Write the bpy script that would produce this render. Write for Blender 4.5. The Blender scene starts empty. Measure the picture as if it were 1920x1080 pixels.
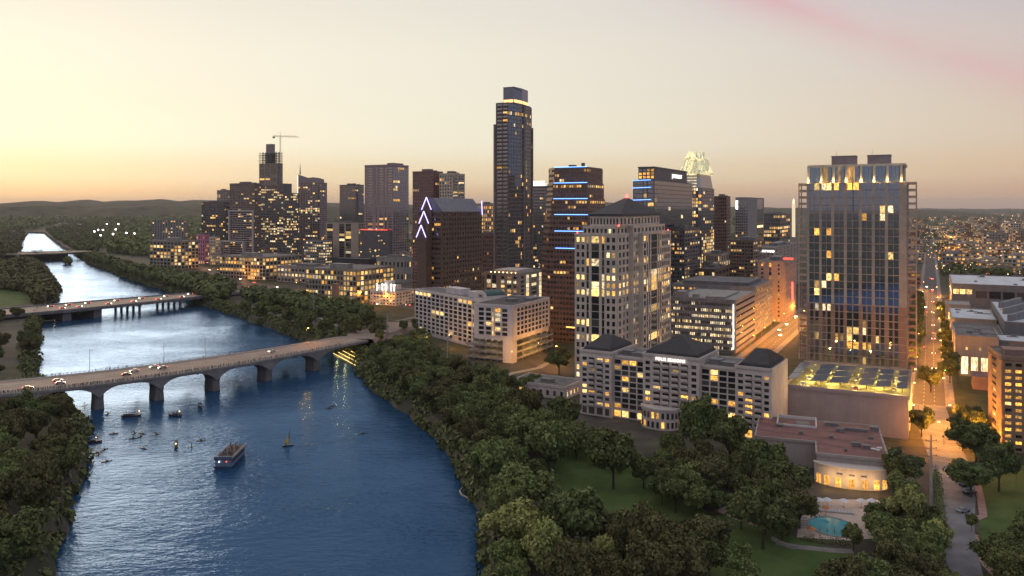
import bpy, bmesh, math, random
import numpy as np
from mathutils import Vector, Matrix
from mathutils.geometry import tessellate_polygon

R = math.radians
scene = bpy.context.scene
COL = scene.collection

# ------------------------------------------------------------------ camera
CAM_Z = 100.0          # metres above the lake
FPX = 1500.0           # focal length for a picture 1920 wide
HOR = 390.0            # horizon row in a picture 1080 high
cam_data = bpy.data.cameras.new("camera")
cam_data.sensor_width = 36.0
cam_data.lens = 36.0 * FPX / 1920.0
cam_data.shift_y = -(540.0 - HOR) / 1920.0
cam_data.clip_start = 1.0
cam_data.clip_end = 120000.0
cam = bpy.data.objects.new("camera", cam_data)
cam.location = (0, 0, CAM_Z)
cam.rotation_euler = (R(90), 0, 0)
COL.objects.link(cam)
scene.camera = cam

# ------------------------------------------------------------------ render settings
scene.view_settings.view_transform = 'Standard'
scene.view_settings.look = 'None'
scene.view_settings.gamma = 1.0
scene.view_settings.exposure = 0.24
scene.view_settings.use_curve_mapping = False
scene.render.engine = 'CYCLES'
cy = scene.cycles
cy.use_denoising = True
cy.max_bounces = 5
cy.diffuse_bounces = 2
cy.glossy_bounces = 3
cy.transmission_bounces = 2
cy.volume_bounces = 0
cy.transparent_max_bounces = 4
cy.sample_clamp_indirect = 4.0
cy.sample_clamp_direct = 0.0
cy.caustics_reflective = False
cy.caustics_refractive = False


def lin(r, g, b):
    def f(c):
        c /= 255.0
        return c / 12.92 if c <= 0.04045 else ((c + 0.055) / 1.055) ** 2.4
    return (f(r), f(g), f(b), 1.0)


# ------------------------------------------------------------------ sky
SUN_AZ = -34.0     # degrees, to the left of the view axis
SUN_EL = 6.0
world = bpy.data.worlds.new("World")
scene.world = world
world.use_nodes = True
wn, wl = world.node_tree.nodes, world.node_tree.links
wn.clear()


def wnode(t, **kw):
    n = wn.new(t)
    for k, v in kw.items():
        setattr(n, k, v)
    return n


def wmath(op, a, b=None, c=None, clamp=False):
    n = wnode('ShaderNodeMath', operation=op, use_clamp=clamp)
    for i, v in enumerate((a, b, c)):
        if v is None:
            continue
        if isinstance(v, (int, float)):
            n.inputs[i].default_value = v
        else:
            wl.new(v, n.inputs[i])
    return n.outputs[0]


def wdot(vec, v):
    n = wnode('ShaderNodeVectorMath', operation='DOT_PRODUCT')
    wl.new(vec, n.inputs[0])
    n.inputs[1].default_value = v
    return n.outputs['Value']


def wramp(fac, stops):
    n = wnode('ShaderNodeValToRGB')
    cr = n.color_ramp
    cr.interpolation = 'EASE'
    while len(cr.elements) > 1:
        cr.elements.remove(cr.elements[-1])
    cr.elements[0].position = stops[0][0] / 90.0
    cr.elements[0].color = lin(*stops[0][1])
    for p, c in stops[1:]:
        e = cr.elements.new(p / 90.0)
        e.color = lin(*c)
    wl.new(fac, n.inputs[0])
    return n.outputs[0]


def wmix(fac, a, b):
    n = wnode('ShaderNodeMix', data_type='RGBA')
    if isinstance(fac, (int, float)):
        n.inputs[0].default_value = fac
    else:
        wl.new(fac, n.inputs[0])
    for i, v in ((6, a), (7, b)):
        if isinstance(v, tuple):
            n.inputs[i].default_value = v
        else:
            wl.new(v, n.inputs[i])
    return n.outputs[2]


tc = wnode('ShaderNodeTexCoord')
dirv = tc.outputs['Generated']
sep = wnode('ShaderNodeSeparateXYZ')
wl.new(dirv, sep.inputs[0])
elev = wmath('DIVIDE', wmath('MULTIPLY', wmath('ARCSINE', sep.outputs['Z']), 180 / math.pi), 90.0, clamp=True)
hx, hy = math.sin(R(SUN_AZ)), math.cos(R(SUN_AZ))
hor_len = wmath('SQRT', wmath('SUBTRACT', 1.0, wmath('MULTIPLY', sep.outputs['Z'], sep.outputs['Z'])))
cosaz = wmath('DIVIDE', wdot(dirv, (hx, hy, 0)), wmath('MAXIMUM', hor_len, 0.02))
mr = wnode('ShaderNodeMapRange', interpolation_type='SMOOTHSTEP')
wl.new(cosaz, mr.inputs['Value'])
mr.inputs['From Min'].default_value = 0.12
mr.inputs['From Max'].default_value = 1.05
sunward = wramp(elev, [(0, (206, 168, 130)), (0.8, (226, 192, 150)), (2.2, (235, 217, 182)), (4.6, (243, 237, 214)),
                       (10, (241, 235, 216)), (14.6, (234, 228, 213)), (22, (226, 222, 211)), (34, (216, 214, 212)),
                       (60, (206, 206, 212)), (90, (202, 203, 212))])
antisun = wramp(elev, [(0, (172, 132, 116)), (0.8, (202, 158, 134)), (2.5, (212, 180, 152)), (5.5, (207, 185, 167)),
                       (10, (196, 180, 178)), (14.6, (182, 169, 184)), (22, (190, 180, 192)), (36, (198, 192, 202)),
                       (60, (202, 200, 210)), (90, (202, 203, 212))])
east = wramp(elev, [(0, (104, 122, 156)), (3, (116, 138, 178)), (8, (140, 156, 192)), (14.6, (164, 172, 198)), (22, (180, 182, 202)),
                    (36, (194, 194, 206)), (60, (202, 200, 210)), (90, (202, 203, 212))])
mr2 = wnode('ShaderNodeMapRange', interpolation_type='SMOOTHSTEP')
wl.new(cosaz, mr2.inputs['Value'])
mr2.inputs['From Min'].default_value = -0.6
mr2.inputs['From Max'].default_value = 0.42
grad = wmix(mr.outputs[0], wmix(mr2.outputs[0], east, antisun), sunward)
# thin rose cirrus streak high on the right
d1, d2 = Vector((0.305, 1, 0.262)), Vector((0.66, 1, 0.155))
pn = d1.cross(d2).normalized()
mid = ((d1.normalized() + d2.normalized()) * 0.5).normalized()
nz = wnode('ShaderNodeTexNoise')
nz.inputs['Scale'].default_value = 9.0
nz.inputs['Detail'].default_value = 4.0
wl.new(dirv, nz.inputs['Vector'])
wob = wmath('MULTIPLY', wmath('SUBTRACT', nz.outputs['Fac'], 0.5), 0.02)
dist = wmath('ABSOLUTE', wmath('ADD', wdot(dirv, tuple(pn)), wob))
band = wmath('SUBTRACT', 1.0, wmath('DIVIDE', dist, 0.055), clamp=True)
near = wmath('MULTIPLY', wmath('SUBTRACT', wdot(dirv, tuple(mid)), 0.93), 18.0, clamp=True)
streak = wmath('MULTIPLY', wmath('MULTIPLY', wmath('POWER', band, 2.2), near), wmath('MULTIPLY', nz.outputs['Fac'], 0.85))
grad = wmix(streak, grad, lin(222, 158, 166))
# very faint uneven veils
mpv = wnode('ShaderNodeMapping')
mpv.inputs['Scale'].default_value = (1.2, 1.2, 9.0)
wl.new(dirv, mpv.inputs['Vector'])
nv = wnode('ShaderNodeTexNoise')
nv.inputs['Scale'].default_value = 2.2
nv.inputs['Detail'].default_value = 6.0
wl.new(mpv.outputs[0], nv.inputs['Vector'])
veil = wmath('MULTIPLY', wmath('SUBTRACT', nv.outputs['Fac'], 0.45, clamp=True), 0.35)
grad = wmix(veil, grad, lin(226, 212, 190))
# physically based dusk sky blended in
sky = wnode('ShaderNodeTexSky', sky_type='NISHITA')
sky.sun_disc = False
sky.sun_elevation = R(SUN_EL)
sky.sun_rotation = R(SUN_AZ)
sky.altitude = 150
bg1 = wnode('ShaderNodeBackground')
wl.new(grad, bg1.inputs['Color'])
bg1.inputs['Strength'].default_value = 0.86
bg2 = wnode('ShaderNodeBackground')
wl.new(sky.outputs[0], bg2.inputs['Color'])
bg2.inputs['Strength'].default_value = 0.008
addn = wnode('ShaderNodeAddShader')
wl.new(bg1.outputs[0], addn.inputs[0])
wl.new(bg2.outputs[0], addn.inputs[1])
wout = wnode('ShaderNodeOutputWorld')
wl.new(addn.outputs[0], wout.inputs['Surface'])

sun_data = bpy.data.lights.new("sun", 'SUN')
sun_data.energy = 1.4
sun_data.angle = R(30)
sun_data.color = (1.0, 0.72, 0.46)
sun = bpy.data.objects.new("sun", sun_data)
COL.objects.link(sun)
sun_dir = Vector((math.sin(R(SUN_AZ)) * math.cos(R(SUN_EL)), math.cos(R(SUN_AZ)) * math.cos(R(SUN_EL)), math.sin(R(SUN_EL))))
sun.rotation_euler = sun_dir.to_track_quat('Z', 'Y').to_euler()


# ------------------------------------------------------------------ measuring helpers
def at(px, Y, z=0.0):
    return Vector(((px - 960.0) / FPX * Y, Y, z))


def gp(px, py, z=6.0):
    Y = (CAM_Z - z) * FPX / (py - HOR)
    return at(px, Y, z)


def zt(py, Y):
    return CAM_Z + (HOR - py) * Y / FPX


GZ = 6.0             # level of the city ground above the lake


# ------------------------------------------------------------------ materials
MATS = {}


def new_mat(name):
    m = bpy.data.materials.new(name)
    m.use_nodes = True
    nt = m.node_tree
    b = nt.nodes['Principled BSDF']
    return m, nt, b


def nlink(nt, a, b):
    nt.links.new(a, b)


def mathn(nt, op, a, b=None, clamp=False):
    n = nt.nodes.new('ShaderNodeMath')
    n.operation = op
    n.use_clamp = clamp
    for i, v in enumerate((a, b)):
        if v is None:
            continue
        if isinstance(v, (int, float)):
            n.inputs[i].default_value = v
        else:
            nt.links.new(v, n.inputs[i])
    return n.outputs[0]


def mixc(nt, fac, a, b, blend='MIX'):
    n = nt.nodes.new('ShaderNodeMix')
    n.data_type = 'RGBA'
    n.blend_type = blend
    for i, v in ((0, fac), (6, a), (7, b)):
        if isinstance(v, (int, float, tuple)):
            n.inputs[i].default_value = v
        else:
            nt.links.new(v, n.inputs[i])
    return n.outputs[2]


def noise(nt, scale, detail=4, coord='Object', rough=0.55, vec_scale=None):
    t = nt.nodes.new('ShaderNodeTexCoord')
    n = nt.nodes.new('ShaderNodeTexNoise')
    n.inputs['Scale'].default_value = scale
    n.inputs['Detail'].default_value = detail
    n.inputs['Roughness'].default_value = rough
    src = t.outputs[coord]
    if vec_scale:
        mp = nt.nodes.new('ShaderNodeMapping')
        mp.inputs['Scale'].default_value = vec_scale
        nt.links.new(src, mp.inputs['Vector'])
        src = mp.outputs[0]
    nt.links.new(src, n.inputs['Vector'])
    return n.outputs['Fac']


def stretch(nt, v, lo, hi):
    n = nt.nodes.new('ShaderNodeMapRange')
    nt.links.new(v, n.inputs['Value'])
    n.inputs['From Min'].default_value = lo
    n.inputs['From Max'].default_value = hi
    return n.outputs[0]


def paint(name, c, rough=0.75, var=0.25, scale=0.15, streaks=0.0, metallic=0.0, bump=0.0, spec=0.4, objvar=0.0):
    """A plain surface with uneven colour, weather streaks and fine relief."""
    if name in MATS:
        return MATS[name]
    m, nt, b = new_mat(name)
    c4 = (c[0], c[1], c[2], 1)
    dark = (c[0] * (1 - var), c[1] * (1 - var), c[2] * (1 - var), 1)
    light = tuple(min(1, x * (1 + var * 0.6)) for x in c) + (1,)
    f = stretch(nt, noise(nt, scale, 5), 0.3, 0.7)
    col = mixc(nt, f, dark, light)
    if streaks:
        s = stretch(nt, noise(nt, 1.0, 3, vec_scale=(1.2, 1.2, 0.06)), 0.45, 0.75)
        col = mixc(nt, mathn(nt, 'MULTIPLY', s, streaks), col, (c[0] * 0.45, c[1] * 0.43, c[2] * 0.4, 1))
    if objvar:
        oi = nt.nodes.new('ShaderNodeObjectInfo')
        col = mixc(nt, mathn(nt, 'MULTIPLY', oi.outputs['Random'], objvar), col, (c[0] * 0.4, c[1] * 0.38, c[2] * 0.36, 1))
    nlink(nt, col, b.inputs['Base Color'])
    b.inputs['Roughness'].default_value = rough
    b.inputs['Metallic'].default_value = metallic
    b.inputs['Specular IOR Level'].default_value = spec
    if bump:
        bn = nt.nodes.new('ShaderNodeBump')
        bn.inputs['Strength'].default_value = bump
        bn.inputs['Distance'].default_value = 0.1
        nlink(nt, noise(nt, scale * 12, 3), bn.inputs['Height'])
        nlink(nt, bn.outputs[0], b.inputs['Normal'])
    MATS[name] = m
    return m


def rnd_out(nt, joined):
    if joined:
        a = nt.nodes.new('ShaderNodeAttribute')
        a.attribute_name = 'rnd'
        return a.outputs['Fac']
    return nt.nodes.new('ShaderNodeObjectInfo').outputs['Random']


def glass(name, c=(0.02, 0.025, 0.032), ior=2.2, rough=0.06, joined=True, wobble=0.02, tint=1.0):
    """Window glass seen from outside: a dark room behind a reflecting pane; some rooms have pale curtains."""
    if name in MATS:
        return MATS[name]
    m, nt, b = new_mat(name)
    r = rnd_out(nt, joined)
    cur = mathn(nt, 'MULTIPLY', mathn(nt, 'GREATER_THAN', r, 0.72), mathn(nt, 'MULTIPLY', r, 0.35 * tint))
    col = mixc(nt, cur, (c[0], c[1], c[2], 1), (0.25, 0.22, 0.19, 1))
    nlink(nt, col, b.inputs['Base Color'])
    b.inputs['IOR'].default_value = ior
    b.inputs['Roughness'].default_value = rough
    if wobble:
        bn = nt.nodes.new('ShaderNodeBump')
        bn.inputs['Strength'].default_value = wobble
        bn.inputs['Distance'].default_value = 1.0
        nlink(nt, noise(nt, 0.35, 2, coord='Object'), bn.inputs['Height'])
        nlink(nt, bn.outputs[0], b.inputs['Normal'])
    MATS[name] = m
    return m


def lit(name, c, strength, joined=True, pattern=True):
    """A lit room behind glass: brightness differs from room to room, with darker furniture and frames."""
    if name in MATS:
        return MATS[name]
    m, nt, b = new_mat(name)
    r = rnd_out(nt, joined)
    b.inputs['Base Color'].default_value = (c[0] * 0.2, c[1] * 0.2, c[2] * 0.2, 1)
    b.inputs['Roughness'].default_value = 0.1
    amp = mathn(nt, 'ADD', mathn(nt, 'MULTIPLY', mathn(nt, 'POWER', r, 1.6), 1.1), 0.35)
    if pattern:
        n1 = stretch(nt, noise(nt, 0.9 if joined else 3.0, 2, coord='Object' if joined else 'Generated'), 0.35, 0.62)
        if not joined:
            # shift the pattern from pane to pane
            t = nt.nodes.new('ShaderNodeTexCoord')
            add = nt.nodes.new('ShaderNodeVectorMath')
            add.operation = 'ADD'
            cmb = nt.nodes.new('ShaderNodeCombineXYZ')
            k = mathn(nt, 'MULTIPLY', r, 57.0)
            nlink(nt, k, cmb.inputs[0])
            nlink(nt, k, cmb.inputs[2])
            nlink(nt, t.outputs['Generated'], add.inputs[0])
            nlink(nt, cmb.outputs[0], add.inputs[1])
            nn = nt.nodes.new('ShaderNodeTexNoise')
            nn.inputs['Scale'].default_value = 2.6
            nn.inputs['Detail'].default_value = 2
            nlink(nt, add.outputs[0], nn.inputs['Vector'])
            n1 = stretch(nt, nn.outputs['Fac'], 0.36, 0.6)
        amp = mathn(nt, 'MULTIPLY', amp, mathn(nt, 'ADD', mathn(nt, 'MULTIPLY', n1, 0.85), 0.2))
    warm = mixc(nt, r, (c[0], c[1], c[2], 1), (c[0], c[1] * 0.8, c[2] * 0.6, 1))
    nlink(nt, warm, b.inputs['Emission Color'])
    nlink(nt, mathn(nt, 'MULTIPLY', amp, strength), b.inputs['Emission Strength'])
    MATS[name] = m
    return m


def glow(name, c, strength):
    if name in MATS:
        return MATS[name]
    m, nt, b = new_mat(name)
    b.inputs['Base Color'].default_value = (c[0] * 0.3, c[1] * 0.3, c[2] * 0.3, 1)
    b.inputs['Emission Color'].default_value = (c[0], c[1], c[2], 1)
    b.inputs['Emission Strength'].default_value = strength
    MATS[name] = m
    return m


# ------------------------------------------------------------------ mesh helpers
class MB:
    """Collects boxes, prisms and sheets; build() links them as one mesh object."""

    def __init__(self):
        self.v, self.f, self.m, self.r = [], [], [], []
        self.mat = 0
        self.rnd = None

    def face(self, idx):
        self.f.append(tuple(idx))
        self.m.append(self.mat)
        self.r.append(random.random() if self.rnd is None else self.rnd)

    def add(self, vs, fs):
        o = len(self.v)
        self.v.extend([tuple(p) for p in vs])
        for f in fs:
            self.face([i + o for i in f])

    def box(self, x0, x1, y0, y1, z0, z1):
        vs = [(x0, y0, z0), (x1, y0, z0), (x1, y1, z0), (x0, y1, z0), (x0, y0, z1), (x1, y0, z1), (x1, y1, z1), (x0, y1, z1)]
        self.add(vs, [(3, 2, 1, 0), (4, 5, 6, 7), (0, 1, 5, 4), (1, 2, 6, 5), (2, 3, 7, 6), (3, 0, 4, 7)])

    def obox(self, c, ux, uy, sx, sy, z0, z1):
        """box with its base centre c, axes ux, uy (2D units), full sizes sx, sy"""
        ps = []
        for z in (z0, z1):
            for a, b in ((-1, -1), (1, -1), (1, 1), (-1, 1)):
                ps.append((c[0] + ux[0] * a * sx / 2 + uy[0] * b * sy / 2, c[1] + ux[1] * a * sx / 2 + uy[1] * b * sy / 2, z))
        self.add(ps, [(3, 2, 1, 0), (4, 5, 6, 7), (0, 1, 5, 4), (1, 2, 6, 5), (2, 3, 7, 6), (3, 0, 4, 7)])

    def prism(self, poly, z0, z1, cap=True):
        n = len(poly)
        vs = [(p[0], p[1], z0) for p in poly] + [(p[0], p[1], z1) for p in poly]
        fs = [(i, (i + 1) % n, n + (i + 1) % n, n + i) for i in range(n)]
        if cap:
            if n <= 4:
                fs += [tuple(range(n, 2 * n)), tuple(range(n - 1, -1, -1))]
            else:
                for t in tessellate_polygon([[Vector((p[0], p[1], 0)) for p in poly]]):
                    a, b, c = t
                    pa, pb, pc = (Vector(poly[i][:2]) for i in t)
                    if (pb - pa).cross(pc - pa) < 0:
                        a, b, c = c, b, a
                    fs += [(n + a, n + b, n + c), (c, b, a)]
        self.add(vs, fs)

    def taper(self, poly0, z0, poly1, z1):
        n = len(poly0)
        vs = [(p[0], p[1], z0) for p in poly0] + [(p[0], p[1], z1) for p in poly1]
        fs = [(i, (i + 1) % n, n + (i + 1) % n, n + i) for i in range(n)]
        fs += [tuple(range(n, 2 * n)), tuple(range(n - 1, -1, -1))]
        self.add(vs, fs)

    def bar(self, a, b, r=0.1, n=4, r2=None):
        a, b = Vector(a), Vector(b)
        d = (b - a)
        if d.length < 1e-6:
            return
        d.normalize()
        up = Vector((0, 0, 1)) if abs(d.z) < 0.9 else Vector((1, 0, 0))
        s = d.cross(up).normalized()
        t = s.cross(d)
        r2 = r if r2 is None else r2
        vs = []
        for p, rr in ((a, r), (b, r2)):
            for k in range(n):
                an = 2 * math.pi * (k + 0.5) / n
                vs.append(p + s * math.cos(an) * rr + t * math.sin(an) * rr)
        fs = [(i, n + i, n + (i + 1) % n, (i + 1) % n) for i in range(n)]
        fs += [tuple(range(n)), tuple(range(2 * n - 1, n - 1, -1))]
        self.add(vs, fs)

    def lathe(self, c, prof, n=10):
        vs, fs = [], []
        for r, z in prof:
            for k in range(n):
                an = 2 * math.pi * k / n
                vs.append((c[0] + r * math.cos(an), c[1] + r * math.sin(an), c[2] + z))
        for j in range(len(prof) - 1):
            for k in range(n):
                k2 = (k + 1) % n
                fs.append((j * n + k, j * n + k2, (j + 1) * n + k2, (j + 1) * n + k))
        fs.append(tuple(range(n - 1, -1, -1)))
        fs.append(tuple((len(prof) - 1) * n + k for k in range(n)))
        self.add(vs, fs)

    def mesh(self, name, mats):
        me = bpy.data.meshes.new(name)
        me.from_pydata(self.v, [], self.f)
        if not isinstance(mats, (list, tuple)):
            mats = [mats]
        for m in mats:
            me.materials.append(m)
        if len(mats) > 1:
            me.polygons.foreach_set('material_index', self.m)
        at_ = me.attributes.new('rnd', 'FLOAT', 'FACE')
        at_.data.foreach_set('value', self.r)
        me.update()
        return me

    def build(self, name, mats, parent=None, kind=None, loc=None):
        return link(name, self.mesh(name, mats), parent, kind, loc)


KIDS = {}


def link(name, me, parent=None, kind=None, loc=None):
    o = bpy.data.objects.new(name, me)
    COL.objects.link(o)
    if parent is not None:
        o.parent = parent
        KIDS.setdefault(parent.name, []).append(o)
    if loc is not None:
        o.location = loc
    if kind:
        o['kind'] = kind
    return o


def tag(o, label=None, cat=None, group=None, kind=None):
    if label:
        o['label'] = label
    if cat:
        o['category'] = cat
    if group:
        o['group'] = group
    if kind:
        o['kind'] = kind
    return o


def thing(name, label, cat, loc=(0, 0, 0), rz=0.0, group=None):
    o = bpy.data.objects.new(name, None)
    COL.objects.link(o)
    o.location = loc
    o.rotation_euler = (0, 0, rz)
    o.empty_display_size = 1.0
    return tag(o, label, cat, group)


def dup(root, loc, rz=0.0, scale=None, label=None, group=None):
    r = root.copy()
    COL.objects.link(r)
    r.location = loc
    r.rotation_euler = (0, 0, rz)
    if scale is not None:
        r.scale = scale if isinstance(scale, (tuple, list)) else (scale,) * 3
    if label:
        r['label'] = label
    if group:
        r['group'] = group
    for ch in KIDS.get(root.name, ()):
        c = ch.copy()
        COL.objects.link(c)
        c.parent = r
        for g in KIDS.get(ch.name, ()):
            d = g.copy()
            COL.objects.link(d)
            d.parent = c
    return r


ORDS = ['first', 'second', 'third', 'fourth', 'fifth', 'sixth', 'seventh', 'eighth', 'ninth', 'tenth', 'eleventh', 'twelfth', 'thirteenth', 'fourteenth', 'fifteenth',
        'sixteenth', 'seventeenth', 'eighteenth', 'nineteenth', 'twentieth']


def ordn(k):
    """0 -> first, 20 -> twenty-first ..."""
    if k < 20:
        return ORDS[k]
    tens = {2: 'twenty', 3: 'thirty', 4: 'forty', 5: 'fifty', 6: 'sixty'}
    t, u = divmod(k + 1, 10)
    return (tens[t][:-1] + 'ieth') if u == 0 else tens[t] + '-' + ORDS[u - 1]


rng = random.Random(7)
random.seed(11)
# ================================================================== the setting
# ---- shorelines of the lake, from behind the camera to the far bend
NORTH_PX = [(930, 1080), (918, 1000), (893, 930), (870, 882), (836, 835), (790, 792), (742, 752), (700, 722), (676, 700), (668, 676),
            (640, 664), (600, 650), (560, 634), (515, 616), (470, 600), (425, 586), (385, 573), (345, 553), (300, 541), (250, 526),
            (205, 508), (170, 494), (150, 482), (120, 466), (92, 445), (84, 438)]
SOUTH_PX = [(78, 1080), (105, 1000), (135, 910), (150, 850), (140, 800), (110, 760), (70, 720), (60, 690), (62, 650), (70, 615),
            (80, 588), (104, 562), (110, 545), (96, 525), (80, 502), (62, 490), (38, 478), (34, 466), (44, 448), (52, 437)]
north = [(60, -900), (20, -200), (2, 60), (-2, 150)] + [tuple(gp(x, y, 0)[:2]) for x, y in NORTH_PX]
south = [(-260, -900), (-190, -200), (-140, 60), (-128, 150)] + [tuple(gp(x, y, 0)[:2]) for x, y in SOUTH_PX]
BIG = 30000.0


def resample(poly, step):
    out = [poly[0]]
    for a, b in zip(poly, poly[1:]):
        L = math.hypot(b[0] - a[0], b[1] - a[1])
        n = max(1, int(L / step))
        for k in range(1, n + 1):
            t = k / n
            j = 0.0 if k == n else 0.16 * step
            out.append((a[0] + (b[0] - a[0]) * t + rng.uniform(-j, j), a[1] + (b[1] - a[1]) * t + rng.uniform(-j, j)))
    return out


# water
def water_mat():
    """Dark blue water with wind ripples; the mirror part is tinted blue to stand in for reflected blue sky."""
    m, nt, b = new_mat('lake_water')
    nt.nodes.remove(b)
    patches = stretch(nt, noise(nt, 0.012, 4, vec_scale=(1.0, 1.6, 1)), 0.38, 0.66)
    w1 = noise(nt, 0.34, 3, rough=0.6, vec_scale=(0.62, 1.25, 1))
    w2 = noise(nt, 0.95, 2, rough=0.6, vec_scale=(0.55, 1.3, 1))
    w3 = noise(nt, 0.09, 2, vec_scale=(0.7, 1.2, 1))
    h = mathn(nt, 'ADD', mathn(nt, 'MULTIPLY', w1, 0.9), mathn(nt, 'ADD', mathn(nt, 'MULTIPLY', w2, 0.35), mathn(nt, 'MULTIPLY', w3, 0.7)))
    h = mathn(nt, 'MULTIPLY', h, mathn(nt, 'ADD', mathn(nt, 'MULTIPLY', patches, 0.7), 0.35))
    bn = nt.nodes.new('ShaderNodeBump')
    bn.inputs['Strength'].default_value = 0.65
    bn.inputs['Distance'].default_value = 0.9
    nlink(nt, h, bn.inputs['Height'])
    df = nt.nodes.new('ShaderNodeBsdfDiffuse')
    df.inputs['Color'].default_value = (0.016, 0.06, 0.13, 1)
    gl = nt.nodes.new('ShaderNodeBsdfGlossy')
    gl.inputs['Color'].default_value = (0.33, 0.515, 0.88, 1)  # blue of a reflected sky put into the gloss tint
    gl.inputs['Roughness'].default_value = 0.13
    fr = nt.nodes.new('ShaderNodeFresnel')
    fr.inputs['IOR'].default_value = 1.36
    for n in (df, gl, fr):
        nlink(nt, bn.outputs[0], n.inputs['Normal'])
    mx = nt.nodes.new('ShaderNodeMixShader')
    nlink(nt, fr.outputs[0], mx.inputs[0])
    nlink(nt, df.outputs[0], mx.inputs[1])
    nlink(nt, gl.outputs[0], mx.inputs[2])
    nlink(nt, mx.outputs[0], nt.nodes['Material Output'].inputs['Surface'])
    return m


mb = MB()
mb.add([(-4000, -1200, 0), (1500, -1200, 0), (1500, 6000, 0), (-4000, 6000, 0)], [(0, 1, 2, 3)])
tag(mb.build('lake_water', water_mat(), kind='structure'), 'blue rippled lake winding away under three bridges')


# land: one sheet to the horizon with the river cut out of it, and sloping banks
def land_mat():
    m, nt, b = new_mat('land')
    tc_ = nt.nodes.new('ShaderNodeTexCoord')
    big = stretch(nt, noise(nt, 0.004, 5), 0.42, 0.58)
    fine = stretch(nt, noise(nt, 0.09, 5), 0.3, 0.7)
    grassc = mixc(nt, fine, (0.03, 0.04, 0.016, 1), (0.07, 0.075, 0.034, 1))
    dirt = mixc(nt, fine, (0.05, 0.045, 0.04, 1), (0.11, 0.098, 0.085, 1))
    nlink(nt, mixc(nt, big, grassc, dirt), b.inputs['Base Color'])
    b.inputs['Roughness'].default_value = 0.9
    b.inputs['Specular IOR Level'].default_value = 0.15
    return m


n_s, s_s = resample(north, 14.0), resample(south, 14.0)
outer = [(BIG, -900), (BIG, BIG), (-BIG, BIG), (-BIG, -900)]
river_edge = n_s + s_s[::-1]
poly = river_edge[::-1]                 # from the south bank's start round the bend to the north bank's start
ring = [Vector((x, y, 0)) for x, y in (river_edge + [(-BIG, -900), (-BIG, BIG), (BIG, BIG), (BIG, -900)])]
tris = tessellate_polygon([ring])
mb = MB()
vs = [(p.x, p.y, GZ) for p in ring]
fs = []
for a, b, c in tris:
    if (ring[b] - ring[a]).cross(ring[c] - ring[a]).z < 0:
        a, b, c = c, b, a
    fs.append((a, b, c))
mb.add(vs, fs)
n = len(river_edge)
inner = []
for i, p in enumerate(river_edge):       # toe of the bank, pushed into the water
    a, b = river_edge[max(0, i - 1)], river_edge[min(n - 1, i + 1)]
    d = Vector((b[0] - a[0], b[1] - a[1])).normalized()
    k = 3.0 + rng.uniform(-1, 1.5)
    inner.append((p[0] - d.y * k, p[1] + d.x * k))
o = len(mb.v)
mb.v += [(x, y, GZ) for x, y in river_edge] + [(x, y, -1.2) for x, y in inner]
for i in range(n - 1):
    mb.face((o + i, o + i + 1, o + n + i + 1, o + n + i))
mb.build('ground', land_mat(), kind='structure')
# wooded ground behind the camera and beyond the lake's near end (seen only in reflections)
mb = MB()
mb.add([(-BIG, -BIG, GZ - 0.5), (BIG, -BIG, GZ - 0.5), (BIG, -900, GZ - 0.5), (-BIG, -900, GZ - 0.5)], [(0, 1, 2, 3)])
mb.build('ground', MATS.get('land') or bpy.data.materials['land'], kind='structure')


# hills on the western horizon
def hill_mat():
    m, nt, b = new_mat('wooded_hill')
    f = stretch(nt, noise(nt, 0.012, 6), 0.35, 0.65)
    nlink(nt, mixc(nt, f, (0.03, 0.032, 0.014, 1), (0.085, 0.078, 0.038, 1)), b.inputs['Base Color'])
    b.inputs['Roughness'].default_value = 1.0
    b.inputs['Specular IOR Level'].default_value = 0.05
    return m


HM = hill_mat()


def ridge(Y, prof, depth, base=GZ - 2):
    """a ridge whose crest passes the given (px, py) points at distance Y"""
    mb = MB()
    xs = np.linspace(prof[0][0], prof[-1][0], 150)
    ys = np.interp(xs, [p[0] for p in prof], [p[1] for p in prof])
    rows = []
    for j, (k, hgt) in enumerate(((-1.0, 0.0), (-0.66, 0.42), (-0.33, 0.8), (0.0, 1.0), (0.5, 0.5), (1.0, 0.0))):
        row = []
        for x, y in zip(xs, ys):
            top = zt(y, Y) + 6 * math.sin(x * 0.21) * 0.35 + 7 * math.sin(x * 0.083 + 2) * 0.5 + rng.uniform(-1.5, 1.5) * (Y / 6000)
            p = at(x, Y)
            row.append((p.x * (1 + 0 * j), Y + k * depth + rng.uniform(-60, 60), base + (top - base) * hgt * (1 if hgt in (0, 1) else rng.uniform(.9, 1.1))))
        rows.append(row)
    w = len(xs)
    mb.v = [p for r_ in rows for p in r_]
    for j in range(len(rows) - 1):
        for i in range(w - 1):
            mb.face((j * w + i, j * w + i + 1, (j + 1) * w + i + 1, (j + 1) * w + i))
    o = mb.build('hills', HM, kind='structure')
    for p in o.data.polygons:
        p.use_smooth = True
    return o


ridge(9000, [(-500, 384), (0, 383), (60, 377), (120, 378), (170, 374), (200, 378), (260, 375), (310, 374), (340, 377), (380, 375), (450, 379),
             (620, 380), (760, 384), (900, 382), (1000, 381), (1130, 379), (1230, 383), (1350, 388), (1600, 391), (1760, 395)], 1700)
ridge(6200, [(-500, 388), (0, 387), (100, 385), (200, 388), (300, 384), (400, 388), (600, 386), (800, 390), (1000, 393)], 1100)
ridge(14000, [(1200, 391), (1500, 391), (1700, 390.5), (1800, 391.5), (2100, 392), (2600, 391)], 2500)

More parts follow.
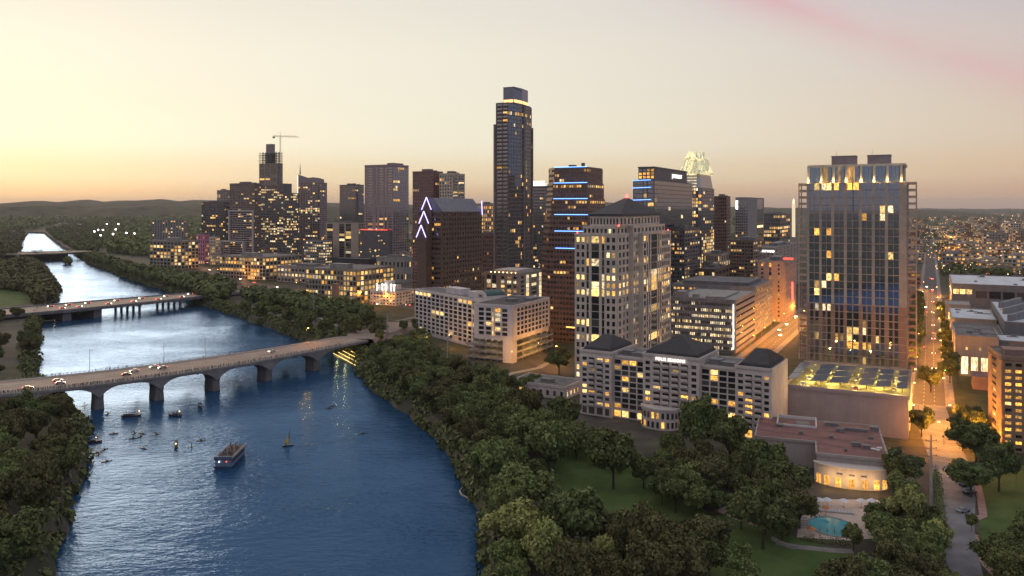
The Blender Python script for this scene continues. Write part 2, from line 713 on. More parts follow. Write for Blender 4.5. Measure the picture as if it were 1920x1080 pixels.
# haze over the whole place
mb = MB()
mb.box(-BIG - 500, BIG + 500, -BIG - 500, BIG + 500, -6.0, 420.0)
hm = bpy.data.materials.new('evening_haze')
hm.use_nodes = True
hn = hm.node_tree
hn.nodes.clear()
pv = hn.nodes.new('ShaderNodeVolumePrincipled')
pv.inputs['Color'].default_value = (0.93, 0.9, 0.9, 1)
pv.inputs['Density'].default_value = 0.00003
ho = hn.nodes.new('ShaderNodeOutputMaterial')
hn.links.new(pv.outputs[0], ho.inputs['Volume'])
tag(mb.build('haze', hm), 'thin evening haze lying over the far hills', 'haze', kind='stuff')

# ---- streets
ASPH = paint('asphalt', (0.055, 0.05, 0.047), 0.7, 0.35, 0.25, bump=0.15)
CONC = paint('pavement_concrete', (0.22, 0.2, 0.19), 0.85, 0.3, 0.4, bump=0.15)
PALE = paint('pale_concrete', (0.3, 0.28, 0.26), 0.85, 0.25, 0.3, streaks=0.3)
MARK = paint('road_paint', (0.6, 0.58, 0.5), 0.7, 0.3, 1.5)
GRASS = None


def strip(name, pts, w, z, mat, thick=0.0, kind='structure', label=None):
    mb = MB()
    P = [Vector((p[0], p[1])) for p in pts]
    L, Rr = [], []
    for i, p in enumerate(P):
        d = (P[min(i + 1, len(P) - 1)] - P[max(i - 1, 0)]).normalized()
        s = Vector((-d.y, d.x)) * (w[i] if isinstance(w, (list, tuple)) else w) / 2
        L.append(p + s)
        Rr.append(p - s)
    vs = [(q.x, q.y, z) for q in L] + [(q.x, q.y, z) for q in Rr]
    k = len(P)
    for i in range(k - 1):
        pass
    mb.add(vs, [(k + i, k + i + 1, i + 1, i) for i in range(k - 1)])
    if thick:
        o_ = len(mb.v)
        mb.v += [(q.x, q.y, z - thick) for q in L] + [(q.x, q.y, z - thick) for q in Rr]
        for i in range(k - 1):
            mb.face((i, i + 1, o_ + i + 1, o_ + i))
            mb.face((k + i + 1, k + i, o_ + k + i, o_ + k + i + 1))
    ob = mb.build(name, mat, kind=kind)
    if label:
        ob['label'] = label
    return ob


TH = math.atan2(785, 1500)            # the street grid, to the right of the view axis
UX, UY = math.sin(TH), math.cos(TH)   # along the cross streets, away from the lake
A0 = Vector((at(1742, 381).x, 381))


def street(p0, s0, s1, w, name='street'):
    pts = [(p0.x + UX * s, p0.y + UY * s) for s in np.linspace(s0, s1, 24)]
    strip(name, pts, w, GZ + 0.02, ASPH)
    for side in (-1, 1):
        off = side * (w / 2 + 2.0)
        strip('pavement', [(x + UY * off, y - UX * off) for x, y in pts], 4.0, GZ + 0.15, CONC, 0.14)
    # dashed centre lines joined as one sheet of paint
    mb = MB()
    for lane in (-w / 6, w / 6):
        s = s0
        while s < min(s1, s0 + 700):
            a, b = (p0.x + UX * s + UY * lane, p0.y + UY * s - UX * lane), (p0.x + UX * (s + 3) + UY * lane, p0.y + UY * (s + 3) - UX * lane)
            h = 0.12
            mb.add([(a[0] - UY * h, a[1] + UX * h, GZ + 0.028), (a[0] + UY * h, a[1] - UX * h, GZ + 0.028),
                    (b[0] + UY * h, b[1] - UX * h, GZ + 0.028), (b[0] - UY * h, b[1] + UX * h, GZ + 0.028)], [(0, 1, 2, 3)])
            s += 9
    mb.build('lane_markings', MARK, kind='structure')


street(A0, 0, 2600, 14.0)
B0 = Vector((at(1450, 564).x, 564))
street(B0, -150, 1500, 13.0)
C0 = gp(760, 604)
street(Vector(C0[:2]), 0, 1300, 16.0)
# riverside drive along the lake
DRIVE = [gp(x, y)[:2] for x, y in ((1120, 742), (1040, 690), (960, 640), (860, 592), (760, 574), (660, 566), (560, 549), (470, 531), (420, 518), (360, 497), (300, 478), (250, 462))]
strip('street', DRIVE, 17, GZ + 0.035, ASPH)
# lane down to the lake at the right
LANE = [tuple(A0 + Vector((UX, UY)) * 1.0)] + [gp(x, y)[:2] for x, y in ((1758, 815), (1782, 870), (1793, 930), (1796, 985), (1802, 1035), (1815, 1100))]
LANEC = paint('lane_concrete', (0.19, 0.19, 0.2), 0.85, 0.3, 0.2, bump=0.1)
strip('lane', LANE, [14, 13, 13, 11, 8.5, 8, 8], GZ + 0.05, LANEC)
strip('pavement', [gp(x, y)[:2] for x, y in ((1826, 885), (1838, 930), (1844, 968), (1826, 975))], 2.2, GZ + 0.17, paint('red_paving', (0.33, 0.2, 0.17), 0.85, 0.25, 0.6), 0.16)
strip('path', [gp(x, y)[:2] for x, y in ((1826, 1002), (1832, 1030), (1850, 1060), (1890, 1100))], 2.4, GZ + 0.04, MATS['red_paving'])
strip('path', [gp(x, y)[:2] for x, y in ((1378, 905), (1388, 925), (1372, 950), (1350, 958), (1385, 972), (1440, 990))], 3.0, GZ + 0.04, paint('pink_paving', (0.4, 0.28, 0.24), 0.85, 0.25, 0.6))
strip('path', [gp(x, y)[:2] for x, y in ((1455, 1018), (1500, 1026), (1560, 1032), (1600, 1034))], 3.0, GZ + 0.04, CONC)
strip('path', [gp(x, y)[:2] for x, y in ((900, 728), (960, 700), (1010, 690), (1050, 668))], 4.0, GZ + 0.06, PALE)
strip('path', [gp(x, y)[:2] for x, y in ((600, 596), (630, 610), (650, 622))], 3.0, GZ + 0.06, PALE)


# lawns
def lawn_mat():
    m, nt, b = new_mat('mown_grass')
    f = stretch(nt, noise(nt, 0.12, 6), 0.3, 0.7)
    f2 = stretch(nt, noise(nt, 2.5, 3), 0.3, 0.7)
    c = mixc(nt, f, (0.058, 0.10, 0.028, 1), (0.125, 0.175, 0.055, 1))
    nlink(nt, mixc(nt, mathn(nt, 'MULTIPLY', f2, 0.5), c, (0.02, 0.035, 0.012, 1)), b.inputs['Base Color'])
    b.inputs['Roughness'].default_value = 0.95
    b.inputs['Specular IOR Level'].default_value = 0.1
    bn = nt.nodes.new('ShaderNodeBump')
    bn.inputs['Strength'].default_value = 0.5
    bn.inputs['Distance'].default_value = 0.15
    nlink(nt, noise(nt, 3.0, 4), bn.inputs['Height'])
    nlink(nt, bn.outputs[0], b.inputs['Normal'])
    return m


GRASS = lawn_mat()


def lawn(px):
    mb = MB()
    P = [gp(x, y) for x, y in px]
    ps = [Vector((p.x, p.y, 0)) for p in P]
    fs = []
    for t in tessellate_polygon([ps]):
        a, b, c = t
        if (ps[b] - ps[a]).cross(ps[c] - ps[a]).z < 0:
            a, b, c = c, b, a
        fs.append((a, b, c))
    mb.add([(p.x, p.y, GZ + 0.012) for p in P], fs)
    return mb.build('lawn', GRASS, kind='structure')


lawn([(1000, 800), (1110, 812), (1200, 850), (1260, 905), (1300, 950), (1420, 985), (1600, 1040), (1640, 1110), (1200, 1110), (1080, 960), (1020, 880)])
lawn([(1838, 880), (1990, 860), (2000, 1110), (1860, 1110), (1836, 1010)])
lawn([(-40, 540), (40, 537), (62, 548), (58, 566), (20, 574), (-40, 580)])
# ================================================================== bridges
BCONC = paint('bridge_concrete', (0.24, 0.23, 0.225), 0.85, 0.3, 0.2, streaks=0.55, bump=0.2)
PIERC = paint('pier_concrete', (0.17, 0.165, 0.17), 0.85, 0.3, 0.2, streaks=0.6, bump=0.2)
RAILM = paint('rail_steel', (0.07, 0.07, 0.08), 0.5, 0.2, 1.0)
ROADB = paint('bridge_asphalt', (0.235, 0.175, 0.145), 0.75, 0.3, 0.12, bump=0.1)  # brown concrete tone, with the warmth of lamplight put into the colour


class Deck:
    """the two edges of a bridge deck, as smooth curves through measured points"""

    def __init__(self, near_px, far_px, z, x0, x1, n=80):
        self.z = z
        cn = np.polyfit([p[0] for p in near_px], [p[1] for p in near_px], 2)
        cf = np.polyfit([p[0] for p in far_px], [p[1] for p in far_px], 2)
        self.N, self.Fq = [], []
        for t in np.linspace(0, 1, n):
            x = x0 + (x1 - x0) * t
            self.N.append(Vector(gp(x, np.polyval(cn, x), z)[:2]))
        # far edge: from each near point straight across
        far = [Vector(gp(x, np.polyval(cf, x), z)[:2]) for x in np.linspace(x0 - 90, x1 + 90, 240)]
        for i, p in enumerate(self.N):
            d = (self.N[min(i + 1, n - 1)] - self.N[max(i - 1, 0)]).normalized()
            s = Vector((-d.y, d.x))
            best = min(far, key=lambda q: abs((q - p).dot(d)))
            self.Fq.append(p + s * (best - p).dot(s))
        self.len = [0.0]
        for a, b in zip(self.N, self.N[1:]):
            self.len.append(self.len[-1] + (b - a).length)

    def pt(self, t, f):
        """t 0..1 along, f 0 near edge .. 1 far edge"""
        k = t * (len(self.N) - 1)
        i = min(int(k), len(self.N) - 2)
        u = k - i
        a = self.N[i].lerp(self.N[i + 1], u)
        b = self.Fq[i].lerp(self.Fq[i + 1], u)
        return a.lerp(b, f)

    def dirn(self, t):
        return (self.pt(min(1, t + 0.01), 0.5) - self.pt(max(0, t - 0.01), 0.5)).normalized()

    def width(self, t):
        return (self.pt(t, 1) - self.pt(t, 0)).length

    def t_of_px(self, px):
        return min(np.linspace(0, 1, 400), key=lambda t: abs(self.pt(t, 0).x / self.pt(t, 0).y * FPX + 960 - px))

    def sheet(self, mb, f0, f1, dz0, dz1, n=80):
        """a slab between two cross positions, from z+dz0 up to z+dz1"""
        o = len(mb.v)
        for i in range(n):
            t = i / (n - 1)
            a, b = self.pt(t, f0), self.pt(t, f1)
            z = self.z
            mb.v += [(a.x, a.y, z + dz0), (b.x, b.y, z + dz0), (b.x, b.y, z + dz1), (a.x, a.y, z + dz1)]
        for i in range(n - 1):
            p, q = o + 4 * i, o + 4 * (i + 1)
            for j in range(4):
                j2 = (j + 1) % 4
                mb.face((p + j, p + j2, q + j2, q + j))
        mb.face((o, o + 3, o + 2, o + 1))
        e = o + 4 * (n - 1)
        mb.face((e, e + 1, e + 2, e + 3))


def railing(deck, f, root, step=3.0, h=1.15, name='railing'):
    mb = MB()
    L = deck.len[-1]
    k = int(L / step)
    prev = None
    for i in range(k + 1):
        t = i / k
        p = deck.pt(t, f)
        mb.obox(p, (1, 0), (0, 1), 0.16, 0.16, deck.z + 0.14, deck.z + h)
        if prev is not None:
            for hh in (0.5, 0.8, h):
                mb.bar((prev.x, prev.y, deck.z + hh), (p.x, p.y, deck.z + hh), 0.05, 4)
        prev = p
    return mb.build(name, RAILM, root)


# ---- the near bridge: haunched girders on wall piers
near_px = [(0, 739), (100, 731), (200, 721), (320, 705), (375, 696), (500, 672), (600, 654), (680, 643)]
far_px = [(0, 713), (100, 705), (200, 696), (320, 681), (375, 672), (500, 650), (640, 628), (712, 620)]
D1 = Deck(near_px, far_px, 12.5, -70, 690)
b1 = thing('road_bridge', 'long grey concrete bridge with arched girders, crowded with people', 'bridge', (0, 0, 0))
mb = MB()
D1.sheet(mb, -0.012, 1.012, -1.0, 0.0)
mb.build('deck', BCONC, b1)
mb = MB()
D1.sheet(mb, 0.16, 0.86, 0.02, 0.05)
mb.build('roadway', ROADB, b1)
for f0, f1 in ((0.0, 0.15), (0.87, 1.0)):
    mb = MB()
    D1.sheet(mb, f0, f1, 0.01, 0.17)
    mb.build('sidewalk', CONC, b1)
for f in (0.008, 0.992):
    railing(D1, f, b1)
mb = MB()
for lane in (0.33, 0.51, 0.69):
    for i in range(90):
        t = i / 90.0
        a, b = D1.pt(t, lane), D1.pt(t + 0.0045, lane)
        s = (D1.pt(t, 1) - D1.pt(t, 0)).normalized() * 0.14
        mb.add([(a.x - s.x, a.y - s.y, 12.556), (b.x - s.x, b.y - s.y, 12.556), (b.x + s.x, b.y + s.y, 12.556), (a.x + s.x, a.y + s.y, 12.556)], [(0, 1, 2, 3)])
mb.build('lane_markings', MARK, b1, kind='stuff')
pier_t = [D1.t_of_px(x) for x in (58, 187, 301, 408, 507, 596)]
bounds = [0.0] + pier_t + [1.0]
for k in range(len(bounds) - 1):
    t0, t1 = bounds[k], bounds[k + 1]
    for f0, f1 in ((0.0, 0.10), (0.3, 0.38), (0.62, 0.70), (0.90, 1.0)):
        mb = MB()
        m_ = 17
        o = 0
        for i in range(m_):
            u = i / (m_ - 1)
            c = abs(2 * u - 1)
            dep = 1.5 + 5.2 * max(0.0, (c - 0.2) / 0.8) ** 2.6
            if (k == 0 and u < 0.5) or (k == len(bounds) - 2 and u > 0.5):
                dep = 1.5
            a, b = D1.pt(t0 + (t1 - t0) * u, f0), D1.pt(t0 + (t1 - t0) * u, f1)
            z = D1.z
            mb.v += [(a.x, a.y, z - dep), (b.x, b.y, z - dep), (b.x, b.y, z - 1.01), (a.x, a.y, z - 1.01)]
        for i in range(m_ - 1):
            p, q = 4 * i, 4 * i + 4
            for j in range(4):
                mb.face((p + j, p + (j + 1) % 4, q + (j + 1) % 4, q + j))
        mb.build('girder', BCONC, b1)
for t in pier_t:
    d = D1.dirn(t)
    s = Vector((-d.y, d.x))
    c = D1.pt(t, 0.5)
    w = D1.width(t)
    mb = MB()
    zc = D1.z - 6.7
    c = D1.pt(t, 0.17)
    w = w * 0.3
    mb.obox(c, d, s, 3.9, w * 0.99, zc - 0.02, D1.z - 1.02)
    def ring_(l, ww):
        return [(c + d * x * l / 2 + s * y * ww / 2) for x, y in ((-1, -0.9), (0, -1), (1, -0.9), (1, 0.9), (0, 1), (-1, 0.9))]
    mb.taper(ring_(4.7, w * 1.0), -1.5, ring_(3.8, w * 0.98), zc)
    mb.build('pier', PIERC, b1)
# approach on the north bank
e0, e1 = D1.pt(1, 0.5), Vector(C0[:2])
APP = [e0.lerp(e1, t) for t in (0, 0.35, 0.7, 1.0)]
mb = MB()
w1 = D1.width(1) * 0.99
for i in range(3):
    for (p, q, za, zb) in ((APP[i], APP[i + 1], 12.5 - i * 2.15, 12.5 - (i + 1) * 2.15),):
        d = (q - p).normalized()
        s = Vector((-d.y, d.x)) * w1 / 2
        o = len(mb.v)
        for pp, zz in ((p, za), (q, zb)):
            mb.v += [(pp.x - s.x, pp.y - s.y, zz + .02), (pp.x + s.x, pp.y + s.y, zz + .02), (pp.x + s.x * 1.4, pp.y + s.y * 1.4, GZ - 1), (pp.x - s.x * 1.4, pp.y - s.y * 1.4, GZ - 1)]
        for j in range(4):
            mb.face((o + j, o + (j + 1) % 4, o + 4 + (j + 1) % 4, o + 4 + j))
mb.build('approach_ramp', ROADB, b1)

# ---- the second bridge: flat deck on rows of columns
D2 = Deck([(80, 586), (200, 576), (310, 563), (420, 552)], [(75, 573), (200, 563), (310, 553), (420, 545)], 9.5, -80, 470)
b2 = thing('road_bridge', 'flat second bridge on column piers with car lights strung along it', 'bridge', (0, 0, 0))
mb = MB()
D2.sheet(mb, 0, 1, -1.9, 0.0)
mb.build('deck', PIERC, b2)
mb = MB()
D2.sheet(mb, 0.12, 0.88, 0.02, 0.06)
mb.build('roadway', ROADB, b2)
for f in (0.02, 0.98):
    mb = MB()
    D2.sheet(mb, f - 0.012, f + 0.012, 0.01, 0.95)
    mb.build('parapet', BCONC, b2)
for px, solid in ((128, True), (187, True), (267, False), (343, False), (405, False)):
    t = D2.t_of_px(px)
    d = D2.dirn(t)
    s = Vector((-d.y, d.x))
    w = D2.width(t)
    mb = MB()
    if solid:
        mb.obox(D2.pt(t, 0.5), d, s, 7.0, w * 0.9, -1.5, 7.58)
        mb.build('pier', PIERC, b2)
    else:
        mb.obox(D2.pt(t, 0.5), d, s, 3.0, w * 0.92, 6.3, 7.58)
        mb.build('pier_cap', PIERC, b2)
        for k in range(5):
            c = MB()
            q = D2.pt(t, 0.1 + 0.2 * k)
            c.lathe((q.x, q.y, 0), [(1.25, -1.5), (1.2, 6.32)], 10)
            c.build('column', PIERC, b2)

# ---- the far bridge: dark girder deck with a lattice rail
D3 = Deck([(20, 477), (80, 476), (145, 473)], [(20, 472), (80, 471), (145, 469)], 14.0, -60, 185)
b3 = thing('rail_bridge', 'far dark girder bridge crossing the upper lake', 'bridge', (0, 0, 0))
mb = MB()
D3.sheet(mb, 0, 1, -2.6, 0.0, 40)
mb.build('deck', paint('dark_steel', (0.035, 0.032, 0.034), 0.7, 0.3, 0.3), b3)
for f in (0.03, 0.97):
    mb = MB()
    for i in range(30):
        a, b = D3.pt(i / 30, f), D3.pt((i + 1) / 30, f)
        mb.bar((a.x, a.y, 17.2), (b.x, b.y, 17.2), 0.3)
        mb.bar((a.x, a.y, 14), (b.x, b.y, 17.2) if i % 2 else (a.x, a.y, 17.2), 0.22)
        mb.bar((a.x, a.y, 17.2), (b.x, b.y, 14.0), 0.2)
    mb.build('truss', MATS['dark_steel'], b3)
for px in (33, 90, 121, 147):
    t = D3.t_of_px(px)
    d = D3.dirn(t)
    s = Vector((-d.y, d.x))
    mb = MB()
    mb.obox(D3.pt(t, 0.5), d, s, 4.0, D3.width(t) * 0.8, -1.5, 11.38)
    mb.build('pier', MATS['dark_steel'], b3)
# ================================================================== trees
def leaf_mat(name, dark, light):
    m, nt, b = new_mat(name)
    oi = nt.nodes.new('ShaderNodeObjectInfo')
    a = nt.nodes.new('ShaderNodeAttribute')
    a.attribute_name = 'rnd'
    clump = stretch(nt, noise(nt, 0.45, 2), 0.35, 0.65)
    f = mathn(nt, 'ADD', mathn(nt, 'MULTIPLY', a.outputs['Fac'], 0.45), mathn(nt, 'MULTIPLY', clump, 0.55))
    c = mixc(nt, f, dark + (1,), light + (1,))
    c = mixc(nt, mathn(nt, 'MULTIPLY', oi.outputs['Random'], 0.4), c, (light[0] * 0.62, light[1] * 0.5, light[2] * 0.5, 1))
    nlink(nt, c, b.inputs['Base Color'])
    b.inputs['Roughness'].default_value = 0.75
    b.inputs['Specular IOR Level'].default_value = 0.2
    return m


LEAF = {'dark': leaf_mat('dark_leaves', (0.042, 0.06, 0.019), (0.175, 0.21, 0.07)),
        'mid': leaf_mat('green_leaves', (0.07, 0.098, 0.03), (0.245, 0.29, 0.095)),
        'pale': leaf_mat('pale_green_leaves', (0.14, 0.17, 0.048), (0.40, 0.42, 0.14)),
        'rust': leaf_mat('brown_green_leaves', (0.048, 0.052, 0.019), (0.165, 0.158, 0.06))}
BARK = paint('bark', (0.06, 0.047, 0.037), 0.95, 0.4, 1.5, bump=0.6)


def crown_mesh(name, seed, mat, rx=6.0, rz=4.6, zc=8.0, lobes=13, leaves=5200, size=0.55):
    g = np.random.default_rng(seed)
    cs, rs = [], []
    for k in range(lobes):
        v = g.normal(size=3)
        v /= np.linalg.norm(v)
        v[2] = v[2] * 0.8 + 0.12
        q = g.uniform(0.3, 0.86) ** 0.8
        cs.append((v[0] * rx * q, v[1] * rx * q, zc + v[2] * rz * q))
        rs.append(g.uniform(0.2, 0.42) * rx * (1.15 - 0.35 * q))
    cs, rs = np.array(cs), np.array(rs)
    w = rs ** 2 / np.sum(rs ** 2)
    li = g.choice(lobes, size=leaves, p=w)
    d = g.normal(size=(leaves, 3))
    d /= np.linalg.norm(d, axis=1)[:, None]
    flat = np.array([1.0, 1.0, 0.78])
    shell = 1.0 - np.abs(g.normal(size=leaves)) * 0.3 + (g.random(leaves) < 0.16) * g.uniform(0.0, 0.45, size=leaves)
    P = cs[li] + d * flat * (rs[li] * shell)[:, None]
    # drop leaves buried deep in other lobes
    deep = np.zeros(leaves, bool)
    for k in range(lobes):
        q = (P - cs[k]) / flat
        deep |= (np.linalg.norm(q, axis=1) < rs[k] * 0.5) & (li != k)
    P, d = P[~deep], d[~deep]
    n = len(P)
    nrm = d + g.normal(size=(n, 3)) * 0.75
    nrm /= np.linalg.norm(nrm, axis=1)[:, None]
    a = np.cross(nrm, g.normal(size=(n, 3)))
    a /= np.linalg.norm(a, axis=1)[:, None]
    b = np.cross(nrm, a)
    s = size * g.uniform(0.6, 1.35, size=n)[:, None]
    k2 = g.uniform(0.55, 0.9, size=n)[:, None]
    V = np.stack([P - a * s, P + b * s * k2, P + a * s, P - b * s * k2], axis=1).reshape(-1, 3)
    me = bpy.data.meshes.new(name)
    me.vertices.add(4 * n)
    me.vertices.foreach_set('co', V.ravel())
    me.loops.add(4 * n)
    me.loops.foreach_set('vertex_index', np.arange(4 * n, dtype=np.int32))
    me.polygons.add(n)
    me.polygons.foreach_set('loop_start', np.arange(0, 4 * n, 4, dtype=np.int32))
    me.polygons.foreach_set('loop_total', np.full(n, 4, dtype=np.int32))
    at_ = me.attributes.new('rnd', 'FLOAT', 'FACE')
    at_.data.foreach_set('value', g.random(n))
    me.materials.append(mat)
    me.update(calc_edges=True)
    me.validate()
    return me, cs


def trunk_mesh(name, cs, zc, r=0.34):
    mb = MB()
    fork = zc * 0.42
    mb.bar((0, 0, -0.6), (0.1, 0.05, fork), r, 7, r * 0.75)
    for c in cs[:7]:
        m = Vector((c[0] * 0.45, c[1] * 0.45, fork + (c[2] - fork) * 0.55))
        mb.bar((0.1, 0.05, fork - 0.2), m, r * 0.5, 5, r * 0.3)
        mb.bar(m, c, r * 0.3, 4, r * 0.1)
    return mb.mesh(name, BARK)


TREE = {}
for kind, spec in {'dark': (4, 26, 6.0, 4.7, 7.6), 'mid': (4, 28, 6.0, 4.9, 7.8), 'pale': (3, 26, 5.6, 5.3, 8.0), 'rust': (3, 27, 6.0, 4.8, 7.8)}.items():
    TREE[kind] = []
    for k in range(spec[0]):
        cm, cs = crown_mesh('crown', 100 * len(TREE) + k, LEAF[kind], spec[2], spec[3], spec[4], spec[1] + 3 * k, 9000, 0.42)
        TREE[kind].append((cm, trunk_mesh('trunk', cs, spec[4])))
SMALL = []
for k, kind in enumerate(('dark', 'mid', 'dark')):
    cm, cs = crown_mesh('crown', 900 + k, LEAF[kind], 5.6, 4.6, 7.2, 18, 2400, 0.75)
    SMALL.append((cm, trunk_mesh('trunk', cs, 7.2)))

N_TREES = [0]


def tree(x, y, diam, kind, label, group=None, z=None, small=False, tall=1.0):
    cm, tm = rng.choice(SMALL if small else TREE[kind])
    s = diam / 12.5
    z = GZ if z is None else z
    root = thing('tree', label, 'tree', (x, y, z), rng.uniform(0, 6.28), group)
    root.scale = (s * rng.uniform(0.86, 1.14), s * rng.uniform(0.86, 1.14), s * tall * rng.uniform(0.85, 1.25))
    link('trunk', tm, root)
    link('crown', cm, root)
    N_TREES[0] += 1
    return root


def tree_px(px, py, wpx, kind, label, group=None, tall=1.0):
    """a tree whose crown is centred at the pixel and wpx wide"""
    Y = 300.0
    for _ in range(8):
        diam = wpx * Y / FPX
        zc = GZ + 7.8 * diam / 12.5 * tall
        Y = (CAM_Z - zc) * FPX / (py - HOR)
    p = at(px, Y)
    PLACED.append((p.x, p.y, diam * 0.42))
    return tree(p.x, p.y, diam, kind, label, group, tall=tall)


PLACED = []
TP = tree_px
# ---- trees one can single out
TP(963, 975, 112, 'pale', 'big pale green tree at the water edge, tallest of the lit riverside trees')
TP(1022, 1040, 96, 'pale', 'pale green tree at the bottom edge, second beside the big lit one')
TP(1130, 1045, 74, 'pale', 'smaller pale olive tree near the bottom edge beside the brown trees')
TP(920, 862, 98, 'mid', 'mid green rounded tree overhanging the water beside the floating boom')
TP(985, 905, 100, 'mid', 'broad green tree between the lawn and the overhanging tree by the boom')
TP(1068, 962, 140, 'dark', 'largest dark spreading tree beside the lower lawn')
TP(1150, 852, 102, 'dark', 'dark round tree standing alone on the upper lawn')
TP(1030, 840, 90, 'mid', 'green tree on the lakeward edge of the upper lawn')
TP(1230, 1020, 120, 'rust', 'brownish spreading tree on the lower lawn, beside the pale olive tree')
TP(1320, 1000, 120, 'rust', 'brownish dark tree between the two lawns')
TP(1340, 895, 84, 'rust', 'reddish brown tree above the bend of the pink path')
TP(1298, 905, 74, 'mid', 'light green tree left of the pink path bend')
TP(1430, 960, 112, 'dark', 'dark tree beside the orange parasol at the pool corner')
TP(1482, 888, 92, 'dark', 'dark tree against the wall of the red roofed hall')
TP(1436, 870, 86, 'dark', 'dark tree under the corner of the red roofed hall')
TP(1600, 1000, 44, 'mid', 'small green tree beside the right end of the pool', tall=1.2)
TP(1693, 875, 74, 'dark', 'dark tree beside the street wall of the red roofed hall')
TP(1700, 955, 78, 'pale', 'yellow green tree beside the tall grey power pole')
TP(1735, 1010, 84, 'mid', 'green tree beside the lakeside lane, below the power pole')
TP(1670, 1000, 70, 'dark', 'dark tree right of the pool terrace')
TP(1728, 780, 50, 'dark', 'dark street tree in the orange glow beside the parking podium', tall=1.25)
TP(1822, 975, 24, 'mid', 'narrow young tree on the lane verge', tall=1.4)
TP(1830, 820, 92, 'dark', 'big dark tree in front of the brick apartment block')
TP(1873, 868, 86, 'dark', 'dark tree between the brick block and the lit lawn')
TP(1820, 880, 84, 'dark', 'broad dark tree leaning over the orange lane')
TP(1310, 800, 84, 'dark', 'dark tall tree in front of the middle of the long hotel', tall=1.25)
TP(1368, 812, 88, 'dark', 'dark tree hiding the hotel foot beside the red roofed hall', tall=1.2)
TP(1262, 830, 60, 'dark', 'dark tree beside the curved hotel bay', tall=1.1)
TP(1745, 700, 44, 'dark', 'dark street tree at the corner beside the glass tower', tall=1.3)
TP(1048, 668, 56, 'dark', 'dark tree between the white hotel and the beige tower')
TP(1060, 770, 66, 'dark', 'dark tree at the end of the long hotel beside the flat pale roof')
TP(985, 768, 72, 'rust', 'brown green tree in front of the flat pale roofed pavilion')


# ---- woods: fill an outline with trees
def inside(p, poly):
    c = False
    for (x0, y0), (x1, y1) in zip(poly, poly[1:] + poly[:1]):
        if (y0 > p[1]) != (y1 > p[1]) and p[0] < (x1 - x0) * (p[1] - y0) / (y1 - y0) + x0:
            c = not c
    return c


def near_road(x, y, pts, w):
    for a, b in zip(pts, pts[1:]):
        a, b = Vector(a), Vector(b)
        t = max(0, min(1, (Vector((x, y)) - a).dot(b - a) / (b - a).length_squared))
        if (Vector((x, y)) - a.lerp(b, t)).length < w:
            return True
    return False


RIVER = [tuple(p) for p in river_edge]
AVOID = []         # (polygon) footprints of buildings, filled in by hand


def wood(px, gap, lo, hi, kinds, label, group, limit=200, small=False, zc=13.0, anchor=((700, 640), 'the near bridge'), tall=(0.9, 1.15), water_ok=False):
    poly = [tuple(gp(x, y, zc)[:2]) for x, y in px]
    x0, x1 = min(p[0] for p in poly), max(p[0] for p in poly)
    y0, y1 = min(p[1] for p in poly), max(p[1] for p in poly)
    n = 0
    made = []
    for _ in range(limit * 40):
        if n >= limit:
            break
        p = (rng.uniform(x0, x1), rng.uniform(y0, y1))
        d = rng.uniform(lo, hi)
        if not inside(p, poly) or (not water_ok and inside(p, RIVER)):
            continue
        if near_road(p[0], p[1], [tuple(v) for v in DRIVE], 12) or near_road(p[0], p[1], [tuple(v) for v in LANE], 6):
            continue
        if any((p[0] - q[0]) ** 2 + (p[1] - q[1]) ** 2 < (max(gap, 0.62 * (q[2] + d / 2))) ** 2 for q in PLACED):
            continue
        PLACED.append((p[0], p[1], d * 0.42))
        kd = rng.choice(kinds)
        made.append((kd, tree(p[0], p[1], d, kd, label, group, small=small, tall=rng.uniform(*tall))))
        n += 1
    # each tree is singled out by its colour and its place counted from a landmark
    if small:
        made = [('small', m[1]) for m in made]
    for kd in set(m[0] for m in made):
        a = gp(*anchor[0])
        for i, (_, o) in enumerate(sorted([m for m in made if m[0] == kd], key=lambda m: (m[1].location.xy - a.xy).length)):
            o['label'] = '%s %s tree from %s in the %s' % (ordn(i), KINDW.get(kd, 'small'), anchor[1], group)
    return n


KINDW = {'dark': 'dark green', 'mid': 'green', 'pale': 'pale green', 'rust': 'brownish'}



wood([(880, 850), (930, 905), (915, 960), (955, 1000), (950, 1090), (1010, 1090), (1010, 1000), (1040, 900), (960, 840)], 6.5, 8, 12, ['mid', 'dark', 'mid'],
     'green tree in the thicket along the water edge near the bottom of the picture', 'lower lakeside thicket', 18, anchor=((880, 860), 'the floating boom'))
wood([(1070, 1000), (1200, 985), (1290, 1010), (1390, 1030), (1400, 1095), (1050, 1095)], 7.5, 9, 14, ['rust', 'dark', 'rust', 'mid'],
     'brown green tree in the grove along the bottom edge of the lawn', 'grove below the lawn', 22, anchor=((1070, 1010), 'the water'))
wood([(690, 668), (745, 640), (800, 655), (850, 690), (930, 712), (965, 770), (1045, 790), (1040, 850), (960, 820), (890, 850), (860, 830), (800, 775), (740, 725), (700, 695)],
     7.5, 10, 15, ['dark', 'mid', 'dark', 'mid', 'rust'], 'dark green tree in the dense wood between the bridge and the lower lawn', 'riverside wood', 62)
wood([(1010, 775), (1080, 800), (1100, 815), (1040, 845), (1000, 830)], 6.5, 8, 11, ['dark', 'mid'], 'dark tree at the top of the upper lawn', 'clump above the upper lawn', 8, anchor=((1100, 800), 'the long hotel'))
wood([(1200, 880), (1260, 850), (1330, 845), (1420, 850), (1500, 905), (1505, 950), (1450, 930), (1395, 905), (1340, 930), (1260, 920)], 6.5, 8, 12, ['dark', 'mid', 'rust'],
     'dark tree in the hotel garden between the long hotel and the pink path', 'hotel garden', 30, anchor=((1230, 800), 'the curved hotel bay'))
